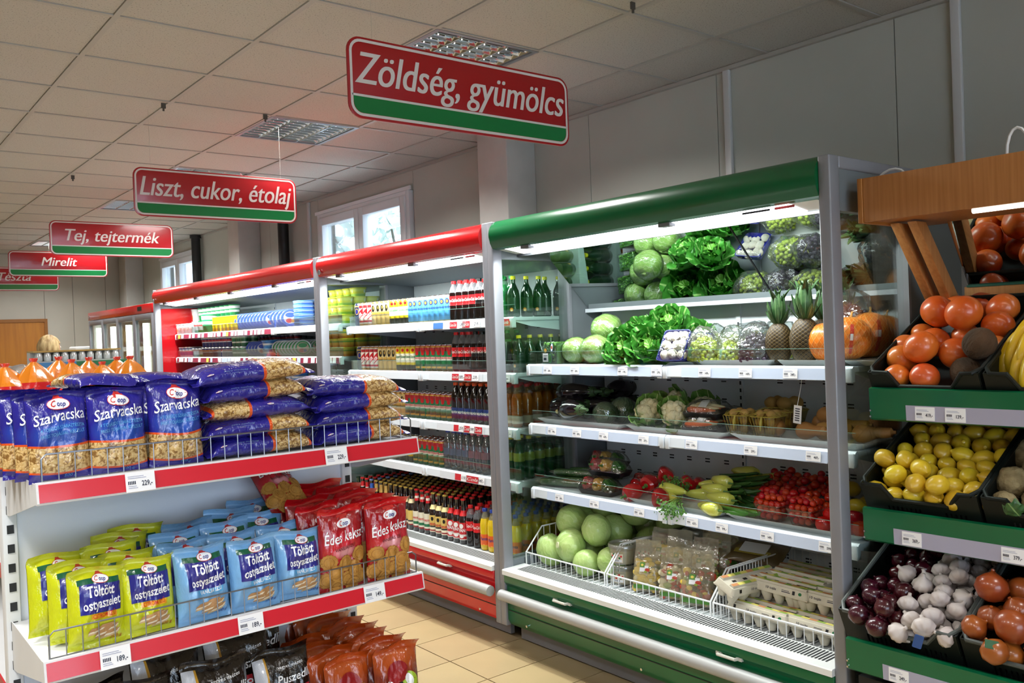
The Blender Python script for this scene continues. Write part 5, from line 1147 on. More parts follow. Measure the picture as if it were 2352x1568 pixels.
for px, X, dz, rot, t in ((1800, 2.99, .012, (.3, 1.45, 1.8), 'round end forward, beside the potatoes'), (1838, 2.985, .012, (1.5, 0, -.4), 'lying across, in front'), (1872, 2.985, .012, (1.5, 0, .5), 'in front of the grey post'), (1912, 3.1, .02, (1.5, 0, .2), 'behind the post'), (1890, 3.12, .06, (1.5, 0, -.6), 'on top behind the post'), (1960, 2.99, .012, (1.5, 0, .2), 'seen through the glass end'), (1870, 3.22, .01, (1.5, 0, 1.2), 'at the back middle'), (1990, 3.2, .012, (1.5, 0, .4), 'at the back of the glass end')):
    p = at(px, X, Z2, .03); SQU((p.x, min(max(p.y, 1.70), 3)+.0, Z2+dz+.038), rot, 'brown butternut squash '+t, 'butternut squashes', .88)
t = E('hanging_price_tag', 'white price tag hanging by a string before the middle produce shelf', 'price tag', at(1832, 2.95, Z2+.12, 0)); MB().box(-.001, .001, -.017, .017, -.04, .03).obj('card', PAPER, t, None, (.1, 0, 0)); MB().tube([(0, 0, .03), (.02, -.005, .1), (.06, -.01, .275)], .0012, 4).obj('string', PAPER, t)
O('printed_code', print_mesh('printed_code', [RECT(-.01, .01, -.03+.009*k, -.026+.009*k, 0) for k in range(6)], FLATX(-.0012), [INK]), t, None, (.1, 0, 0))
# ---- lower shelf z=.775
Z3 = .775
foamtray(1437, 1660, 2.902, 3.10, Z3, 'white tray under the red and yellow peppers', .022); foamtray(1664, 1985, 2.905, 3.12, Z3, 'white tray under the tomatoes', .022)
M_CUC = MT('cucumber_skin', '#2c5a26', .3, coat=.3, vcol='#3d7030', vscale=30, stretch=(1, 1, .2))
CUCM = bent([(0, 0), (.014, .004), (.019, .025), (.02, .15), (.019, .26), (.012, .29), (0, .295)], .35, 14).mesh('fruit', M_CUC); CUCW = bent([(.004, -.035), (.008, -.012), (.019, .012), (.022, .05), (.0222, .15), (.021, .27), (.009, .305), (.006, .33)], .35, 14).mesh('cling_wrap', FILM)
def mk_cuc(): root = E('wrapped_cucumber', '', 'cucumber'); O('fruit', CUCM, root); O('cling_wrap', CUCW, root); return root
CUC = Kind(mk_cuc)
for px, X, dz, rot, t in ((1242, 2.935, 0, (PI/2, 0, .22), 'in front along the edge'), (1262, 2.99, .0, (PI/2, 0, .35), 'second from the edge'), (1275, 3.03, .037, (PI/2, 0, .2), 'resting on the front two'), (1290, 3.08, .001, (PI/2, 0, .3), 'fourth from the edge'), (1310, 3.14, .03, (PI/2, 0, .3), 'dark one at the back'), (1318, 3.2, .0, (PI/2, 0, .2), 'dark one at the very back')):
    p = at(px, X, Z3, .02); CUC((p.x, p.y, Z3+.023+dz), rot, 'film-wrapped green cucumber '+t, 'wrapped cucumbers')
PEPC = {'red': MT('pepper_red', '#b3121a', .12, coat=.7), 'yellow': MT('pepper_yellow', '#e0a51c', .15, coat=.6), 'green': MT('pepper_green', '#22521f', .15, coat=.6)}; M_STEM = MT('pepper_stem', '#4f7a35', .5)
def pepmesh(mat):
    def fn(p, a): k = 1+.10*math.cos(3*a+.5)*min(1, p[2]/.03); return (p[0]*k, p[1]*k, p[2])
    return MB().lathe([(0, .006), (.016, .001), (.028, .008), (.036, .03), (.038, .055), (.034, .076), (.022, .085), (.009, .081), (0, .079)], 24, fn=fn).mesh('fruit', mat)
PSTEM = MB().lathe([(.012, .079), (.006, .086), (.005, .1), (.006, .106), (0, .106)], 8).mesh('stem', M_STEM)
PEPK = {}
def pepper(col, loc, rot, lab, s=1):
    if col not in PEPK:
        def mk(c=col): root = E('bell_pepper', '', 'pepper'); O('fruit', pepmesh(PEPC[c]), root); O('stem', PSTEM, root); return root
        PEPK[col] = Kind(mk)
    return PEPK[col](loc, rot, lab, col+' bell peppers', s)
for q, (px, X, dz, t) in enumerate(((1380, 2.97, .001, 'front'), (1402, 3.06, .078, 'second'), (1400, 3.22, .16, 'back'), (1500, 3.2, .11, 'far back'))):
    p = at(px, X, Z3, .04); tr = tray('pepper_tray', 'film-wrapped tray of mixed peppers, %s one on the lower shelf' % t, 'vegetable tray', (p.x, p.y, Z3+dz), (0, -.05, .06), .225, .105, .025, BLT, .058, 'mixed pepper trays')
    if q > 1: tr.location.z = Z3+.001+(.085 if q == 2 else 0)
    for k, c in enumerate(('green', 'yellow', 'red')): pepper(c, tr.location+Vector((.028, -.068+.068*k, .04)), (0, -PI/2+.15, R.uniform(-.2, .2)), '%s bell pepper in the %s wrapped tray' % (c, t), .86)
for k, (px, X, dz, rot, t) in enumerate(((1463, 2.965, .05, (-.5, -1.9, .2), 'front, beside the wrapped tray'), (1512, 2.955, .046, (.7, -1.8, -.2), 'front, beside the parsley'), (1492, 3.06, .075, (.3, -1.7, 0), 'behind the two front ones'), (1450, 3.08, .04, (.1, -1.7, .8), 'second row by the tray'), (1540, 3.10, .05, (0, -1.8, .3), 'second row by the wax peppers'), (1570, 3.22, .06, (.4, -1.7, .3), 'back row'), (1602, 3.27, .045, (0, -1.6, .5), 'back row by the parsnip'), (1520, 3.17, .1, (.4, -1.7, .3), 'topmost at the back'))):
    p = at(px, X, Z3, .04); pepper('red', (p.x+.03, p.y, Z3+dz), rot, 'shiny red bell pepper '+t, 1.08)
# parsley
M_PARS = MT('parsley_leaf', '#3f6f25', .5, vcol='#557f30', vscale=40)
def parsley(lab, loc, rot, n=240):
    root = E('parsley_bunch', lab, 'parsley', loc, rot, 'parsley bunches'); b = MB(); rr = random.Random(9)
    for k in range(16):
        a = rr.uniform(-.6, .6); e = Vector((-.075*math.cos(a), .06*math.sin(a)*1.6, rr.uniform(-.03, .03)-.01)); b.tube([(0.05, 0, 0), e*.5+Vector((0, 0, .012)), e], .0012, 4, 1)
        for q in range(n//16):
            c = e+Vector((rr.gauss(-.002, .014), rr.gauss(0, .015), rr.gauss(0, .012))); d = Vector((rr.uniform(-1, 1), rr.uniform(-1, 1), rr.uniform(-1, 1))).normalized(); t_ = d.orthogonal().normalized()*.0045; d *= .007
            b.tri([c-d, c+t_, c+d, c-t_], [(0, 1, 2, 3)])
    b.obj('leaves', [M_PARS, MT('parsley_stalk', '#6f9a45', .5)], root, kind='stuff'); return root
p = at(1552, 2.90, Z3, .03); parsley('bunch of curly parsley drooping over the shelf rail', (p.x+.02, p.y, Z3+.04), (0, -.35, .3))
p = at(1560, 3.1, Z3, .05); parsley('bunch of parsley lying behind the red peppers', (p.x, p.y, Z3+.08), (0, .1, .6))
O('parsnip', PARM, None, at(1650, 3.2, Z3, .04)+Vector((0, 0, .06)), (PI/2, 0, -.4), 1.3, 'large pale parsnip at the back beside the wax peppers', 'parsnip')
# wax peppers, green chillies, beans
M_WAX = MT('wax_pepper_skin', '#cfd25c', .2, coat=.5, var=.06, vscale=6, objrand=.12); M_CHI = MT('green_pepper_skin', '#4f9a2c', .2, coat=.5, objrand=.1)
def longpep(L, r, mat, nm, cat):
    def mk():
        root = E(nm, '', cat); bent([(0, 0), (r*.25, .004), (r*.55, L*.2), (r*.9, L*.6), (r, L*.82), (r*.75, L*.95), (r*.3, L*.985), (0, L*.975)], 1.2, 14).obj('fruit', mat, root)
        b = MB(); b.tube([(1.2*L*L, 0, L*.97), (1.2*L*L+.004, 0, L*1.04), (1.2*L*L+.012, 0, L*1.12)], [.006, .004, .004], 6); b.obj('stem', M_STEM, root); return root
    return Kind(mk)
WAX = longpep(.15, .031, M_WAX, 'wax_pepper', 'pepper'); CHI = longpep(.16, .011, M_CHI, 'green_chilli', 'pepper')
for k, (px, X, dz, rot, t) in enumerate(((1572, 2.945, .022, (PI/2, .1, 2.6), 'front, beside the parsley'), (1622, 2.94, .022, (PI/2, 0, -.5), 'front, pointing along the edge'), (1592, 3.0, .05, (PI/2, 0, 2.9), 'second row, crossed over'), (1640, 3.0, .05, (PI/2, 0, -.3), 'second row, along the edge'), (1588, 3.06, .03, (PI/2, 0, .4), 'third row by the parsley'), (1630, 3.07, .07, (PI/2, 0, -.4), 'third row, raised'), (1660, 3.08, .03, (PI/2, 0, .3), 'third row by the beans'), (1620, 3.15, .06, (PI/2, 0, .5), 'fourth row'), (1655, 3.16, .095, (PI/2, 0, -.6), 'fourth row, raised'), (1690, 3.2, .08, (PI/2, 0, .2), 'back row by the slots'), (1700, 3.27, .12, (PI/2, 0, -.3), 'topmost at the back'), (1740, 3.28, .09, (PI/2, 0, .3), 'back row, farthest along'))):
    p = at(px, X, Z3, .03); WAX((p.x, p.y+.04, Z3+dz+.014), rot, 'pale yellow wax pepper '+t, 'wax peppers')
for k, (px, X, dz, rot, t) in enumerate(((1652, 2.935, .012, (PI/2, 0, -.1), 'in front, lowest'), (1665, 2.955, .028, (PI/2, .3, -.25), 'in front, upper'), (1680, 2.975, .012, (PI/2, 0, -.2), 'behind the front two'), (1700, 3.0, .018, (PI/2, 0, -.35), 'next to the tomato punnet'))):
    p = at(px, X, Z3, .02); CHI((p.x, p.y+.03, Z3+dz+.012), rot, 'long bright green chilli pepper '+t, 'green chillies')
BEANM = bent([(0, 0), (.007, .006), (.0085, .06), (.0085, .16), (.006, .19), (0, .2)], .8, 8).mesh('long_green_bean', MT('bean_skin', '#2f5a24', .35, coat=.2, objrand=.15))
for k in range(30):
    px = 1668+R.uniform(0, 62); X = 3.03+.0065*k+R.uniform(-.004, .004); p = at(px, X, Z3, .04)
    O('long_green_bean', BEANM, None, (p.x, p.y+.08, Z3+.014+.0034*k+R.uniform(0, .006)), (PI/2+R.uniform(-.15, .1), R.uniform(0, 6), R.uniform(-.5, .3)), None, 'long dark green bean, %s from the front of the pile by the tomatoes' % od(k), 'bean', 'long green beans')
# tomatoes
M_TOM = MT('tomato_skin', '#c2240e', .14, coat=.4, var=.06, vscale=6, objrand=.15); TOMM = MB().sphere((0, 0, .0125), (.0135, .0135, .0125), 14, 10).mesh('cherry_tomato', M_TOM)
TOMB = MB().lathe([(0, .004), (.018, 0), (.029, .012), (.032, .028), (.027, .044), (.014, .051), (.004, .048), (0, .048)], 20).mesh('tomato', M_TOM)
PUNS = []
for q, (px, X, t) in enumerate(((1777, 2.985, 'in front by the chillies'), (1851, 2.985, 'in front by the loose tomato'))):
    p = at(px, X, Z3, .04); pu = punnet('tomato_punnet', 'clear punnet heaped with cherry tomatoes '+t, 'tomato punnet', (p.x, p.y, Z3+.012), (0, 0, 0), .125, .115, .065, CLEARP, 'tomato punnets'); kk = 0
    for z_ in (.004, .029, .053, .077):
        m_ = 3 if z_ < .06 else 2
        for i in range(m_):
            for j in range(4 if z_ > .02 else 3):
                o = O('cherry_tomato', TOMM, None, pu.location+Vector(((i-(m_-1)/2)*.0275+R.uniform(-.002, .002), (j-1.5 if z_ > .02 else j-1)*.0275+R.uniform(-.002, .002), z_+R.uniform(0, .003))), (R.uniform(-1, 1)*.3, 0, R.uniform(0, 3)), .98, 'red cherry tomato, %s in the punnet %s' % (od(kk), ('by the chillies', 'by the loose tomato')[q]), 'tomato', 'cherry tomatoes in punnets'); kk += 1
kk = 0
for r_ in range(9):
    for j in range(13):
        px = 1742+j*13+r_*5; X = 3.075+.034*r_; p = at(px, X, Z3, .05)
        if p.y < 1.68: continue
        O('cherry_tomato', TOMM, None, (p.x+R.uniform(-.006, .006), p.y+R.uniform(-.006, .006), Z3+.018+.011*r_+R.uniform(0, .012)), (0, 0, 0), R.uniform(1.15, 1.4), 'loose cherry tomato, %s along in row %s of the heap behind the punnets' % (od(j), ('one', 'two', 'three', 'four', 'five', 'six', 'seven', 'eight', 'nine')[r_]), 'tomato', 'heaped cherry tomatoes'); kk += 1
hp = MB(); 
def heap(u, v): x = 3.08+.3*v; y = 1.68+.62*u; return (x, y, Z3+.004+.088*v+.01*nz((x, y, 0), 20))
for px, X, dz, t in ((1886, 2.945, .012, 'in front of the grey post'), (1906, 2.99, .04, 'higher, behind the grey post'), (1950, 2.95, .012, 'seen through the glass end, nearer'), (1974, 2.96, .012, 'last in front at the glass end'), (1935, 3.03, .012, 'second row behind the post'), (1962, 3.04, .03, 'second row at the glass end'), (1990, 3.08, .012, 'third row at the glass end')):
    p = at(px, X, Z3, .03); O('tomato', TOMB, None, (p.x, max(p.y, 1.685), Z3+dz), (R.uniform(-.3, .3), R.uniform(-.3, .3), 0), 1.0, 'round red tomato '+t, 'tomato', 'large tomatoes')
LEMM = MB().lathe([(0, -.004), (.006, -.001), (.016, .006), (.026, .02), (.0285, .036), (.025, .054), (.014, .066), (.007, .071), (.005, .076), (0, .077)], 18).mesh('lemon', MT('lemon_skin', '#d8b52a', .35, coat=.25, var=.1, vscale=6, bump=.2, bscale=140, bdist=.001, objrand=.22))
for k, (px, X, dz) in enumerate(((1945, 3.2, .10), (1968, 3.22, .10), (1990, 3.25, .10), (1975, 3.28, .15))):
    p = at(px, X, Z3, .1); O('lemon', LEMM, None, (p.x, max(p.y, 1.7), Z3+dz-.04), (1.5, 0, k), 1.1, 'lemon behind the tomatoes at the glass end, %s along' % od(k), 'lemon', 'lemons in the produce case')
# ---- baskets on the case floor
WW = MT('white_wire', '#eef1f2', .3)
def basket(lab, y0, y1, z=.373):
    root = E('wire_basket', lab, 'basket', (3.1, (y0+y1)/2, z), (0, 0, 0), 'white wire baskets'); b = MB(); fr = MB(); W = (y1-y0)/2-.004
    xf, xm, xb = -.282, -.17, .30; hf, hb = .075, .19
    def rim(x): return hf if x <= xf else (hf+(hb-hf)*(x-xf)/(xm-xf) if x < xm else hb)
    for s in (-1, 1):
        fr.tube([(xf, s*W, .004), (xf, s*W, hf), (xm, s*W, hb), (xb, s*W, hb), (xb, s*W, .004)], .004, 6)
        n = 14
        for k in range(1, n): x = xf+(xb-xf)*k/n; b.tube([(x, s*W, .004), (x, s*W, rim(x))], .0022, 5)
        fr.tube([(xf, s*W, .004), (xb, s*W, .004)], .003, 5)
    fr.tube([(xf, -W, hf), (xf, W, hf)], .004, 6); fr.tube([(xb, -W, hb), (xb, W, hb)], .004, 6); fr.tube([(xf, -W, .004), (xf, W, .004)], .003, 5)
    n = int(2*W/.037)
    for k in range(1, n):
        y = -W+2*W*k/n; b.tube([(xf, y, hf), (xf, y, .004), (xb, y, .004), (xb, y, hb)], .0022, 5)
    b.obj('wires', WW, root, kind='stuff'); fr.obj('frame', WW, root); return root
B1 = (2.885, 3.462); B2 = (2.275, 2.878); B3 = (1.655, 2.268)
basket('white wire basket full of cabbages', *B1); basket('white wire basket of pickle tubs and bags, in the middle', *B2); basket('white wire basket with egg cartons beside the grey post', *B3)
CABM = [headmesh('head', .078, M_CAB, .05, s+10, .9) for s in range(3)]; CSTEM = MB().lathe([(0, .0), (.014, .0), (.016, .006), (.02, .012)], 10).mesh('cut_stalk', MT('cabbage_stalk', '#d3d6a8', .6))
def mk_cab(i):
    def mk(): root = E('cabbage', '', 'cabbage'); O('head', CABM[i], root); O('cut_stalk', CSTEM, root, (0, 0, -.002)); return root
    return Kind(mk)
CABK = [mk_cab(i) for i in range(3)]
Z4 = .382; kk = 0
for (px, py, X, s, t) in ((1255, 1292, 2.925, .98, 'lowest, in the front corner by the glass'), (1300, 1305, 2.93, 1.02, 'front, second from the glass'), (1335, 1318, 3.01, .9, 'low, between the front ones'), (1340, 1338, 2.925, .82, 'front, ridged, third from the glass'), (1375, 1350, 2.935, .95, 'front, nearest to the pickle basket'), (1282, 1232, 3.04, 1.0, 'upper, by the basket side near the glass'), (1312, 1248, 2.99, 1.0, 'upper, above the front row'), (1358, 1272, 3.0, .98, 'showing its cut stalk ridges, middle'), (1400, 1270, 3.1, .9, 'half hidden behind the pickle tub'), (1350, 1226, 3.12, 1.0, 'in the middle row'), (1390, 1240, 3.12, 1.1, 'with torn outer leaf, in the middle'), (1395, 1200, 3.17, 1.2, 'largest, high in the heap'), (1340, 1168, 3.31, 1.0, 'at the back near the glass, under the shelf'), (1440, 1215, 3.2, 1.0, 'wrinkled one high in the heap'), (1420, 1185, 3.31, 1.0, 'at the back under the shelf rail'), (1480, 1200, 3.3, 1.0, 'at the back, above the tubs'), (1535, 1205, 3.32, 1.05, 'dark one at the far back'), (1370, 1290, 3.1, .9, 'low in the second row'), (1450, 1250, 3.22, .9, 'low behind the tubs'), (1500, 1232, 3.25, .9, 'lying behind the purple tubs')):
    q = onx(px, py, X); CABK[kk % 3]((q.x, min(q.y, 3.385), max(Z4, q.z-.07*s)), (R.uniform(-2.2, 2.2) if kk not in (7,) else -1.2, R.uniform(-.8, .8), R.uniform(0, 6)), 'pale green cabbage '+t, 'cabbages in the wire basket', s*1.04); kk += 1
# the head mesh stands on z=0, so turned ones are recentred; then they are pushed apart inside the basket
CL = [o for o in COL.objects if o.parent is None and o.name.startswith('cabbage')]; CP = [o.location+Vector((0, 0, .07*o.scale[0])) for o in CL]
for _ in range(40):
    for i in range(len(CL)):
        for j in range(i):
            d = CP[i]-CP[j]; R_ = .0755*(CL[i].scale[0]+CL[j].scale[0])
            if d.length < R_: k = d*((R_-d.length)/d.length*.5); CP[i] += k; CP[j] -= k
        r = .08*CL[i].scale[0]; CP[i].x = min(max(CP[i].x, 2.83+r), 3.40-r*.9); CP[i].y = min(CP[i].y, 3.452-r); CP[i].z = max(CP[i].z, .384+r*.9)
for o, p in zip(CL, CP): o.location = p-Euler(o.rotation_euler).to_matrix() @ Vector((0, 0, .07*o.scale[0]))
# pickle tubs, purple tubs, bags
TUBC = MCLEAR('milky_tub', '#e6e8e2', .14, .2, haze=.3, hcol='#e2e2da')
def pickle_tub(lab, loc, r, h, content, grp, label=True, sq=False):
    root = E('pickle_tub', lab, 'food tub', loc, (0, 0, R.uniform(-.2, .2)), grp)
    MB().lathe([(0, .003), (r*.86, .003), (r*.92, h*.74), (0, h*.76)], 22).obj('pickles', content, root)
    MB().lathe([(0, 0), (r*.9, 0), (r*.97, h*.9), (r*.97, h)], 24).obj('tub', TUBC, root)
    MB().lathe([(r*.99, h*.86), (r*1.05, h*.88), (r*1.05, h), (r*.98, h+.006), (r*.92, h), (r*.9, h-.008), (0, h-.008)], 24).obj('lid', TUBC, root)
    if label:
        L = [RECT(-.035, .035, h*.12, h*.6, 0, 6, 1, off=.0012), RECT(-.03, .03, h*.16, h*.3, 1, 6, 1, off=.0018), T('349', 0, h*.19, .012, 3, .03, off=.0024)]+[ELL(-.026+.0075*i, h*(.38+.09*((i*7) % 3)), .005, .005, 2 if i % 2 else 4, 8, off=.0018) for i in range(8)]
        lm = print_mesh('printed_label', L, CYL(r*.94), [MT('label_mixed', '#d8c8b0', .45), PAPER, RP, INK, GRP]); O('printed_label', lm, root, None, (0, 0, RZ+.35))
    return root
PK1 = MT('pickle_cream', '#c9b888', .5, vcol='#b3a46a', vscale=30); PK2 = MT('pickle_green', '#6f6a2a', .5, vcol='#8a7a3a', vscale=30); PK3 = MT('pickle_purple', '#3a1236', .4)
q = onx(1432, 1290, 2.955); pickle_tub('round milky tub of pickles with label, topmost of its stack in front', (q.x, q.y, .379+.095), .068, .085, PK1, 'round pickle tubs'); pickle_tub('round milky pickle tub at the bottom of the front stack', (q.x, q.y, .379), .068, .085, PK1, 'round pickle tubs')
q = onx(1485, 1285, 3.07); pickle_tub('round milky tub of cauliflower pickles behind the front stack', (q.x, q.y, .379+.095), .068, .085, PK1, 'round pickle tubs'); pickle_tub('round milky tub under the cauliflower pickles', (q.x, q.y, .379), .068, .085, PK1, 'round pickle tubs')
q = onx(1590, 1280, 3.13); pickle_tub('round tub of green pickles beside the tall jar', (q.x, q.y, .379+.1), .064, .085, PK2, 'round pickle tubs', False); pickle_tub('round tub under the green pickles', (q.x, q.y, .379), .064, .09, PK2, 'round pickle tubs', False)
q = onx(1597, 1245, 3.2); pickle_tub('tall tub of dark pickles under the shelf rail', (q.x+.06, q.y+.05, .379), .06, .22, PK2, 'round pickle tubs')
PUR = MCLEAR('purple_film', '#7a4a86', .14, .1, haze=.45, hcol='#5f2a6a')
for k, (px, X, z_) in enumerate(((1530, 3.17, .379), (1532, 3.19, .379+.105), (1585, 3.3, .379), (1580, 3.31, .379+.105))):
    y = ycol(px, X, z_+.05); t = punnet('red_cabbage_tub', 'square purple tub of red cabbage, '+('lower front', 'upper front with label', 'lower back', 'upper back')[k], 'food tub', (X, y, z_), (0, 0, .1), .11, .10, .10, PUR, 'red cabbage tubs'); MB().box(-.036, .036, -.04, .04, .003, .085).obj('red_cabbage', PK3, t, bevel=.01)
    MB().box(-.049, .049, -.054, .054, .1, .104).obj('lid', PUR, t, bevel=.004)
    if k == 1: O('printed_label', print_mesh('printed_label', [RECT(-.03, .03, .01, .08, 0), RECT(-.025, .025, .015, .035, 1, off=.001)]+[ELL(-.02+.01*i, .055+.008*(i % 2), .007, .007, 2 if i % 2 else 3, 8, off=.001) for i in range(5)], FLATX(-.05), [MT('label_mixed'), PAPER, RP, GRP]), t)
def pouchf(w_, h_, d_, seed):
    def D(x, y):
        u = 2*x/w_; v = y/h_; s = max(0, min(1, (v-.03)/.62)); b = max(0, 1-abs(2*s-1)**2.6)**.7 if v < .66 else 0; e = max(0, 1-abs(u)**2.6)**.6
        return d_/2*b*e+.004*nz((x*30, y*18, 0), 1, seed)*(1 if abs(u) < .97 else .2)
    return D
CHK = [MT('veg_yellow', '#f0cf50', .35, coat=.4), MT('veg_green', '#8aa03c', .35, coat=.4), MT('veg_red', '#b8361c', .35, coat=.4), MT('veg_cream', '#f2e8c4', .4, coat=.3), MT('veg_brown', '#7a5a26', .4, coat=.3)]
def veg_bag(lab, loc, rot, w_, h_, d_, mix, seed):
    root = E('pickled_vegetable_bag', lab, 'vegetable bag', loc, rot, 'bags of pickled vegetables'); D = pouchf(w_, h_, d_, seed); rr = random.Random(seed); b = MB()
    for k in range(60):
        x = rr.uniform(-w_*.42, w_*.42); y = rr.uniform(h_*.05, h_*.62); r = rr.uniform(.008, .016); dd = max(.0, D(x, y)-r*.7)
        b.sphere((x, -dd+rr.uniform(0, .01), y), (r*rr.uniform(.8, 1.6), r*.6, r*rr.uniform(.7, 1.3)), 8, 6, rr.choice(mix))
    b.obj('vegetables', CHK, root, kind='stuff')
    f = MB()
    for s in (-1, 1): f.grid(lambda u, v: ((u-.5)*w_*(1-.10*v*v), s*(D((u-.5)*w_, v*h_)+.002)+.03*max(0, v-.66)*math.sin(seed+v*9), v*h_*(1-.04*math.sin(u*9+seed)*max(0, v-.7))), 14, 18)
    f.obj('bag_film', MCLEAR('pouch_film', '#f4f2ea', .08, .14, bump=.4, bscale=18, haze=.28, hcol='#efe9d0'), root)
    S = lambda x, y: ((x, -D(x, y)-.004, y), (0, -1, 0))
    L = [RECT(-w_*.2, w_*.12, h_*.38, h_*.50, 0, 4, 3), RECT(-w_*.2, -w_*.02, h_*.46, h_*.56, 1, 3, 2, off=.0012), ELL(-w_*.11, h_*.51, w_*.05, h_*.025, 2, 10, off=.002), ELL(w_*.08, h_*.42, w_*.09, h_*.035, 3, 10, off=.0012), ELL(w_*.02, h_*.38, w_*.06, h_*.022, 4, 10, off=.0016), RECT(-w_*.44, w_*.44, h_*.05, h_*.13, 1, 8, 2)]
    O('printed_label', print_mesh('printed_label', L, S, [PAPER, MT('label_leafgreen', '#4f8a2a', .4), YEL, CHK[2], CHK[1]]), root); return root
rotf = lambda a=0., lean=-.25: (lean, 0, RZ+.35+a)
for k, (px, X, dz, w_, h_, mix, a, t) in enumerate(((1482, 2.90, .004, .13, .23, (0, 0, 0, 3), .05, 'of yellow peppers, in front near the tub stack'), (1545, 2.90, .004, .13, .22, (0, 3, 3, 2, 1), .1, 'of mixed salad, second in front'), (1598, 2.895, .004, .15, .235, (1, 2, 0, 4, 4), 0, 'with red and green pieces, nearest to the eggs'), (1520, 3.01, .07, .14, .2, (0, 0, 3), -.1, 'of yellow peppers, raised behind the front row'), (1560, 3.0, .05, .12, .23, (3, 3, 0), .2, 'mostly empty cream one standing tall'), (1612, 3.02, .05, .13, .21, (0, 1, 3), -.1, 'behind the one nearest to the eggs'), (1640, 3.12, .06, .14, .2, (4, 1, 2), 0, 'with green label, in the third row'), (1660, 3.2, .1, .14, .2, (4, 4, 1), .1, 'at the back under the shelf'), (1640, 3.28, .17, .14, .2, (4, 4, 3), 0, 'highest at the back'))):
    p = at(px, X, .377+dz, .1); veg_bag('clear pouch '+t, (p.x, max(p.y, 2.33), .378+dz), rotf(a), w_, h_, .05, mix, k+1)
t = E('noodle_pack', 'brown film pack with white label lying at the back by the egg basket', 'food pack', (3.25, 2.36, .53), (.05, -.3, .25)); MB().grid(lambda u, v: (.09*math.cos(2*PI*u)*(1 if abs(math.cos(2*PI*u)) < .9 else .97), (v-.5)*.26, .03*math.sin(2*PI*u)*max(.05, 1-abs(2*v-1)**4)), 18, 14, wu=True).obj('film', MT('brown_film', '#6f5a34', .2, coat=.6, var=.2), t)
MB().box(-.05, .03, -.06, .06, .0285, .031).obj('printed_label', PAPER, t); MB().box(-.06, -.03, -.08, .08, .0275, .0295).obj('printed_stripe', MT('label_ochre', '#a8932c', .4), t)
t.location.z = .555
# egg cartons
M_PULP = MT('egg_carton_pulp', '#cfc8b6', .9, var=.06, vscale=20, bump=.3, bscale=120, bdist=.002)
def mk_egg_carton():
    root = E('egg_carton', '', 'egg carton'); L, Wd = .30, .11; lid = MB(); rr_ = lambda w_, h_, r: rrect(w_, h_, r)
    a = rrect(Wd, L, .012); c = rrect(Wd*.86, L*.95, .012); n = len(a)
    for rg, z in ((a, .045), (a, .05), (c, .074)): lid.v += [(x, y, z) for x, y in rg]
    for q in range(2):
        for i in range(n): lid.face((q*n+i, q*n+(i+1) % n, (q+1)*n+(i+1) % n, (q+1)*n+i), 0, True)
    lid.face([2*n+i for i in range(n)], 0); lid.face(list(range(n))[::-1], 0)
    for s in (-1, 1): lid.prism([(s*.030-.012, .074), (s*.030+.012, .074), (s*.030+.009, .082), (s*.030-.009, .082)], -L*.46, L*.46, 'y')
    lid.obj('lid', M_PULP, root)
    b = MB()
    for i in range(5):
        for s in (-1, 1): b.lathe([(0, 0), (.014, 0), (.0245, .028), (.026, .044)], 12, fn=lambda p, a_: (p[0]+s*.027, p[1]+(i-2)*.058, p[2]))
    b.box(-Wd/2, Wd/2, -L/2, L/2, .041, .046); b.obj('egg_tray', M_PULP, root)
    h = MB()
    for i in range(4): h.box(-.006, .006, -.115+.06*i+.02, -.115+.06*i+.04, .0735, .0748)
    h.obj('lid_holes', MT('hole_dark', '#1d140d', .8), root, kind='stuff')
    S = lambda x, y: ((x, y, .0822), (0, 0, 1)); em = [MT('egg_green', '#8fae4a', .6), MT('egg_yellow', '#d9cf6a', .6), MT('egg_orange', '#c98a5a', .6)]
    for s in (-1, 1): O('printed_strip', print_mesh('printed_strip', [RECT(s*.030-.008, s*.030+.008, -.135+.034*k, -.135+.034*(k+1), (0, 1, 0, 2, 1, 0, 1, 2)[k]) for k in range(8)], S, em), root)
    nrm = Vector((-.95, 0, .29)); S2 = lambda x, y: ((-.055+.0077*(y/.024), -x, .05+y), tuple(nrm))
    O('printed_side', print_mesh('printed_side', [T('10 tojás', -.02, .006, .013, 0, .05, .01), RECT(-.11, -.098, .004, .018, 1), RECT(.08, .092, .004, .018, 1), ELL(.115, .012, .008, .006, 2, 10), RECT(.03, .07, .006, .009, 0), RECT(.03, .065, .012, .014, 0)], S2, [INK, BLACK, GRP]), root)
    return root
EGGC = Kind(mk_egg_carton)
for k, (px, X, z_, rot, t) in enumerate(((1755, 2.91, .379, (0, 0, -.06), 'lowest in front, behind the wires'), (1872, 2.91, .379, (0, 0, -.04), 'lowest in front, by the grey post'), (1795, 3.04, .379, (0, 0, -.05), 'lower of the second row'), (1898, 3.05, .379, (0, 0, 0), 'lower of the second row by the post'), (1800, 2.99, .463, (0, 0, -.06), 'upper, with black marks on its side, in the middle'), (1902, 2.99, .463, (0, 0, -.02), 'upper, half behind the grey post'), (1843, 3.17, .379, (0, 0, -.05), 'bottom of the back row'), (1838, 3.115, .463, (0, 0, -.05), 'upper of the third row'), (1868, 3.235, .463, (0, 0, -.05), 'upper of the back row'), (1790, 3.26, .379, (0, 0, 1.57), 'lengthwise in the back corner by the wires'))):
    p = at(px, X, z_, .04); EGGC((p.x, min(max(p.y, 1.82), 2.1), z_), rot, 'grey pulp egg carton '+t, 'egg cartons')
q = onx(1690, 1400, 2.9); EGGC((2.965, 2.205, .47), (.0, -.35, 1.42), 'grey pulp egg carton propped on edge against the basket side', 'egg cartons')
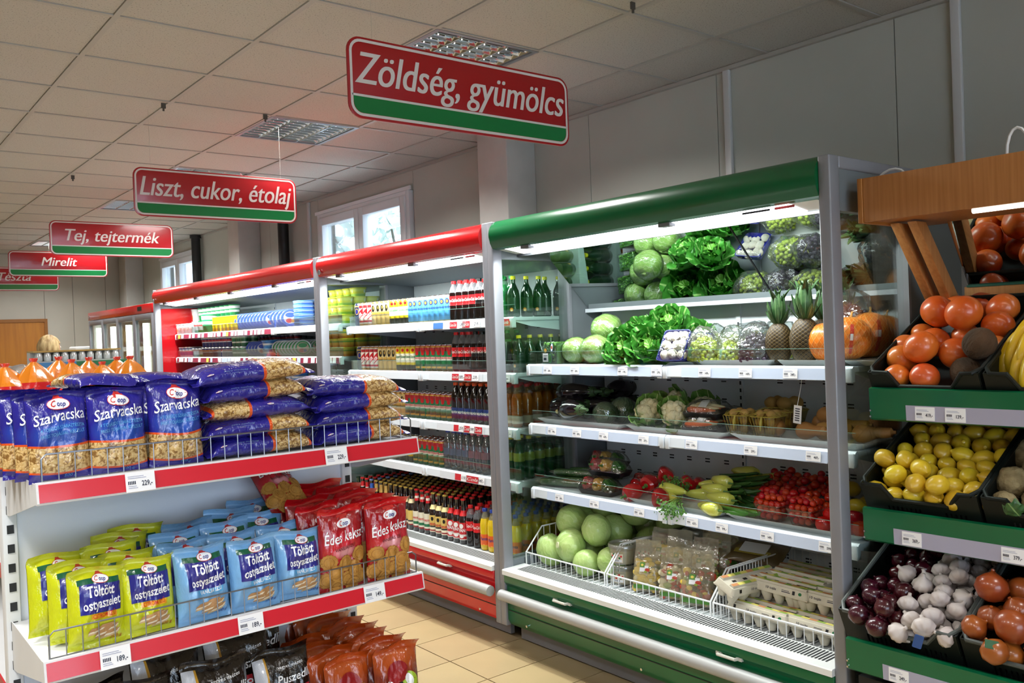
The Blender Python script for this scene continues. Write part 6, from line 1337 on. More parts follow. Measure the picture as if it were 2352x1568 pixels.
# ================================================================== END-CAP SHELVES WITH BAGS
GW = MT('gondola_white', '#dfe1e3', .4, var=.02); RRAIL = MT('rail_red', '#d01a2c', .3, coat=.4)
X0, X1, YF, YK = .372, 1.366, 2.16, 2.57
gon = E('end_cap_rack', 'white end-cap shelf rack with red price rails in the foreground', 'shelf rack', ((X0+X1)/2, 2.4, 0))
wobj(MB().box(X0+.01, X1-.01, YK+.012, YK+.028, .1, 1.42), 'back_panel', MT('back_panel_white', '#e3e8f2', .4), gon)
for xc in (X0+.006, X1-.018):
    up = wobj(MB().box(xc-.017, xc+.017, YK-.002, YK+.05, 0, 1.43), 'upright', GW, gon, bevel=.002)
    s = MB()
    for k in range(26): s.box(xc-.007, xc+.009, YK-.004, YK-.0015, .11+.05*k, .132+.05*k)
    wobj(s, 'upright_slots', SLOT, up, kind='stuff')
wobj(MB().box(X0, X1, YF+.02, YK+.05, .015, .1), 'plinth', GREYP, gon, bevel=.004)
def tegshelf(zt, yf, rail, tagsl, name='shelf', fence=True):
    sh = wobj(MB().box(X0+.004, X1-.004, yf+.012, YK, zt-.03, zt-.006), name, GW, gon, bevel=.002)
    for xx in (X0, X1): wobj(MB().prism([(yf+.004, zt-.001), (YK, zt-.001), (YK, zt-.125), (YK-.05, zt-.12), (yf+.03, zt-.05), (yf+.004, zt-.045)], xx-.002+(.002 if xx == X0 else -.002), xx+.002, 'x'), 'side_bracket', GW, sh)
    wobj(MB().prism([(yf, zt+.003), (yf+.012, zt+.003), (yf+.012, zt-.046), (yf-.006, zt-.046), (yf-.008, zt-.042)], X0-.001, X1+.001, 'x'), 'rail_back', GW, sh)
    wobj(MB().prism([(yf-.0008, zt-.001), (yf-.0025, zt-.001), (yf-.0098, zt-.0405), (yf-.0082, zt-.0405)], X0+.004, X1-.004, 'x'), 'price_rail', RRAIL, sh)
    if fence:
        f = MB(); y = yf+.012; hz = zt+.064; f.tube([(X0+.014, y, zt-.004), (X0+.014, y, hz-.01), (X0+.024, y, hz), (X1-.026, y, hz), (X1-.014, y, hz-.01), (X1-.014, y, zt-.004)], .0021, 6); f.tube([(X0+.014, y, zt+.004), (X1-.014, y, zt+.004)], .0016, 5)
        o = wobj(f, 'fence_frame', CHROMEG, sh); f = MB(); n = 28
        for k in range(1, n): x = X0+.014+(X1-X0-.028)*k/n; f.tube([(x, y-.001, zt+.003), (x, y-.001, hz)], .0014, 5)
        wobj(f, 'fence_wires', CHROMEG, sh, kind='stuff')
    for px, py, txt in tagsl:
        x = xcol(px, yf-.009, zt-.02); L = gon.location; b, p = tagmesh(txt, .066, .046)
        o = O('price_tag', b, sh, (x-L.x, yf-.0105-L.y, zt-.020-L.z), (math.radians(-10.5), 0, PI/2)); o.rotation_euler = (Matrix.Rotation(math.radians(-10), 3, 'X') @ Matrix.Rotation(PI/2, 3, 'Z')).to_euler(); O('printed_price', p, o)
    return sh
CHROMEG = MT('galvanised_wire', '#8e9096', .3, .9)
tegshelf(1.283, YF, True, [(322, 1110, '229,-'), (772, 1050, '229,-')]); tegshelf(.886, YF-.0, True, [(265, 1515, '189,-'), (576, 1440, '189,-'), (860, 1375, '149,-')]); tegshelf(.46, YF-.02, True, []); 
# ---------------------------------------------------------------- bags
def bagD(w, h, d, seed, seal=.06, amp=.0075):
    def D(x, y):
        u = 2*x/w; v = y/h; s = (v-seal)/(1-2*seal)
        if s <= 0 or s >= 1: return .0012+.002*nz((x*60, seed, 0), 1)*0
        b = (1-abs(2*s-1)**3.2)**.62; e = max(0, 1-abs(u)**3)**.62
        return .0012+d/2*b*e+.009*e*b**.6*(.42-min(.8, abs(nz((x*13, y*8, 5), 1, seed))*2.2))+amp*e*b**.5*(nz((x*26, y*15, 0), 1, seed)+.7*nz((x*70, y*34, 2), 1, seed))
    return D
def bagmesh(name, w, h, d, seed, mats, seal=.06, mf=None, nu=34, nv=46, lean=0, wave=.009):
    D = bagD(w, h, d, seed, seal)
    def shift(x, y):
        v = y/h; k = max(0, (v-(1-seal*1.3))/(seal*1.3)); k2 = max(0, (seal*1.3-v)/(seal*1.3)); return wave*math.sin(x*38+seed)*k - .018*k*k + wave*.6*math.sin(x*31+seed*2)*k2
    def xs(u, v): 
        s = abs(2*v-1)**4; return (u-.5)*w*(.955+.045*s)
    def side(sg):
        def f(u, v): x = (u-.5)*w; y = v*h; return (xs(u, v), shift(x, y)+sg*D(x, y), y*(1-.012*math.sin(u*7+seed)))
        return f
    b = MB(); b.grid(side(-1), nu, nv); fr = len(b.f)
    b.grid(side(1), nu, nv)
    for q in range(fr, len(b.f)): b.f[q] = tuple(reversed(b.f[q])); b.uv[q] = tuple(reversed(b.uv[q]))
    me = b.mesh(name, mats, weld=False, sharp=180)
    def surf(x, y):
        e = .002; p = lambda x_, y_: Vector((x_*(.955+.045*abs(2*y_/h-1)**4), shift(x_, y_)-D(x_, y_), y_*(1-.012*math.sin((x_/w+.5)*7+seed))))
        a = p(x, y); n = (p(x+e, y)-p(x-e, y)).cross(p(x, y+e)-p(x, y-e)).normalized(); return a, n
    return me, surf
def bagshader(name, top, main, seal_c=None, lower=None, grad=None, window=None, rough=.22, bump=.35, sv=.93):
    """v runs bottom to top. window=(v0,v1) shows pasta between two orange lines"""
    if name in MATS: return MATS[name]
    n = NT(name); u, v = n.uv(); c = hexc(main)
    tex = n.noise(9, 3, stretch=(1, 1, 1)); col = n.mix(n.math('MULTIPLY', tex.outputs[0], .25), c, tuple(x*.72 for x in c[:3])+(1,))
    if grad:
        for (gu, gv, ru, rv, gc) in grad:
            du = n.math('DIVIDE', n.math('SUBTRACT', u, gu), ru); dv = n.math('DIVIDE', n.math('SUBTRACT', v, gv), rv); d = n.math('ADD', n.math('MULTIPLY', du, du), n.math('MULTIPLY', dv, dv))
            col = n.mix(n.ramp(d, [(0, (1,)*4), (1, (0, 0, 0, 1))]).outputs[0], col, hexc(gc))
    bh = n.noise(16, 5, stretch=(1, 1, .5)); b2 = n.noise(45, 4, stretch=(1, 1, .6)); hh = n.math('ADD', bh.outputs[0], n.math('MULTIPLY', b2.outputs[0], .5)); height = hh
    if window:
        v0, v1, slant = window; vv = n.math('ADD', v, n.math('MULTIPLY', n.math('SINE', n.math('MULTIPLY', u, PI)), slant))
        tc = n.new('ShaderNodeTexCoord'); vo = n.new('ShaderNodeTexVoronoi'); vo.inputs['Scale'].default_value = 135; vo.inputs['Randomness'].default_value = 1.0
        dn = n.noise(60, 3); vm = n.new('ShaderNodeVectorMath', operation='MULTIPLY_ADD'); n.link(dn.outputs['Color'], vm.inputs[0]); vm.inputs[1].default_value = (.03, .03, .03); n.link(tc.outputs['Object'], vm.inputs[2]); n.link(vm.outputs[0], vo.inputs['Vector'])
        pn = n.noise(28, 4); dd = n.math('ADD', vo.outputs['Distance'], n.math('MULTIPLY', pn.outputs[0], .5))
        pc = n.ramp(dd, [(.3, hexc('#e8cd94')), (.75, hexc('#d6b070')), (.98, hexc('#8a6230'))]).outputs[0]
        inw = n.math('MULTIPLY', n.math('GREATER_THAN', vv, v0), n.math('LESS_THAN', vv, v1)); ino = n.math('MULTIPLY', n.math('GREATER_THAN', vv, v0-.022), n.math('LESS_THAN', vv, v1+.024))
        col = n.mix(ino, col, hexc('#e0551c')); col = n.mix(inw, col, pc); height = n.math('SUBTRACT', hh, n.math('MULTIPLY', n.math('MULTIPLY', inw, dd), .22))
    if seal_c: col = n.mix(n.math('GREATER_THAN', v, sv), col, hexc(seal_c))
    n.col(col); n.set(Roughness=rough, Coat_Weight=.9, Coat_Roughness=.09); bb = n.bump(height, bump, .012)
    cb = n.new('ShaderNodeBump'); cb.inputs['Strength'].default_value = .9; cb.inputs['Distance'].default_value = .02; n.link(hh, cb.inputs['Height']); n.link(cb.outputs[0], n.b.inputs['Coat Normal'])
    MATS[name] = n.m; return n.m
LG_R = MT('logo_red', '#c8322c', .35); PW = MT('pack_white', '#f2f3f6', .3, coat=.4); PB = MT('pack_blue', '#2a2a86', .3, coat=.5); PG = MT('pack_green', '#0d5a3c', .3, coat=.5); PO = MT('pack_orange', '#e8a21c', .3, coat=.4); PRD = MT('pack_redtext', '#c8341c', .35); PLB = MT('pack_lightblue', '#58a8dc', .3, coat=.4); PWA = MT('wafer_tan', '#d9b884', .6, var=.1, vscale=50); PWD = MT('wafer_brown', '#b98c5c', .6); PWL = MT('wafer_cream', '#eee0c6', .5); PGRY = MT('pack_greyblue', '#6a86b4', .35)
BM = [PW, LG_R, PB, PG, PO, PRD, PLB, PWA, PWD, PWL, PGRY]
def logo(cx, cy, s, rot=0):
    L = [POLY([(cx-.55*s, cy+.42*s), (cx+.55*s, cy+.42*s), (cx+.42*s, cy+.62*s), (cx+.28*s, cy+.62*s), (cx+.22*s, cy+.85*s), (cx-.22*s, cy+.85*s), (cx-.28*s, cy+.62*s), (cx-.42*s, cy+.62*s)], 1, .0022), ELL(cx, cy, s*1.06, s*.56, 1, 18, .0024), ELL(cx, cy, s, s*.5, 0, 18, .0028), T('C', cx-.48*s, cy-.24*s, .8*s, 1, .45*s, .02, .3, off=.0034), T('oop', cx+.22*s, cy-.24*s, .72*s, 2, .8*s, .02, .3, off=.0034)]
    return L
# pasta bags, standing and lying
M_PASTA = bagshader('pasta_bag', None, '#29248f', grad=[(.5, .52, .5, .22, '#1f55bb')], window=(.13, .40, .035), sv=2)
PLW, PLH = .135, .205
def pasta_print(surf, w, h):
    L = logo(0, h*.845, .024)+[T('Szarvacska', 0, h*.66, .036, 0, w*.82, .008, .25, .12, off=.0026), T('4 TOJÁSOS SZÁRAZTÉSZTA', .004, h*.575, .0105, 6, w*.72, .004, .1, .10, off=.0022), T('FRISS TOJÁSSAL KÉSZÜLT', .004, h*.51, .0105, 6, w*.72, .004, .1, .10, off=.0022), T('500 g', .02, h*.045, .010, 6, .026, .004, 0, .02, off=.0012)]
    return print_mesh('printed_front', L, surf, BM)
def std_bag(name, cat, w, h, d, mats, prt, seeds=(1, 2), **k):
    kinds = []
    for s in seeds:
        me, surf = bagmesh('bag', w, h, d, s, mats, **k); pm = prt(surf, w, h)
        def mk(me=me, pm=pm): root = E(name, '', cat); O('bag', me, root); O('printed_front', pm, root); return root
        kinds.append(Kind(mk))
    return kinds
PASTA = std_bag('pasta_bag', 'pasta bag', PLW, PLH, .062, M_PASTA, pasta_print, (1, 2, 3), seal=.055)
ZS = 1.2785
PN = ('first', 'second', 'third')
for c, (px, lean) in enumerate(((138, .10), (273, .07), (405, .05))):
    for r_ in range(5 if c == 0 else 4):
        x = xcol(px, 2.205, 1.38)-(.016*r_ if c == 0 else .004*r_)
        PASTA[(c+r_) % 3]((x, 2.212+.066*r_, ZS), (-lean, R.uniform(-.02, .02), .04+R.uniform(-.04, .04)), 'upright blue pasta bag, %s in the %s file from the slotted left post' % (od(r_), PN[c]) if r_ else 'upright blue pasta bag at the front of the %s file from the left' % PN[c], 'upright pasta bags', (1, 1, 1.0+(.05 if c == 2 else 0)))
# lying bags
def lying_mesh(seed, L=.315, W=.215, d=.064, flip=False):
    def f(u, v):
        s = max(0, (u-.06)/.88); e = (1-abs(2*min(1, max(0, s))-1)**6)**.5 if 0 < s < 1 else 0; a = 2*PI*v
        cx, sx = math.cos(a), math.sin(a); yy = math.copysign(abs(cx)**.75, cx); zz = math.copysign(abs(sx)**.8, sx)
        wd = W/2*(.93+.07*abs(2*u-1)**3); th = d/2*e+.0015
        p = (u-.5)*L, yy*wd, zz*th*(1.0 if zz > 0 else .8)+d*.42
        k = .0035*(nz((p[0]*30, p[1]*22, p[2]*30), 1, seed)+.6*nz((p[0]*80, p[1]*50, p[2]*60), 1, seed))*e
        return (p[0], p[1]+k*cx, p[2]+k*sx+.008*math.sin(v*12+seed)*(1-e)*.7-.010*(1-e))
    b = MB().grid(f, 44, 36, wv=True)
    # UV: x -> 1-v of the shader (bottom = right end)
    b.uv = [tuple((q[1]*2 % 1, (q[0] if flip else 1-q[0])) for q in uv) for uv in b.uv]; b.hasuv = True
    def surf(x, ang):    # x along, ang = v 0..1 (front face is v~.5, top ~.25)
        u = x/L+.5; e_ = .004; p = lambda u_, v_: Vector(f(u_, v_)); a = p(u, ang); n = (p(u+e_, ang)-p(u-e_, ang)).cross(p(u, ang+e_)-p(u, ang-e_)).normalized()
        return a, (n if n.dot(a-Vector((a.x, 0, d*.42))) > 0 else -n)
    return b.mesh('bag', M_PASTAL, sharp=180), surf, L
M_PASTAL = bagshader('pasta_bag_lying', None, '#29248f', window=(.10, .40, .0), sv=2)
def lying_kind(seed, flip):
    me, surf, L = lying_mesh(seed, flip=flip)
    s = 1 if not flip else -1
    S = lambda x, y: surf(x, .5-y*1.6)     # y up on the front face
    cx = -.075 if not flip else .062
    lay = logo(cx-.035, .028, .009)+[T('extra minőség', cx+.03, .030, .014, 10, .062, .002, .3, off=.0016), T('4 tojásos', cx+.03, .018, .008, 10, .04, 0, 0, off=.0016)]
    lay += [T('Szarvacska', -.05 if not flip else .05, .135, .034, 0, .15, .006, .2, PI, off=.0016)]
    pm = print_mesh('printed_front', lay, S, BM)
    def mk(): root = E('pasta_bag', '', 'pasta bag'); O('bag', me, root); O('printed_front', pm, root); return root
    return Kind(mk)
LYK = [lying_kind(11, False), lying_kind(12, False), lying_kind(13, True)]
for k, (x, y, z, ki, rz, ry, sc_, t) in enumerate(((.915, 2.30, 1.280, 0, .03, 0, 1, 'bottom of the five-high stack'), (.908, 2.29, 1.329, 1, -.02, -.02, 1, 'second from below in the five-high stack'), (.905, 2.29, 1.376, 2, .03, .0, 1, 'turned the other way, third in the five-high stack'), (.902, 2.29, 1.424, 1, .05, -.03, .98, 'fourth from below in the five-high stack'), (.895, 2.285, 1.471, 0, -.02, -.06, 1.04, 'topmost of the five-high stack'),
        (1.215, 2.30, 1.279, 1, .02, 0, .97, 'bottom of the four-high stack'), (1.21, 2.30, 1.325, 0, -.03, 0, .97, 'second from below in the four-high stack'), (1.208, 2.295, 1.370, 1, .03, -.02, .97, 'third from below in the four-high stack'), (1.20, 2.30, 1.414, 0, -.02, .03, .99, 'topmost of the four-high stack'))):
    LYK[ki]((x, y, z), (0, ry, rz), 'blue pasta bag lying flat, '+t, 'lying pasta bags', (sc_, sc_, 1.0))
for k, (px0, px1, z, y, t) in enumerate(((150, 325, 1.478, 2.40, 'on top behind the first two upright files'), (298, 440, 1.472, 2.42, 'on top behind the third upright file'))):
    x = (xcol(px0, y, 1.47)+xcol(px1, y, 1.47))/2; LYK[1]((x, y, z-.012), (.1, 0, PI/2+.15 if k == 0 else PI/2-.1), 'blue pasta bag lying '+t, 'lying pasta bags', (.7, .95, .8))
# wafer bags
def wafer_print(kind):
    def f(surf, w, h):
        st = (4, 5, 'CITROM ÍZŰ') if kind == 'y' else (6, 0, 'VANÍLIA ÍZŰ')
        L = [RECT(-w*.36, w*.36, h*.80, h*.865, 3, 16, 4, off=.0014), RECT(-w*.335, w*.375, h*.445, h*.80, 2, 22, 18, off=.0014), RECT(-w*.17, w*.30, h*.375, h*.44, st[0], 14, 4, off=.0016)]+logo(0.004, h*.85, .0175)
        L += [T('Töltött', .004, h*.655, .033, 0, w*.47, .022, .1, .07, off=.0030), T('ostyaszelet', .006, h*.51, .030, 0, w*.64, .018, .1, .09, off=.0030), T(st[2], w*.065, h*.39, .0135, st[1], w*.40, .012, 0, .05, off=.0028)]
        for j, (x, y, m_) in enumerate(((-.012, .205, 7), (.012, .235, 9), (.022, .215, 7), (.004, .165, 8), (.026, .15, 7))):
            for q in range(3): L.append(POLY([(x-.018, h*y-.006+.004*q), (x+.012, h*y-.002+.004*q), (x+.020, h*y+.006+.004*q), (x-.008, h*y+.003+.004*q)], (m_, 9, 8)[q % 3] if q != 1 else 9, .0016+.0004*q+.0003*j))
        L.append(POLY([(x_*.001, h*.1+y_*.001) for x_, y_ in ((0, 0), (30, 4), (34, 20), (6, 14))], 7, .001)); L.append(T('200 g', w*.30, h*.085, .012, st[1] if kind == 'y' else 2, .028, .006, .1, .05, off=.0012))
        return print_mesh('printed_front', L, surf, BM)
    return f
M_YB = bagshader('wafer_bag_yellow', None, '#d3d81c', seal_c='#dde04a', rough=.18, bump=.4); M_BB = bagshader('wafer_bag_blue', None, '#7fb5e4', seal_c='#93c3ea', rough=.18, bump=.4); M_RB = bagshader('biscuit_bag_red', None, '#a3121a', seal_c='#d2141c', grad=[(.5, .5, .55, .28, '#cf2434'), (.5, .47, .3, .08, '#e7a0a6')], rough=.18, bump=.35, sv=.915)
WY = std_bag('wafer_bag', 'wafer bag', .130, .185, .066, M_YB, wafer_print('y'), (21, 22), seal=.075); WBL = std_bag('wafer_bag', 'wafer bag', .130, .185, .066, M_BB, wafer_print('b'), (23, 24), seal=.075)
M_BIS = MT('biscuit', '#c08a3c', .55, var=.2, vscale=40, bump=.5, bscale=120, bdist=.003); M_BIS2 = MT('biscuit_edge', '#a06a28', .6); KPP = MT('print_darkred', '#5a0f18', .4)
def bis_print(surf, w, h):
    L = [RECT(-w*.12, w*.12, h*.875, h*.905, 11, off=.001)]+logo(0, h*.805, .023)
    L += [T('Édes keksz', 0, h*.60, .040, 0, w*.84, .010, .25, .10, off=.0026), T('VANÍLIÁS ÍZŰ', .0, h*.505, .012, 12, w*.46, .008, .1, .08, off=.0014)]
    for j, (x, y) in enumerate(((-.34, .37), (.0, .34), (.33, .42), (-.2, .24), (.22, .26), (-.38, .16), (.04, .15), (.36, .15), (-.16, .07), (.2, .07))):
        r = .0225; fn = lambda a: 1+.06*math.cos(14*a)
        L += [ELL(x*w, y*h, r, r, 14, 28, .0014+.0007*(j % 5), fn=fn), ELL(x*w, y*h, r*.94, r*.94, 13, 20, .0017+.0007*(j % 5)), ELL(x*w, y*h, r*.66, r*.66, 14, 16, .0019+.0007*(j % 5)), ELL(x*w, y*h, r*.58, r*.58, 13, 16, .0021+.0007*(j % 5))]
    L = [(V, F, m_ if m_ < 10 else m_, o) for V, F, m_, o in L]
    return print_mesh('printed_front', L, surf, BM+[LG_R, KPP, M_BIS, M_BIS2])
RED_B = std_bag('biscuit_bag', 'biscuit bag', .142, .235, .056, M_RB, bis_print, (31, 32), seal=.07)
ZW = .8825
def wrow(K, specs, nm, grp, z0=ZW):
    for k, (x, y, dz, lean, rz, s, t) in enumerate(specs): K[k % len(K)]((x, y, z0+dz), (-lean, R.uniform(-.04, .04), rz), nm+' '+t, grp, s)
wrow(WY, ((.493, 2.205, 0, .08, .06, 1, 'in front, at the open left end of the shelf'), (.612, 2.212, 0, .09, -.02, 1, 'in front, next to the blue ones'), (.468, 2.278, .004, .10, .10, 1.02, 'second in the file at the open left end'), (.588, 2.285, .004, .10, .02, 1.02, 'second in the file next to the blue ones'), (.440, 2.355, .01, .12, .18, 1.03, 'third in the file at the open left end'), (.574, 2.355, .01, .14, .0, 1.05, 'third in the file next to the blue ones'), (.60, 2.425, .015, .14, -.12, 1.06, 'leaning on the back panel, middle'), (.47, 2.43, 0, .1, .2, .95, 'at the back near the slotted post'), (.66, 2.47, .02, .1, -.1, 1.07, 'at the back next to the blue ones')), 'yellow wafer bag', 'yellow lemon wafer bags')
wrow(WBL, ((.745, 2.205, 0, .08, .04, 1.04, 'in front, next to the yellow ones'), (.878, 2.205, 0, .07, .0, 1.02, 'in front, middle one of three'), (1.003, 2.212, 0, .08, -.04, 1.0, 'in front, next to the red biscuits'), (.722, 2.275, .004, .1, .12, 1.04, 'second in the file next to the yellow ones'), (.858, 2.275, .004, .1, .04, 1.04, 'second in the middle file'), (.99, 2.28, .004, .1, -.04, 1.04, 'second in the file next to the red biscuits'), (.735, 2.345, .012, .14, .05, 1.06, 'third in the file next to the yellow ones'), (.868, 2.345, .014, .14, .05, 1.08, 'third in the middle file'), (.965, 2.352, .02, .2, -.1, 1.08, 'third in the file next to the red biscuits'), (.79, 2.42, .01, .14, .1, 1.1, 'at the back, next to the yellow ones'), (.90, 2.42, .02, .18, -.05, 1.13, 'at the back, middle one'), (.98, 2.475, .03, .12, .0, 1.12, 'at the back, against the white panel')), 'light blue wafer bag', 'light blue vanilla wafer bags')
wrow(RED_B, ((1.128, 2.205, -.006, .05, .03, 1.0, 'in front, next to the blue wafers'), (1.274, 2.195, -.004, .04, -.02, 1.0, 'in front, at the aisle end of the shelf'), (1.10, 2.268, .0, .08, .10, 1.0, 'second in the file next to the wafers'), (1.262, 2.258, .0, .06, .0, 1.0, 'second in the file at the aisle end'), (1.095, 2.33, .004, .1, .12, 1.02, 'third in the file next to the wafers'), (1.245, 2.32, .004, .1, .02, 1.02, 'third in the file at the aisle end'), (1.23, 2.385, .006, .12, -.06, 1.05, 'fourth in the file at the aisle end'), (1.09, 2.395, .006, .12, .1, 1.05, 'fourth in the file next to the wafers'), (1.20, 2.45, .012, .1, .08, 1.07, 'at the back, against the white panel')), 'red biscuit bag', 'red biscuit bags')
RED_B[1]((1.06, 2.36, ZW+.205), (-.95, .06, .10), 'red biscuit bag lying tilted on top of the heap', 'red biscuit bags', .95)
# bottom shelf: dark honey biscuit bags and brown fruit bags
M_KB = bagshader('dark_biscuit_bag', None, '#17100e', seal_c='#1d1512', rough=.2, bump=.35); M_OB = bagshader('brown_fruit_bag', None, '#7a2410', seal_c='#b84a14', grad=[(.5, .9, .8, .3, '#c2561a')], rough=.18, bump=.4, sv=.9)
M_WSIDE = MT('pack_side_white', '#d5d8e2', .3, coat=.5); M_GOLDP = MT('pack_goldprint', '#c9962c', .35)
def kb_print(surf, w, h):
    L = [RECT(-w*.49, -w*.32, h*.08, h*.92, 1, 3, 10), RECT(-w*.32, -w*.29, h*.08, h*.92, 2, 1, 10), T('vegyes mézes', .02, h*.80, .014, 0, w*.46, .004, .1, .05, off=.0014), T('Puszedli', .026, h*.66, .034, 0, w*.62, .012, .25, .05, off=.0016), RECT(-w*.2, w*.4, h*.5, h*.60, 3, 6, 2), ELL(.026, h*.3, w*.3, h*.13, 4, 18, rings=2), ELL(.036, h*.27, w*.2, h*.09, 5, 16, off=.0012, rings=2), T('coop', .026, h*.525, .026, 0, w*.4, .02, 0, .0, off=.0016)]
    return print_mesh('printed_front', L, surf, [PW, M_WSIDE, M_GOLDP, MT('pack_red', '#b3202c', .35), MT('honey_cookie', '#a8702c', .5, var=.2, vscale=60), MT('honey_cookie_light', '#d8b27a', .5)])
def ob_print(surf, w, h):
    L = [ELL(w*.2, h*.52, w*.20, h*.12, 1, 18, rings=2), ELL(w*.2, h*.54, w*.09, h*.085, 0, 14, off=.0012, rot=.5), ELL(-w*.05, h*.66, w*.24, h*.13, 2, 18, off=.001, rings=2), T('fahéjas', -w*.22, h*.42, .03, 0, w*.5, .01, .2, PI/2-.15, off=.0016), T('mézes', -w*.02, h*.36, .026, 0, w*.36, .01, .2, PI/2-.15, off=.0016), RECT(-w*.3, w*.4, h*.06, h*.26, 3, 6, 3, off=.0005), ELL(-w*.02, h*.5, w*.07, h*.05, 4, 12, off=.0016)]
    return print_mesh('printed_front', L, surf, [PW, MT('apple_green', '#9ab82c', .35), MT('apple_red', '#8f1418', .35), MT('choco_dark', '#2c120a', .4), MT('berry_dark', '#1d1626', .35)])
KB = std_bag('honey_biscuit_bag', 'biscuit bag', .18, .30, .075, M_KB, kb_print, (41, 42), seal=.06); OB = std_bag('fruit_biscuit_bag', 'biscuit bag', .15, .235, .055, M_OB, ob_print, (51, 52), seal=.08)
Z3S = .4555
wrow(KB, ((.60, 2.26, 0, .2, .1, .98, 'at the left, gold print hidden by the shelf above'), (.79, 2.25, 0, .22, .0, 1.0, 'second along in front'), (.99, 2.26, 0, .25, -.05, .92, 'third along in front, next to the brown bags'), (.70, 2.36, .01, .16, .1, 1.05, 'second row left'), (.90, 2.36, .01, .2, .0, 1.05, 'second row, with Puszedli lettering visible'), (.52, 2.36, .0, .12, .1, .95, 'second row at the far left'), (.95, 2.45, .02, .12, .0, 1.1, 'back row')), 'black honey biscuit bag', 'black honey biscuit bags', Z3S)
for q in range(8): OB[q % 2]((1.283-.012*q, 2.185+.052*q, Z3S+.004*q), (-.10-.03*q, R.uniform(-.05, .05), .0+.035*q), 'brown and orange biscuit bag, %s in the file at the aisle end' % od(q), 'brown fruit biscuit bags', 1.0+.012*q)
for q in range(4): OB[(q+1) % 2]((1.138-.012*q, 2.20+.058*q, Z3S), (-.14-.03*q, R.uniform(-.05, .05), .1), 'brown and orange biscuit bag, %s in the file beside the black ones' % od(q), 'brown fruit biscuit bags', 1.0+.02*q)
# ================================================================== WOODEN PRODUCE STAND AT THE RIGHT
M_WOOD = MT('beech_veneer', '#b67c45', .45, vcol='#a66c38', vscale=6, stretch=(14, 14, .5), coat=.15); M_WOODE = MT('beech_edge', '#a3692f', .45); DARK = MT('stand_black', '#0b0d0d', .55)
SYL, SYR = 1.555, -.55
stand = E('produce_stand', 'wooden produce stand with sloping shelves, green fascias and mirror beside the green case', 'produce stand', (3.05, .5, 0))
wobj(MB().box(2.776, 2.794, SYR, SYL-.018, 1.905, 2.053), 'canopy_front', M_WOOD, stand, bevel=.0015); wobj(MB().box(2.772, 3.18, SYL-.017, SYL, 1.903, 2.053), 'canopy_end', M_WOODE, stand, bevel=.0015)
wobj(MB().box(2.80, 3.20, SYR, SYL-.018, 1.912, 1.928), 'canopy_underside', M_WOOD, stand)
wobj(MB().tube([(2.815, .2, 1.9015), (2.815, 1.20, 1.9015)], .009, 8), 'lamp_tube', MEMIT('stand_lamp', '#fff1dc', 5.0), stand)
area('stand_lamp', (2.84, .6, 1.895), (0, math.radians(-20), 0), .04, 1.15, .7, (1.0, .93, .82), 150)
for y in (SYL-.045, SYL-.105): wobj(MB().prism([(2.93, 1.905), (3.0, 1.905), (3.245, 1.63), (3.19, 1.61)], y-.016, y+.016), 'canopy_bracket', M_WOOD, stand, bevel=.0015)
up = wobj(MB().box(3.24, 3.275, SYL-.10, SYL-.05, 0, 1.66), 'upright', GREYP, stand); s = MB()
for k in range(32): s.box(3.2385, 3.241, SYL-.082, SYL-.068, .05+.05*k, .068+.05*k)
wobj(s, 'upright_slots', SLOT, up, kind='stuff')
wobj(MB().box(3.215, 3.242, SYL-.088, SYL-.062, 1.625, 1.672).box(3.2145, 3.2155, SYL-.08, SYL-.07, 1.655, 1.663, 1).box(3.2145, 3.2155, SYL-.08, SYL-.07, 1.636, 1.644, 1), 'slotted_hook', [WHITE, SLOT], stand)
wobj(MB().box(3.30, 3.318, SYR, SYL-.11, 1.55, 1.682), 'back_board', M_WOOD, stand); wobj(MB().box(3.33, 3.345, SYR, SYL-.02, 0, 1.6), 'back_panel', DARK, stand)
wobj(MB().prism([(3.30, 1.688), (3.145, 1.915), (3.150, 1.918), (3.305, 1.691)], SYR, SYL-.125), 'mirror', MIRROR, stand)
wobj(MB().prism([(3.306, 1.686), (3.150, 1.9185), (3.33, 1.925), (3.345, 1.686)], SYR, SYL-.122), 'mirror_backing', DARK, stand)
wobj(MB().box(3.296, 3.302, SYR, SYL-.12, 1.680, 1.688), 'mirror_trim', MT('trim_darkgreen', '#0f4a38', .4), stand)
M_FAS = MT('fascia_green', '#00613a', .3, coat=.4, var=.05); M_STR2 = MT('price_strip_lilac', '#a9a8bd', .4); TH = math.radians(25.5)
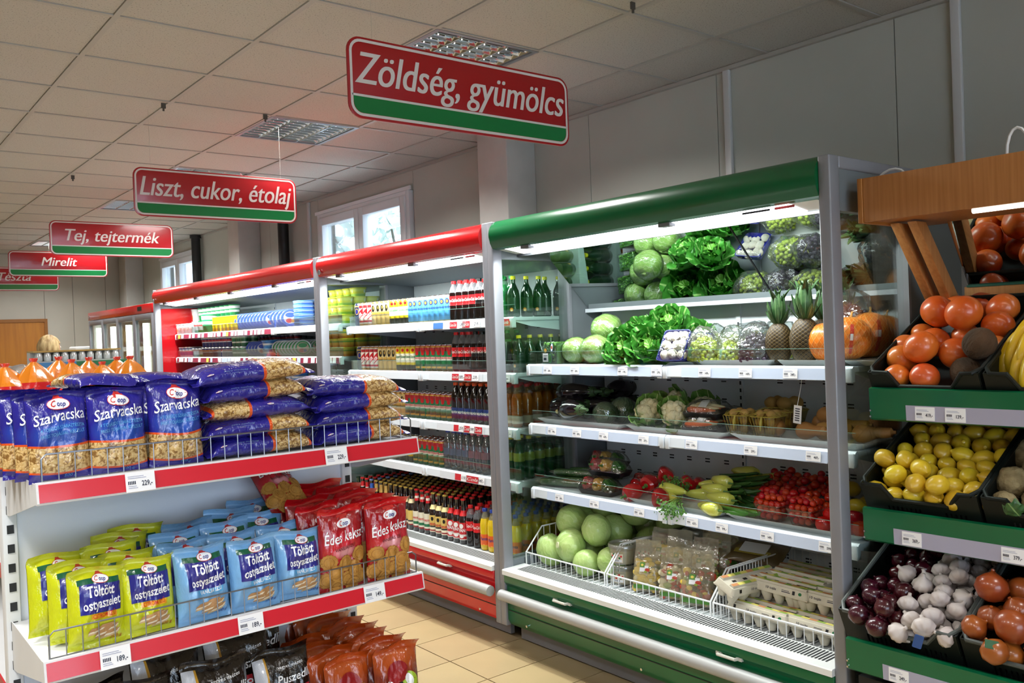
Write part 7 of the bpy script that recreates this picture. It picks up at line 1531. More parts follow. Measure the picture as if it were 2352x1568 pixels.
for k, (fx, z0, z1, spx, tg) in enumerate(((2.80, 1.237, 1.342, 2080, ((2110, '419,-'), (2180, '139,-'))), (2.735, .836, .944, 2052, ((2080, '369,-'), (2312, '379,-'))), (2.602, .434, .536, 2027, ((2050, '249,-'),)))):
    f = wobj(MB().prism([(fx, z1), (fx+.012, z1+.004), (fx+.03, z1), (fx+.03, z1-.01), (fx+.012, z1-.01), (fx+.022, z0), (fx+.014, z0-.003), (fx+.004, z0+.004)], SYR, SYL-.002), 'fascia', M_FAS, stand)
    hgt = z1-z0; ys_ = ycol(spx, fx, (z0+z1)/2-.02)
    wobj(MB().prism([(fx-.0015+.002, z0+hgt*.50), (fx+.0002+.003, z0+.002), (fx+.006, z0+.002), (fx+.005, z0+hgt*.50)], SYR, ys_), 'price_strip', M_STR2, f)
    for px, txt in tg: 
        y = ycol(px+14, fx, z0+hgt*.28); L = stand.location; b, p = tagmesh(txt, .064, .044); o = O('price_tag', b, f, (fx+.0012-L.x, y-L.y, z0+hgt*.26-L.z), (0, .03, 0)); O('printed_price', p, o)
    for zz in (z0+.03, z0+.01): wobj(MB().tube([(fx+.004, SYL-.006, zz), (fx-.002, SYL-.006, zz)], .0035, 8), 'screw', CHROME, f)
    wobj(MB().prism([(fx+.03, z1-.075), (fx+.03, z1-.095), (3.33, z1-.095+(3.33-fx-.03)*math.tan(TH)), (3.33, z1-.075+(3.33-fx-.03)*math.tan(TH))], SYR, SYL-.004), 'sloping_shelf', DARK, stand)
wobj(MB().box(2.66, 3.33, SYR, SYL-.01, .01, .40), 'base_panel', DARK, stand)
CBL = MT('white_cable', '#d9dad8', .4)
for q, (a, c, hh, lab) in enumerate(((2008, 2078, .055, 'long white cable loop on the stand canopy beside the cooler'), (2166, 2196, .02, 'small grey cable loop on the middle of the stand canopy'), (2312, 2362, .09, 'white cable loop standing up at the far end of the canopy'))):
    X = 2.9 if q != 2 else 2.84; y0 = ycol(a, X, 2.06); y1 = ycol(c, X, 2.06); pts = [(X+.01*i/8, y0+(y1-y0)*(.5-.5*math.cos(PI*i/8)), 2.048 - (.0 if q else .03) + hh*math.sin(PI*i/8)**.8+(.03*i/8 if q == 0 else 0)) for i in range(9)]
    MB().tube([(pts[0][0], pts[0][1], 1.95)]+pts+[(pts[-1][0], pts[-1][1], 1.95)], .0045, 6).obj('cable', CBL if q != 1 else GREYP, None, label=lab, cat='cable')
# crates
CRM = MT('crate_black_green', '#07100d', .5, var=.15, spec=.35); CRG = MT('crate_grey_rim', '#4f5654', .45)
def crate(lab, xl, zl, yc, W=.18, D=.50, h=.13, rim=None):
    """front lip of the corners at (xl, zl)"""
    root = E('plastic_crate', lab, 'crate', (xl+.008+h*math.sin(TH), yc, zl-h*math.cos(TH)+.001), (0, -TH, 0), 'produce crates'); lo = .078
    prof = [(-W, h), (-W*.72, h), (-W*.5, lo), (W*.45, lo), (W*.62, h), (W, h)]
    b = MB(); t = .004
    b.box(0, D, -W, W, 0, .004)
    def top(y):
        for (a, za), (c, zc) in zip(prof, prof[1:]):
            if a <= y <= c: return za+(zc-za)*(y-a)/(c-a)
        return h
    sl = [-.145, -.13, -.115, -.10, -.085, -.0, .015, .03, .045, .06, .075, .09, .105]; e = [-W]+sum([[s_*W/.19, s_*W/.19+.0065] for s_ in sl], [])+[W]
    for a, c in zip(e[0::2], e[1::2]):
        n = max(1, int((c-a)/.03))
        for q in range(n):
            y0 = a+(c-a)*q/n; y1 = a+(c-a)*(q+1)/n; b.prism([(y0, .0), (y1, .0), (y1, top(y1)), (y0, top(y0))], -t, 0, 'x')
    for s_ in sl: y = s_*W/.19; b.box(-t, 0, y, y+.0065, 0, .012); b.prism([(y, .052), (y+.0065, .052), (y+.0065, top(y+.0065)), (y, top(y))], -t, 0, 'x')
    for s_ in (-1, 1): b.box(0, D, s_*W-t/2, s_*W+t/2, 0, h)
    b.box(D, D+t, -W, W, 0, h+.03); b.obj('shell', CRM, root)
    rp = [(-.004, y, z) for y, z in prof]; rr = [(D, W, h), (D, W, h+.03), (D, -W, h+.03), (D, -W, h)]
    pts = []
    full = [(.03, -W, h)]+[(-.004, -W+.02, h)]+rp[1:-1]+[(-.004, W-.02, h), (.03, W, h)]+rr
    MB().tube(full, .0075, 8, closed=True).obj('rim', rim or CRM, root)
    r = MB()
    for k in range(8): x = .06+.055*k; r.box(x, x+.012, -W-.006, -W, .01, h-.01); r.box(x, x+.012, W, W+.006, .01, h-.01)
    r.obj('ribs', CRM, root); MB().box(.006, D-.006, -W+.006, W-.006, .004, .03).obj('liner', DARK, root)
    return root
C_GF = crate('black crate of grapefruits on the top sloping shelf', 2.79, 1.398, 1.372); C_BAN = crate('black crate of bananas on the top sloping shelf', 2.79, 1.398, .998)
C_LEM = crate('black crate of lemons on the middle sloping shelf', 2.728, 1.028, 1.37, .188); C_CEL = crate('black crate of celeriac on the middle sloping shelf', 2.728, 1.028, .982, .188)
C_RON = crate('grey rimmed crate of red onions and garlic on the lowest sloping shelf', 2.608, .625, 1.392, .19, .56, .13, CRG); C_ON = crate('black crate of brown onions on the lowest sloping shelf', 2.608, .625, 1.0, .19, .56, .13, CRG)
def onpl(px, py, cr, hgt):
    """point of the plane parallel to the crate floor at height hgt above it"""
    o = cr.location; n = Vector((-math.sin(TH), 0, math.cos(TH))); d = ray(px, py); p0 = o+n*hgt; return EYE+d*((p0-EYE).dot(n)/d.dot(n))
M_GF = MT('grapefruit_skin', '#cf4f1c', .32, coat=.3, vcol='#d9742a', vscale=4, bump=.2, bscale=200, bdist=.001, objrand=.14)
GFM = MB().sphere((0, 0, 0), (.054, .054, .0505), 28, 20, fn=lambda d: 1-.05*max(0, abs(d.z)-.93)/.07+.012*nz(d, 2, 2)).mesh('grapefruit', M_GF)
for k, (px, py, s, hg) in enumerate(((2064, 858, .82, .085), (2128, 860, .88, .085), (2072, 834, .95, .10), (2134, 820, 1.05, .125), (2100, 793, .85, .10), (2182, 822, 1.0, .11), (2142, 780, 1.0, .11), (2120, 770, .8, .10), (2162, 738, 1.1, .16), (2230, 732, 1.12, .17), (2198, 712, .95, .15), (2285, 728, 1.0, .15), (2212, 778, .9, .10), (2288, 765, .95, .12), (2290, 785, .85, .10), (2255, 700, .9, .12))):
    p = onpl(px, py, C_GF, hg); O('grapefruit', GFM, None, p, (R.uniform(-.9, .9), R.uniform(-.9, .9), R.uniform(0, 6)), s, 'red-orange grapefruit, '+('at the front left lip of its crate', 'second along the front lip of its crate', 'resting above the front left one', 'large one in the middle of the front', 'left edge, second row', 'beside the front coconut', 'in the third row, left', 'left edge, third row', 'tall heap, left one', 'tall heap, middle one', 'tall heap, behind the left one', 'tall heap, beside the bananas', 'hidden behind the coconut', 'beyond the coconut by the crate edge', 'low one by the crate edge', 'back row of the tall heap')[k], 'grapefruit', 'grapefruits')
M_COC = MT('coconut_husk', '#4a3420', .95, var=.35, vscale=18, bump=1.0, bscale=90, bdist=.01, stretch=(1, 1, .3)); COCM = MB().sphere((0, 0, 0), (.05, .05, .053), 26, 18, fn=lambda d: 1+.03*nz(d, 6, 4)).mesh('coconut', M_COC)
p = onpl(2247, 795, C_GF, .16); O('coconut', COCM, None, p, (.5, .3, 0), 1.0, 'hairy brown coconut lying on the grapefruits', 'coconut', 'coconuts'); p = onpl(2212, 845, C_GF, .085); O('coconut', COCM, None, p, (0, .9, 1), .95, 'brown coconut low behind the front lip of the grapefruit crate', 'coconut', 'coconuts')
# bananas
M_BAN = MT('banana_skin', '#d9b21c', .4, coat=.2, var=.06, vscale=5); M_BANT = MT('banana_tip', '#2c2216', .7); M_BANS = MT('banana_stalk', '#8a8a2c', .6)
def banana():
    root = E('banana', '', 'banana'); n = 14; R0 = .13; pts = []; rad = []
    for i in range(n+1):
        t = i/n; a = -.75+1.5*t; pts.append((R0*math.cos(a)-R0, 0, R0*math.sin(a))); rad.append(.0185*min(1, (.25+4.2*t)) if t < .18 else (.0185 if t < .82 else .0185*max(.28, 1-(t-.82)*4.2)))
    b = MB().tube(pts, rad, 6); 
    for i in range(len(b.sm)): b.sm[i] = True
    b.obj('fruit', M_BAN, root, sharp=80); MB().tube([pts[0], (pts[0][0]-.002, 0, pts[0][2]-.006)], [.0055, .004], 6).obj('tip', M_BANT, root); MB().tube([pts[-1], (pts[-1][0]-.012, 0, pts[-1][2]+.02)], [.0055, .0065], 6).obj('stalk', M_BANS, root); return root
BAN = Kind(banana)
for k, (px, py, hg, rz, ry) in enumerate(((2312, 812, .12, 2.5, -.3), (2338, 830, .12, 2.7, -.3), (2330, 790, .15, 2.5, -.35), (2352, 800, .15, 2.8, -.35), (2362, 845, .12, 2.9, -.3), (2345, 765, .17, 2.5, -.5), (2372, 780, .16, 2.8, -.5), (2385, 820, .13, 3.0, -.3), (2400, 850, .12, 3.0, -.3))):
    p = onpl(px, py, C_BAN, hg); BAN(p, (0, ry-.1, rz), 'yellow banana in its crate, %s from the grapefruit side' % od(k), 'bananas', 1.1)
# lemons
LM_T = ('front row', 'second row', 'third row', 'fourth row', 'fifth row', 'sixth row', 'seventh row', 'eighth row', 'ninth row'); kk = 0
def pack(cr, mesh, W, n_l, n_d, pitch_l, pitch_d, z0, rise, nm, cat, grp, lab, sc_=(.95, 1.1), lying=True, y_off=0, rand=1.0, start=.035, zj=.01, place='its crate'):
    M_ = Matrix.LocRotScale(cr.location, Euler(cr.rotation_euler), None)
    for d in range(n_d):
        for l in range(n_l):
            yy = (l-(n_l-1)/2+(.5 if d % 2 else 0)*(.6))*pitch_l+y_off
            if abs(yy) > W: continue
            p = M_ @ Vector((start+pitch_d*d+R.uniform(-.004, .004), yy+R.uniform(-.004, .004), z0+rise*d+R.uniform(0, zj)))
            O(nm, mesh, None, p, ((R.uniform(1.1, 1.9), 0, R.uniform(0, 6.28)) if lying else (R.uniform(-.7, .7)*rand, R.uniform(-.9, .4)*rand, R.uniform(0, 6.28))), R.uniform(*sc_), '%s, %s of %s, %s from the aisle case side' % (lab, LM_T[d], place, od(n_l-1-l)), cat, grp)
LEMC = bpy.data.meshes.new_from_object(bpy.data.objects['lemon']); LEMC.transform(Matrix.Translation((0, 0, -.0365))); LEMC.name = 'lemon'
pack(C_LEM, LEMC, .165, 6, 8, .061, .058, .072, .004, 'lemon', 'lemon', 'lemons on the stand', 'yellow lemon', (.95, 1.12), True)
# the few lemons lying proud on top
for k, (px, py) in enumerate(((2040, 1064), (2085, 1070), (2060, 1095), (2118, 1090), (2110, 1120), (2160, 1125))):
    p = onpl(px, py, C_LEM, .118); O('lemon', LEMC, None, p, (1.4, .2, R.uniform(0, 6)), 1.1, 'yellow lemon lying on top of the others, %s from the case side' % od(k), 'lemon', 'lemons on the stand')
# celeriac
M_CEL = MT('celeriac_skin', '#9c8a62', .8, vcol='#6f5c3a', vscale=22, bump=.9, bscale=60, bdist=.01); CELM = MB().sphere((0, 0, 0), (.06, .058, .054), 26, 18, fn=lambda d: 1+.10*nz(d, 3, 6)+.04*nz(d, 9, 2)).mesh('celeriac', M_CEL)
for k, (px, py, s, hg, t) in enumerate(((2338, 1108, .85, .09, 'upper one in front'), (2316, 1158, .72, .07, 'lowest one at the crate lip'), (2385, 1082, .9, .09, 'farther along the crate'), (2375, 1150, .8, .07, 'behind the green leaf'), (2350, 1045, .9, .08, 'in the shade at the back'))):
    O('celeriac', CELM, None, onpl(px, py, C_CEL, hg), (R.uniform(0, 3), R.uniform(0, 3), 0), s, 'knobbly brown celeriac '+t, 'celeriac', 'celeriac')
O('celery_leaf', leafmesh('celery_leaf', .14, .07, .012, .38, .2, M_CLEAFD, 2, 14, 14, .6, .74, .22), None, onpl(2342, 1185, C_CEL, .10), (.6, .5, 1.8), .4, 'dark green celery leaf at the lip of the celeriac crate', 'leaf')
# red onions, garlic, brown onions
def onionmesh(name, mat, r, flat=.9): return MB().lathe([(0, -r*flat*.97), (r*.25, -r*flat*.97), (r*.7, -r*flat*.72), (r, -r*.05), (r*.88, r*flat*.5), (r*.5, r*flat*.85), (r*.2, r*flat*1.02), (r*.11, r*flat*1.14), (r*.12, r*flat*1.24), (0, r*flat*1.25)], 20).mesh(name, mat)
M_RON = MT('red_onion_skin', '#4a0f1e', .25, coat=.4, vcol='#330a16', vscale=10, stretch=(1, 1, .25), objrand=.25); M_BON = MT('brown_onion_skin', '#a85a22', .3, coat=.35, vcol='#8f451a', vscale=12, stretch=(1, 1, .25), objrand=.18)
ROM = onionmesh('red_onion', M_RON, .030); BOM = onionmesh('brown_onion', M_BON, .036)
pack(C_RON, ROM, .17, 4, 9, .058, .056, .068, .003, 'red_onion', 'onion', 'red onions', 'dark red onion', (.85, 1.1), False, -.085*-1, 1.3, .035, .014, 'the grey rimmed crate')
for k, (px, py, s) in enumerate(((1968, 1390, 1.0), (1976, 1412, 1.15), (2020, 1435, 1.15), (2044, 1415, 1.1), (2056, 1390, 1.0), (2088, 1372, 1.1), (2018, 1380, 1.1), (2000, 1356, 1.05))):
    O('red_onion', ROM, None, onpl(px, py, C_RON, .115), (R.uniform(-1, 1), R.uniform(-1, 1), 0), s, 'dark red onion lying proud on the heap, %s from the front corner' % od(k), 'onion', 'red onions')
M_GAR = MT('garlic_skin', '#d3cbc4', .45, vcol='#beb2b0', vscale=14, stretch=(1, 1, .3), objrand=.06)
def garfn(p, a): k = 1+.07*math.cos(9*a)*(1 if p[2] < .022 else .2); return (p[0]*k, p[1]*k, p[2]-.018)
GARM = MB().lathe([(0, .002), (.008, 0), (.020, .004), (.0265, .015), (.024, .026), (.014, .035), (.0065, .040), (.0045, .046), (.005, .05), (0, .05)], 36, fn=garfn).mesh('garlic_bulb', M_GAR, sharp=180)
pack(C_RON, GARM, .17, 4, 9, .05, .052, .064, .003, 'garlic_bulb', 'garlic', 'garlic bulbs', 'white garlic bulb', (.9, 1.15), False, -.085, 1.2, .04, .012, 'the grey rimmed crate')
for k, (px, py) in enumerate(((2135, 1430), (2137, 1412), (2143, 1395), (2149, 1379), (2155, 1364), (2163, 1350), (2170, 1336), (2178, 1323), (2186, 1311), (2194, 1300))):
    O('garlic_bulb', GARM, None, onpl(px, py, C_RON, .125), (-.5, .9, 0), 1.3 if k < 2 else 1.12, 'white garlic bulb of the raised string, %s from the front' % od(k), 'garlic', 'garlic bulbs of the string')
for k, (px, py) in enumerate(((2102, 1341), (2128, 1360), (2100, 1402), (2196, 1416), (2205, 1380), (2075, 1440), (2092, 1432), (2170, 1460))):
    O('garlic_bulb', GARM, None, onpl(px, py, C_RON, .11), (R.uniform(-1, 1), R.uniform(-1, 1), 0), 1.2, 'white garlic bulb lying loose on the heap beside the string, %s one' % od(k), 'garlic', 'loose garlic bulbs')
MB().prism(rrect(.026, .044, .004), -.001, .001, 'y').obj('paper_tag', MT('tag_blue', '#2c4f8a', .45), None, onpl(2110, 1470, C_RON, .125)+Vector((-.012, -.004, .0)), (.2, .25, -1.1), label='small blue paper tag hanging on the garlic crate lip', cat='tag')
pack(C_ON, BOM, .16, 5, 8, .07, .068, .072, .003, 'brown_onion', 'onion', 'brown onions', 'golden brown onion', (.85, 1.15), False, 0, 1.2, .04, .012, 'its crate')
for k, (px, py, s) in enumerate(((2271, 1448, 1.05), (2307, 1456, 1.45), (2279, 1416, 1.1), (2305, 1394, 1.35), (2303, 1362, 1.1), (2342, 1372, 1.1), (2297, 1487, 1.1), (2338, 1412, 1.1))):
    O('brown_onion', BOM, None, onpl(px, py, C_ON, .125), (R.uniform(-1, 1), R.uniform(-1, 1), 0), s, 'golden brown onion lying proud on the heap, %s from the garlic side' % od(k), 'onion', 'brown onions')
MB().box(-.018, .018, -.001, .001, -.012, .012).obj('sticker', MT('sticker_darkgreen', '#2c5a34', .5), None, onpl(2278, 1480, C_ON, .165), (-.5, .2, -.9), label='small green paper sticker on a front brown onion', cat='sticker')
# ================================================================== SHELF RUN BEHIND, ITS BAGS, THE SHOPPER
run = E('shelf_run', 'long double-sided white shelf run behind the end-cap rack', 'shelf rack', (.86, 5.4, 0))
RX0, RX1, RY0, RY1, RT = .47, 1.25, 2.65, 8.3, 1.262
wobj(MB().box(.85, .87, RY0, RY1, .1, RT), 'back_panel', GW, run); wobj(MB().box(RX0, RX1, RY0, RY1, .01, .1), 'plinth', GREYP, run)
for z in (.45, .86, RT):
    for s_, a, c in ((0, RX0, .848), (1, .872, RX1)):
        sh = wobj(MB().box(a, c, RY0, RY1, z-.025, z), 'shelf', GW, run); x = RX0-.006 if s_ == 0 else RX1
        wobj(MB().box(x, x+.006, RY0, RY1, z-.042, z+.002), 'price_rail', RRAIL, sh)
for y in (2.66, 4.05, 5.45, 6.85, 8.27): wobj(MB().box(.84, .88, y-.02, y+.02, 0, RT+.01), 'upright', GW, run)
# pointed orange and red bags
M_OBAG = None
def obm():
    n = NT('orange_red_bag'); u, v = n.uv(); k = n.noise(5, 3); vv = n.math('ADD', v, n.math('MULTIPLY', n.math('SUBTRACT', k.outputs[0], .5), .06))
    c = n.ramp(vv, [(0, hexc('#c2161c')), (.66, hexc('#c2161c')), (.67, hexc('#dd8018')), (.93, hexc('#d87018')), (.945, hexc('#d23a2a'))], 'CONSTANT').outputs[0]; n.col(c); n.set(Roughness=.25, Coat_Weight=.6)
    b = n.noise(14, 4); n.bump(b.outputs[0], .5, .012); return n.m
OBG = []
for s_ in range(2):
    def f(p, a, s_=s_): k = 1+(.13*math.sin(5*a+s_)+.08*math.sin(8*a+2*s_))*min(1, max(0, (p[2]-.10)/.1)); sq = 1/max(abs(math.sin(a)), abs(math.cos(a)))**.5; q = sq if p[2] < .12 else 1+(sq-1)*max(0, (.25-p[2])/.13); return (p[0]*k*q, p[1]*k*q*.8, p[2])
    OBG.append(MB().lathe([(0, 0), (.05, 0), (.062, .02), (.066, .09), (.065, .14), (.061, .17), (.050, .203), (.033, .234), (.014, .256), (.0085, .262), (.0125, .274), (.011, .277), (0, .274)], 28, fn=f).mesh('bag', obm()))
for k, (px, py, y, s, t) in enumerate(((10, 838, 3.85, 1.08, 'cut off at the picture edge'), (76, 826, 3.85, 1.0, 'first full one, standing alone'), (135, 822, 4.0, 1.0, 'left one of the close pair'), (163, 828, 3.86, .95, 'right one of the close pair'), (204, 823, 4.05, .95, 'back one beyond the pair'), (234, 833, 3.88, .92, 'lowest topped one'), (268, 822, 4.08, 1.0, 'with red tip, farther back'), (298, 820, 3.9, 1.0, 'with red tip, nearest to the brown bags'))):
    q = ony(px, py, y); h = .274*s*1.04; o = O('pointed_bag', OBG[k % 2], None, (q.x, y, RT+.001), (0, 0, R.uniform(-.3, .3)), ((s*1.2, s*1.15, (q.z-RT)/.272)), 'orange and red bag with gathered tip, '+t, 'snack bag', 'orange pointed bags')
# flat bags lying on the run farther back
def pillow(name, L, W, d, c1, c2, split, seed):
    n = NT(name+'_print'); u, v = n.uv(); n.col(n.ramp(u, [(0, hexc(c1)), (split, hexc(c2))], 'CONSTANT').outputs[0]); n.set(Roughness=.2, Coat_Weight=.7); b_ = n.noise(12, 4); n.bump(b_.outputs[0], .4, .012)
    def f(u, v): a = 2*PI*v; e = max(.04, 1-abs(2*u-1)**4)**.5; return ((u-.5)*L, W/2*math.copysign(abs(math.cos(a))**.8, math.cos(a))*(.9+.1*e), d*.5+d/2*e*math.sin(a)+.004*nz((u*9, v*7, 0), 1, seed))
    return MB().grid(f, 20, 18, wv=True).mesh(name, n.m)
PBR = pillow('flat_bag', .26, .18, .06, '#5a1712', '#6b2016', .5, 1); PBL = pillow('flat_bag', .30, .19, .055, '#2a6ab8', '#c4201c', .45, 2); PGN = pillow('flat_bag', .22, .16, .05, '#8a8a3a', '#5f5a2a', .4, 3)
for k, (px, y, dz, me, rz, t, g) in enumerate(((395, 3.75, .115, PBR, .2, 'dark brown flat bag, nearest to the stacked pasta', 'brown flat bags'), (345, 3.95, .10, PBR, -.2, 'dark brown flat bag, second from the stacked pasta', 'brown flat bags'), (330, 4.3, .07, PGN, .3, 'olive flat bag behind the brown ones', 'flat bags'), (120, 4.7, .14, PBL, .3, 'blue and red flat bag, higher one behind the orange bags', 'blue and red flat bags'), (50, 4.8, .12, PBL, -.2, 'blue and red flat bag, behind the single orange bag', 'blue and red flat bags'), (15, 4.9, .13, PBL, .2, 'blue and red flat bag at the picture edge', 'blue and red flat bags'), (95, 5.05, .155, PBL, .1, 'red topped flat bag farther back', 'blue and red flat bags'), (160, 4.6, .09, PBL, .1, 'blue and red flat bag behind the close orange pair', 'blue and red flat bags'))):
    x = xcol(px, y, 1.4); n_ = max(1, round(dz/.052))
    for q in range(n_): O('flat_bag', me, None, (x+R.uniform(-.01, .01), y, RT+.001+.053*q+(dz-.053*(n_-1) if 0 else 0)), (R.uniform(-.05, .05), R.uniform(-.05, .05), rz+R.uniform(-.15, .15)), 1.0, t+(', %s in its stack' % od(q) if n_ > 1 else ''), 'snack bag', g)
# crinkled clear bags with pale pastries
CRK = MCLEAR('crinkled_clear', '#f2f2f0', .2, .12, bump=.9, bscale=30, haze=.25)
cm = MB().sphere((0, 0, .06), (.12, .1, .075), 26, 18, fn=lambda d: 1+.18*abs(nz(d, 6, 3))+.25*max(0, d.z-.75)*abs(nz(d, 14, 1))).mesh('crinkled_film', CRK); pm_ = MB().sphere((0, 0, .05), (.10, .085, .05), 16, 10, fn=lambda d: 1+.2*nz(d, 4, 8)).mesh('pastries', MT('pastry_beige', '#b8a078', .7, var=.2, vscale=30))
for k, (px, y, z, t) in enumerate(((20, 6.3, 1.40, 'at the picture edge'), (48, 6.2, 1.41, 'second from the picture edge'), (72, 6.35, 1.40, 'third from the picture edge'), (172, 5.3, 1.36, 'beside the green lidded carton'), (148, 5.6, 1.36, 'left of the green lidded carton'))):
    x = xcol(px, y, 1.5); b_ = E('crinkled_bag', 'clear crinkled bag of pale pastries '+t, 'snack bag', (x, y, RT+.001), (0, 0, k), 'crinkled clear bags', (1, 1, 1.0)); O('crinkled_film', cm, b_, None, None, (1, 1, (z+.12-RT)/.16)); O('pastries', pm_, b_, None, None, (1, 1, (z+.08-RT)/.13))
# cartons of jars far back
bx = E('jar_carton', 'tray of clear jars with tan top and green and blue edge, beside the shopper', 'carton', (xcol(172, 7.2, 1.5), 7.2, RT+.001)); MB().box(-.30, .30, -.12, .12, 0, .235).obj('lower_box', MT('carton_pale', '#b9b9b4', .6), bx); MB().box(-.02, .34, -.14, -.121, .19, .225).obj('printed_edge', MT('carton_green', '#1f6a44', .4), bx); MB().box(-.30, -.02, -.14, -.121, .19, .225).obj('printed_edge', MT('carton_blue', '#3f7ab0', .4), bx); MB().box(-.30, .30, .0, .12, .236, .30).obj('back_wall', MT('carton_pale'), bx); MB().box(-.30, .30, -.12, .12, .30, .312).obj('tray_top', MT('carton_tan', '#a88a4a', .6), bx)
jm = MB().lathe([(0, 0), (.024, 0), (.026, .01), (.026, .042), (.02, .05), (.02, .06), (0, .06)], 12).mesh('jar', MT('jar_glass', '#c9cfcf', .08, .2, coat=.6))
for i in range(10):
    for j in range(1): O('jar', jm, None, (bx.location.x-.26+.058*i, 7.2-.09, RT+.237), None, None, 'small clear jar in the carton beside the shopper, %s along' % od(i), 'jar', 'jars in the carton')
# white appliance by the far wall
MB().box(0, .36, 0, .35, 0, 1.61).obj('appliance_body', MT('appliance_white', '#cfcfca', .5), None, (xcol(172, 12.2, 1.6), 12.2, 0), bevel=.02, label='white cabinet standing by the far wall beyond the shopper', cat='cabinet')
# ---------------------------------------------------------------- the shopper, seen from behind
def shopper():
    x, y = xcol(112, 9.3, 1.6), 9.3; root = E('person', 'blonde shopper with short hair and orange collar, head turned, standing beyond the shelves', 'person', (x, y, 0), (0, 0, PI-.7))
    J = {'pelvis': (0, 0, .92, .13), 'waist': (0, 0, 1.05, .12), 'chest': (0, .0, 1.24, .14), 'neck0': (0, .0, 1.38, .085), 'neck': (0, -.005, 1.44, .05), 'head': (0, -.012, 1.50, .055), 'shl': (-.15, 0, 1.34, .065), 'ell': (-.2, .02, 1.08, .042), 'wrl': (-.18, -.12, .9, .03), 'shr': (.15, 0, 1.34, .065), 'elr': (.2, .02, 1.08, .042), 'wrr': (.18, -.12, .9, .03), 'hipl': (-.09, 0, .86, .095), 'knl': (-.1, -.01, .48, .06), 'anl': (-.1, .01, .08, .04), 'tol': (-.11, -.13, .03, .03), 'hipr': (.09, 0, .86, .095), 'knr': (.1, -.01, .48, .06), 'anr': (.1, .01, .08, .04), 'tor': (.11, -.13, .03, .03)}
    nm = list(J); ed = [('pelvis', 'waist'), ('waist', 'chest'), ('chest', 'neck0'), ('neck0', 'neck'), ('neck', 'head'), ('neck0', 'shl'), ('shl', 'ell'), ('ell', 'wrl'), ('neck0', 'shr'), ('shr', 'elr'), ('elr', 'wrr'), ('pelvis', 'hipl'), ('hipl', 'knl'), ('knl', 'anl'), ('anl', 'tol'), ('pelvis', 'hipr'), ('hipr', 'knr'), ('knr', 'anr'), ('anr', 'tor')]
    verts = [J[k][:3] for k in nm]; edges = [(nm.index(a), nm.index(b)) for a, b in ed]; rad = [J[k][3] for k in nm]
    for s, wr in ((-1, 'wrl'), (1, 'wrr')):     # palm, four fingers and a thumb
        w0 = nm.index(wr); P = Vector(J[wr][:3]); palm = P+Vector((0, -.06, -.03)); ip = len(verts); verts.append(tuple(palm)); rad.append(.026); edges.append((w0, ip))
        for q in range(4):
            a = palm+Vector(((q-1.5)*.018, -.03, -.012)); b = a+Vector((0, -.03+.004*abs(q-1.5), -.014)); c = b+Vector((0, -.012, -.02)); i0 = len(verts); verts += [tuple(a), tuple(b), tuple(c)]; rad += [.009, .008, .007]; edges += [(ip, i0), (i0, i0+1), (i0+1, i0+2)]
        a = palm+Vector((-s*.03, .005, -.004)); b = a+Vector((-s*.012, -.03, -.008)); i0 = len(verts); verts += [tuple(a), tuple(b)]; rad += [.01, .008]; edges += [(ip, i0), (i0, i0+1)]
    me = bpy.data.meshes.new('body'); me.from_pydata(verts, edges, []); o = O('body', me, root); me.materials.append(MT('jacket_orange', '#a8482a', .8)); 
    sk = o.modifiers.new('skin', 'SKIN'); sk.use_smooth_shade = True
    for i, sv in enumerate(me.skin_vertices[0].data): sv.radius = (rad[i], rad[i]*.85 if i < 4 else rad[i])
    me.skin_vertices[0].data[0].use_root = True
    ss = o.modifiers.new('sub', 'SUBSURF'); ss.levels = 2; ss.render_levels = 2
    SK = MT('skin', '#c99a7a', .5)
    def hd(d):
        k = 1-.10*max(0, -d.z)*(1-max(0, -d.y)); k += .05*max(0, -d.y)*max(0, 1-abs(d.z+.6)*3)     # chin
        k += .13*max(0, 1-((d.x/.13)**2+((d.z+.12)/.2)**2))*(d.y < 0); k -= .05*max(0, 1-(((abs(d.x)-.35)/.14)**2+((d.z-.08)/.12)**2))*(d.y < 0); return k
    h = MB().sphere((0, 0, 0), (.076, .098, .118), 28, 22, fn=hd)
    for s in (-1, 1): h.sphere((s*.076, .008, -.005), (.012, .022, .034), 10, 8)
    h = h.obj('head', SK, root, (0, -.02, 1.595), (0, 0, -.4))
    e = MB()
    for s in (-1, 1): e.sphere((s*.028, -.087, .008), .011, 10, 8)
    e.obj('eyes', MT('eye_white', '#e9e6e2', .2), h); MB().grid(lambda u, v: ((u-.5)*.046, -.0955+.25*((u-.5)*.046)**2*20, -.062+(v-.5)*.013), 8, 3).obj('mouth', MT('lips', '#a85a54', .5), h)
    def hr(d): return 1+.05*nz(d, 7, 1)+.03*nz(d, 16, 3)+.06*max(0, d.y)
    nt = NT('blonde_hair'); sp = nt.noise(26, 4, stretch=(1, 1, .25)); tc = nt.new('ShaderNodeTexCoord'); sx = nt.new('ShaderNodeSeparateXYZ'); nt.link(tc.outputs['Object'], sx.inputs[0])
    c1 = nt.ramp(sp.outputs[0], [(.35, hexc('#8a6a3c')), (.65, hexc('#d8c08c'))]).outputs[0]; nt.col(nt.mix(nt.ramp(nt.math('ADD', sx.outputs[2], nt.math('MULTIPLY', sp.outputs[0], .03)), [(.44, (1,)*4), (.5, (0, 0, 0, 1))]).outputs[0] if 0 else nt.math('LESS_THAN', nt.math('ADD', sx.outputs[2], nt.math('MULTIPLY', sp.outputs[0], .05)), -.015), c1, hexc('#3a2818'))); nt.set(Roughness=.6); nt.bump(sp.outputs[0], .6, .01)
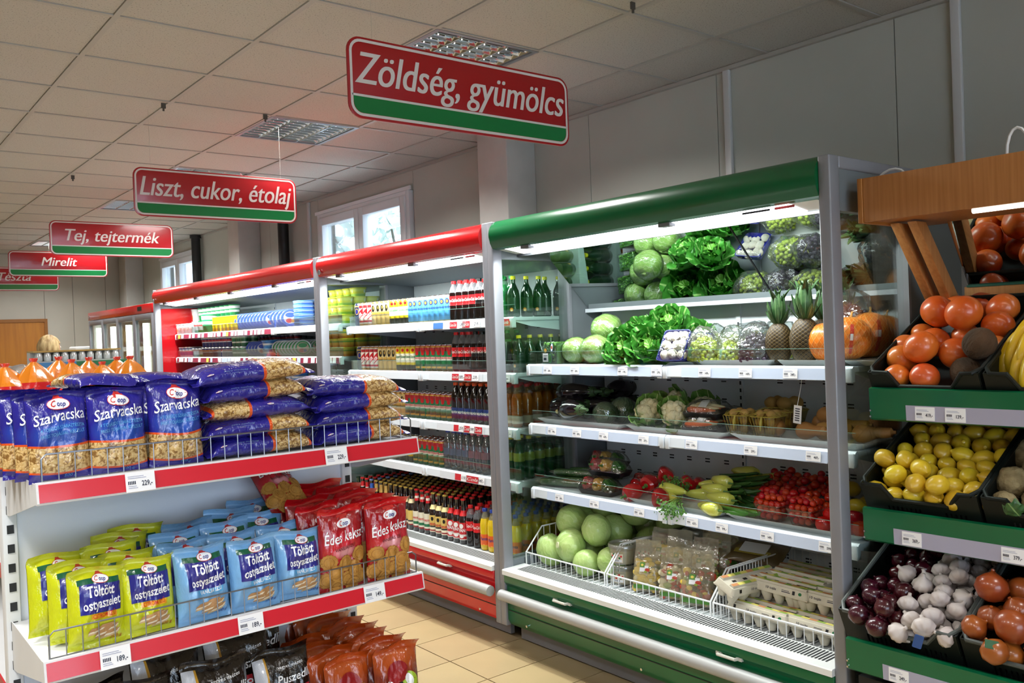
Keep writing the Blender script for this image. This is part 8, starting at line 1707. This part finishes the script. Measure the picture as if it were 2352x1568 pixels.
    def hf(u, v):
        a = -PI*.12+PI*1.24*u; t = -.62+ (PI/2+.62)*v; d = Vector((math.cos(t)*math.cos(a), math.cos(t)*math.sin(a), math.sin(t))); k = hr(d); return (.089*k*d.x, .112*k*d.y+.004, .132*k*d.z)
    b = MB().grid(hf, 34, 16); b.grid(lambda u, v: (.086*math.cos(PI+PI*u)*math.cos(.35+1.2*v), .106*math.sin(PI+PI*u)*math.cos(.35+1.2*v), .13*math.sin(.35+1.2*v)), 22, 8); b.obj('hair', nt.m, h)
    MB().lathe([(.075, 0), (.062, .03), (.06, .055), (.066, .056), (.072, .03), (.085, 0)], 20).obj('collar', MT('collar_orange', '#d9502a', .7), root, (0, -.005, 1.395))
    tr = MB()
    for s in (-1, 1): tr.tube([(s*.09, 0, .9), (s*.098, -.005, .5), (s*.1, .008, .10)], [.112, .078, .062], 14); 
    tr.obj('trousers', MT('trousers_dark', '#23242c', .8), root)
    return root
shopper()
# ------------------------------------------------------------------ let the heaps settle: push round things apart that touch
def relax(pref, radius, up, it=30, box=None):
    L = [o for o in COL.objects if o.parent is None and any(o.name == p or o.name.startswith(p+'.') for p in pref) and (box is None or box(o.location))]
    P = [o.location.copy() for o in L]; r = [radius[o.name.split('.')[0]]*o.scale[0] for o in L]; up = Vector(up).normalized(); base = [p.dot(up) for p in P]
    cen = [0]*len(L)
    for _ in range(it):
        moved = False
        for i in range(len(L)):
            for j in range(i):
                d = P[i]-P[j]; R_ = r[i]+r[j]
                if abs(d.x) > R_ or abs(d.y) > R_ or abs(d.z) > R_: continue
                l = d.length
                if 1e-6 < l < R_: k = d*((R_-l)/l*.5); P[i] += k; P[j] -= k; moved = True
        for i in range(len(L)):
            q = P[i].dot(up)
            if q < base[i]: P[i] += up*(base[i]-q)
        if not moved: break
    for o, p in zip(L, P): o.location = p
SLOPE = (-math.sin(TH), 0, math.cos(TH))
relax(['lemon'], {'lemon': .0315}, SLOPE, box=lambda p: p.x < 3.4 and p.z > .9 and p.y < 1.6)
relax(['garlic_bulb', 'red_onion'], {'garlic_bulb': .0255, 'red_onion': .0295}, SLOPE, 25)
relax(['brown_onion'], {'brown_onion': .0355}, SLOPE)
relax(['grapefruit', 'coconut'], {'grapefruit': .0535, 'coconut': .052}, SLOPE)
relax(['celeriac'], {'celeriac': .058}, SLOPE, 4)
relax(['potato'], {'potato': .022}, (0, 0, 1), 4)
relax(['cherry_tomato'], {'cherry_tomato': .0136}, (0, 0, 1), 12)
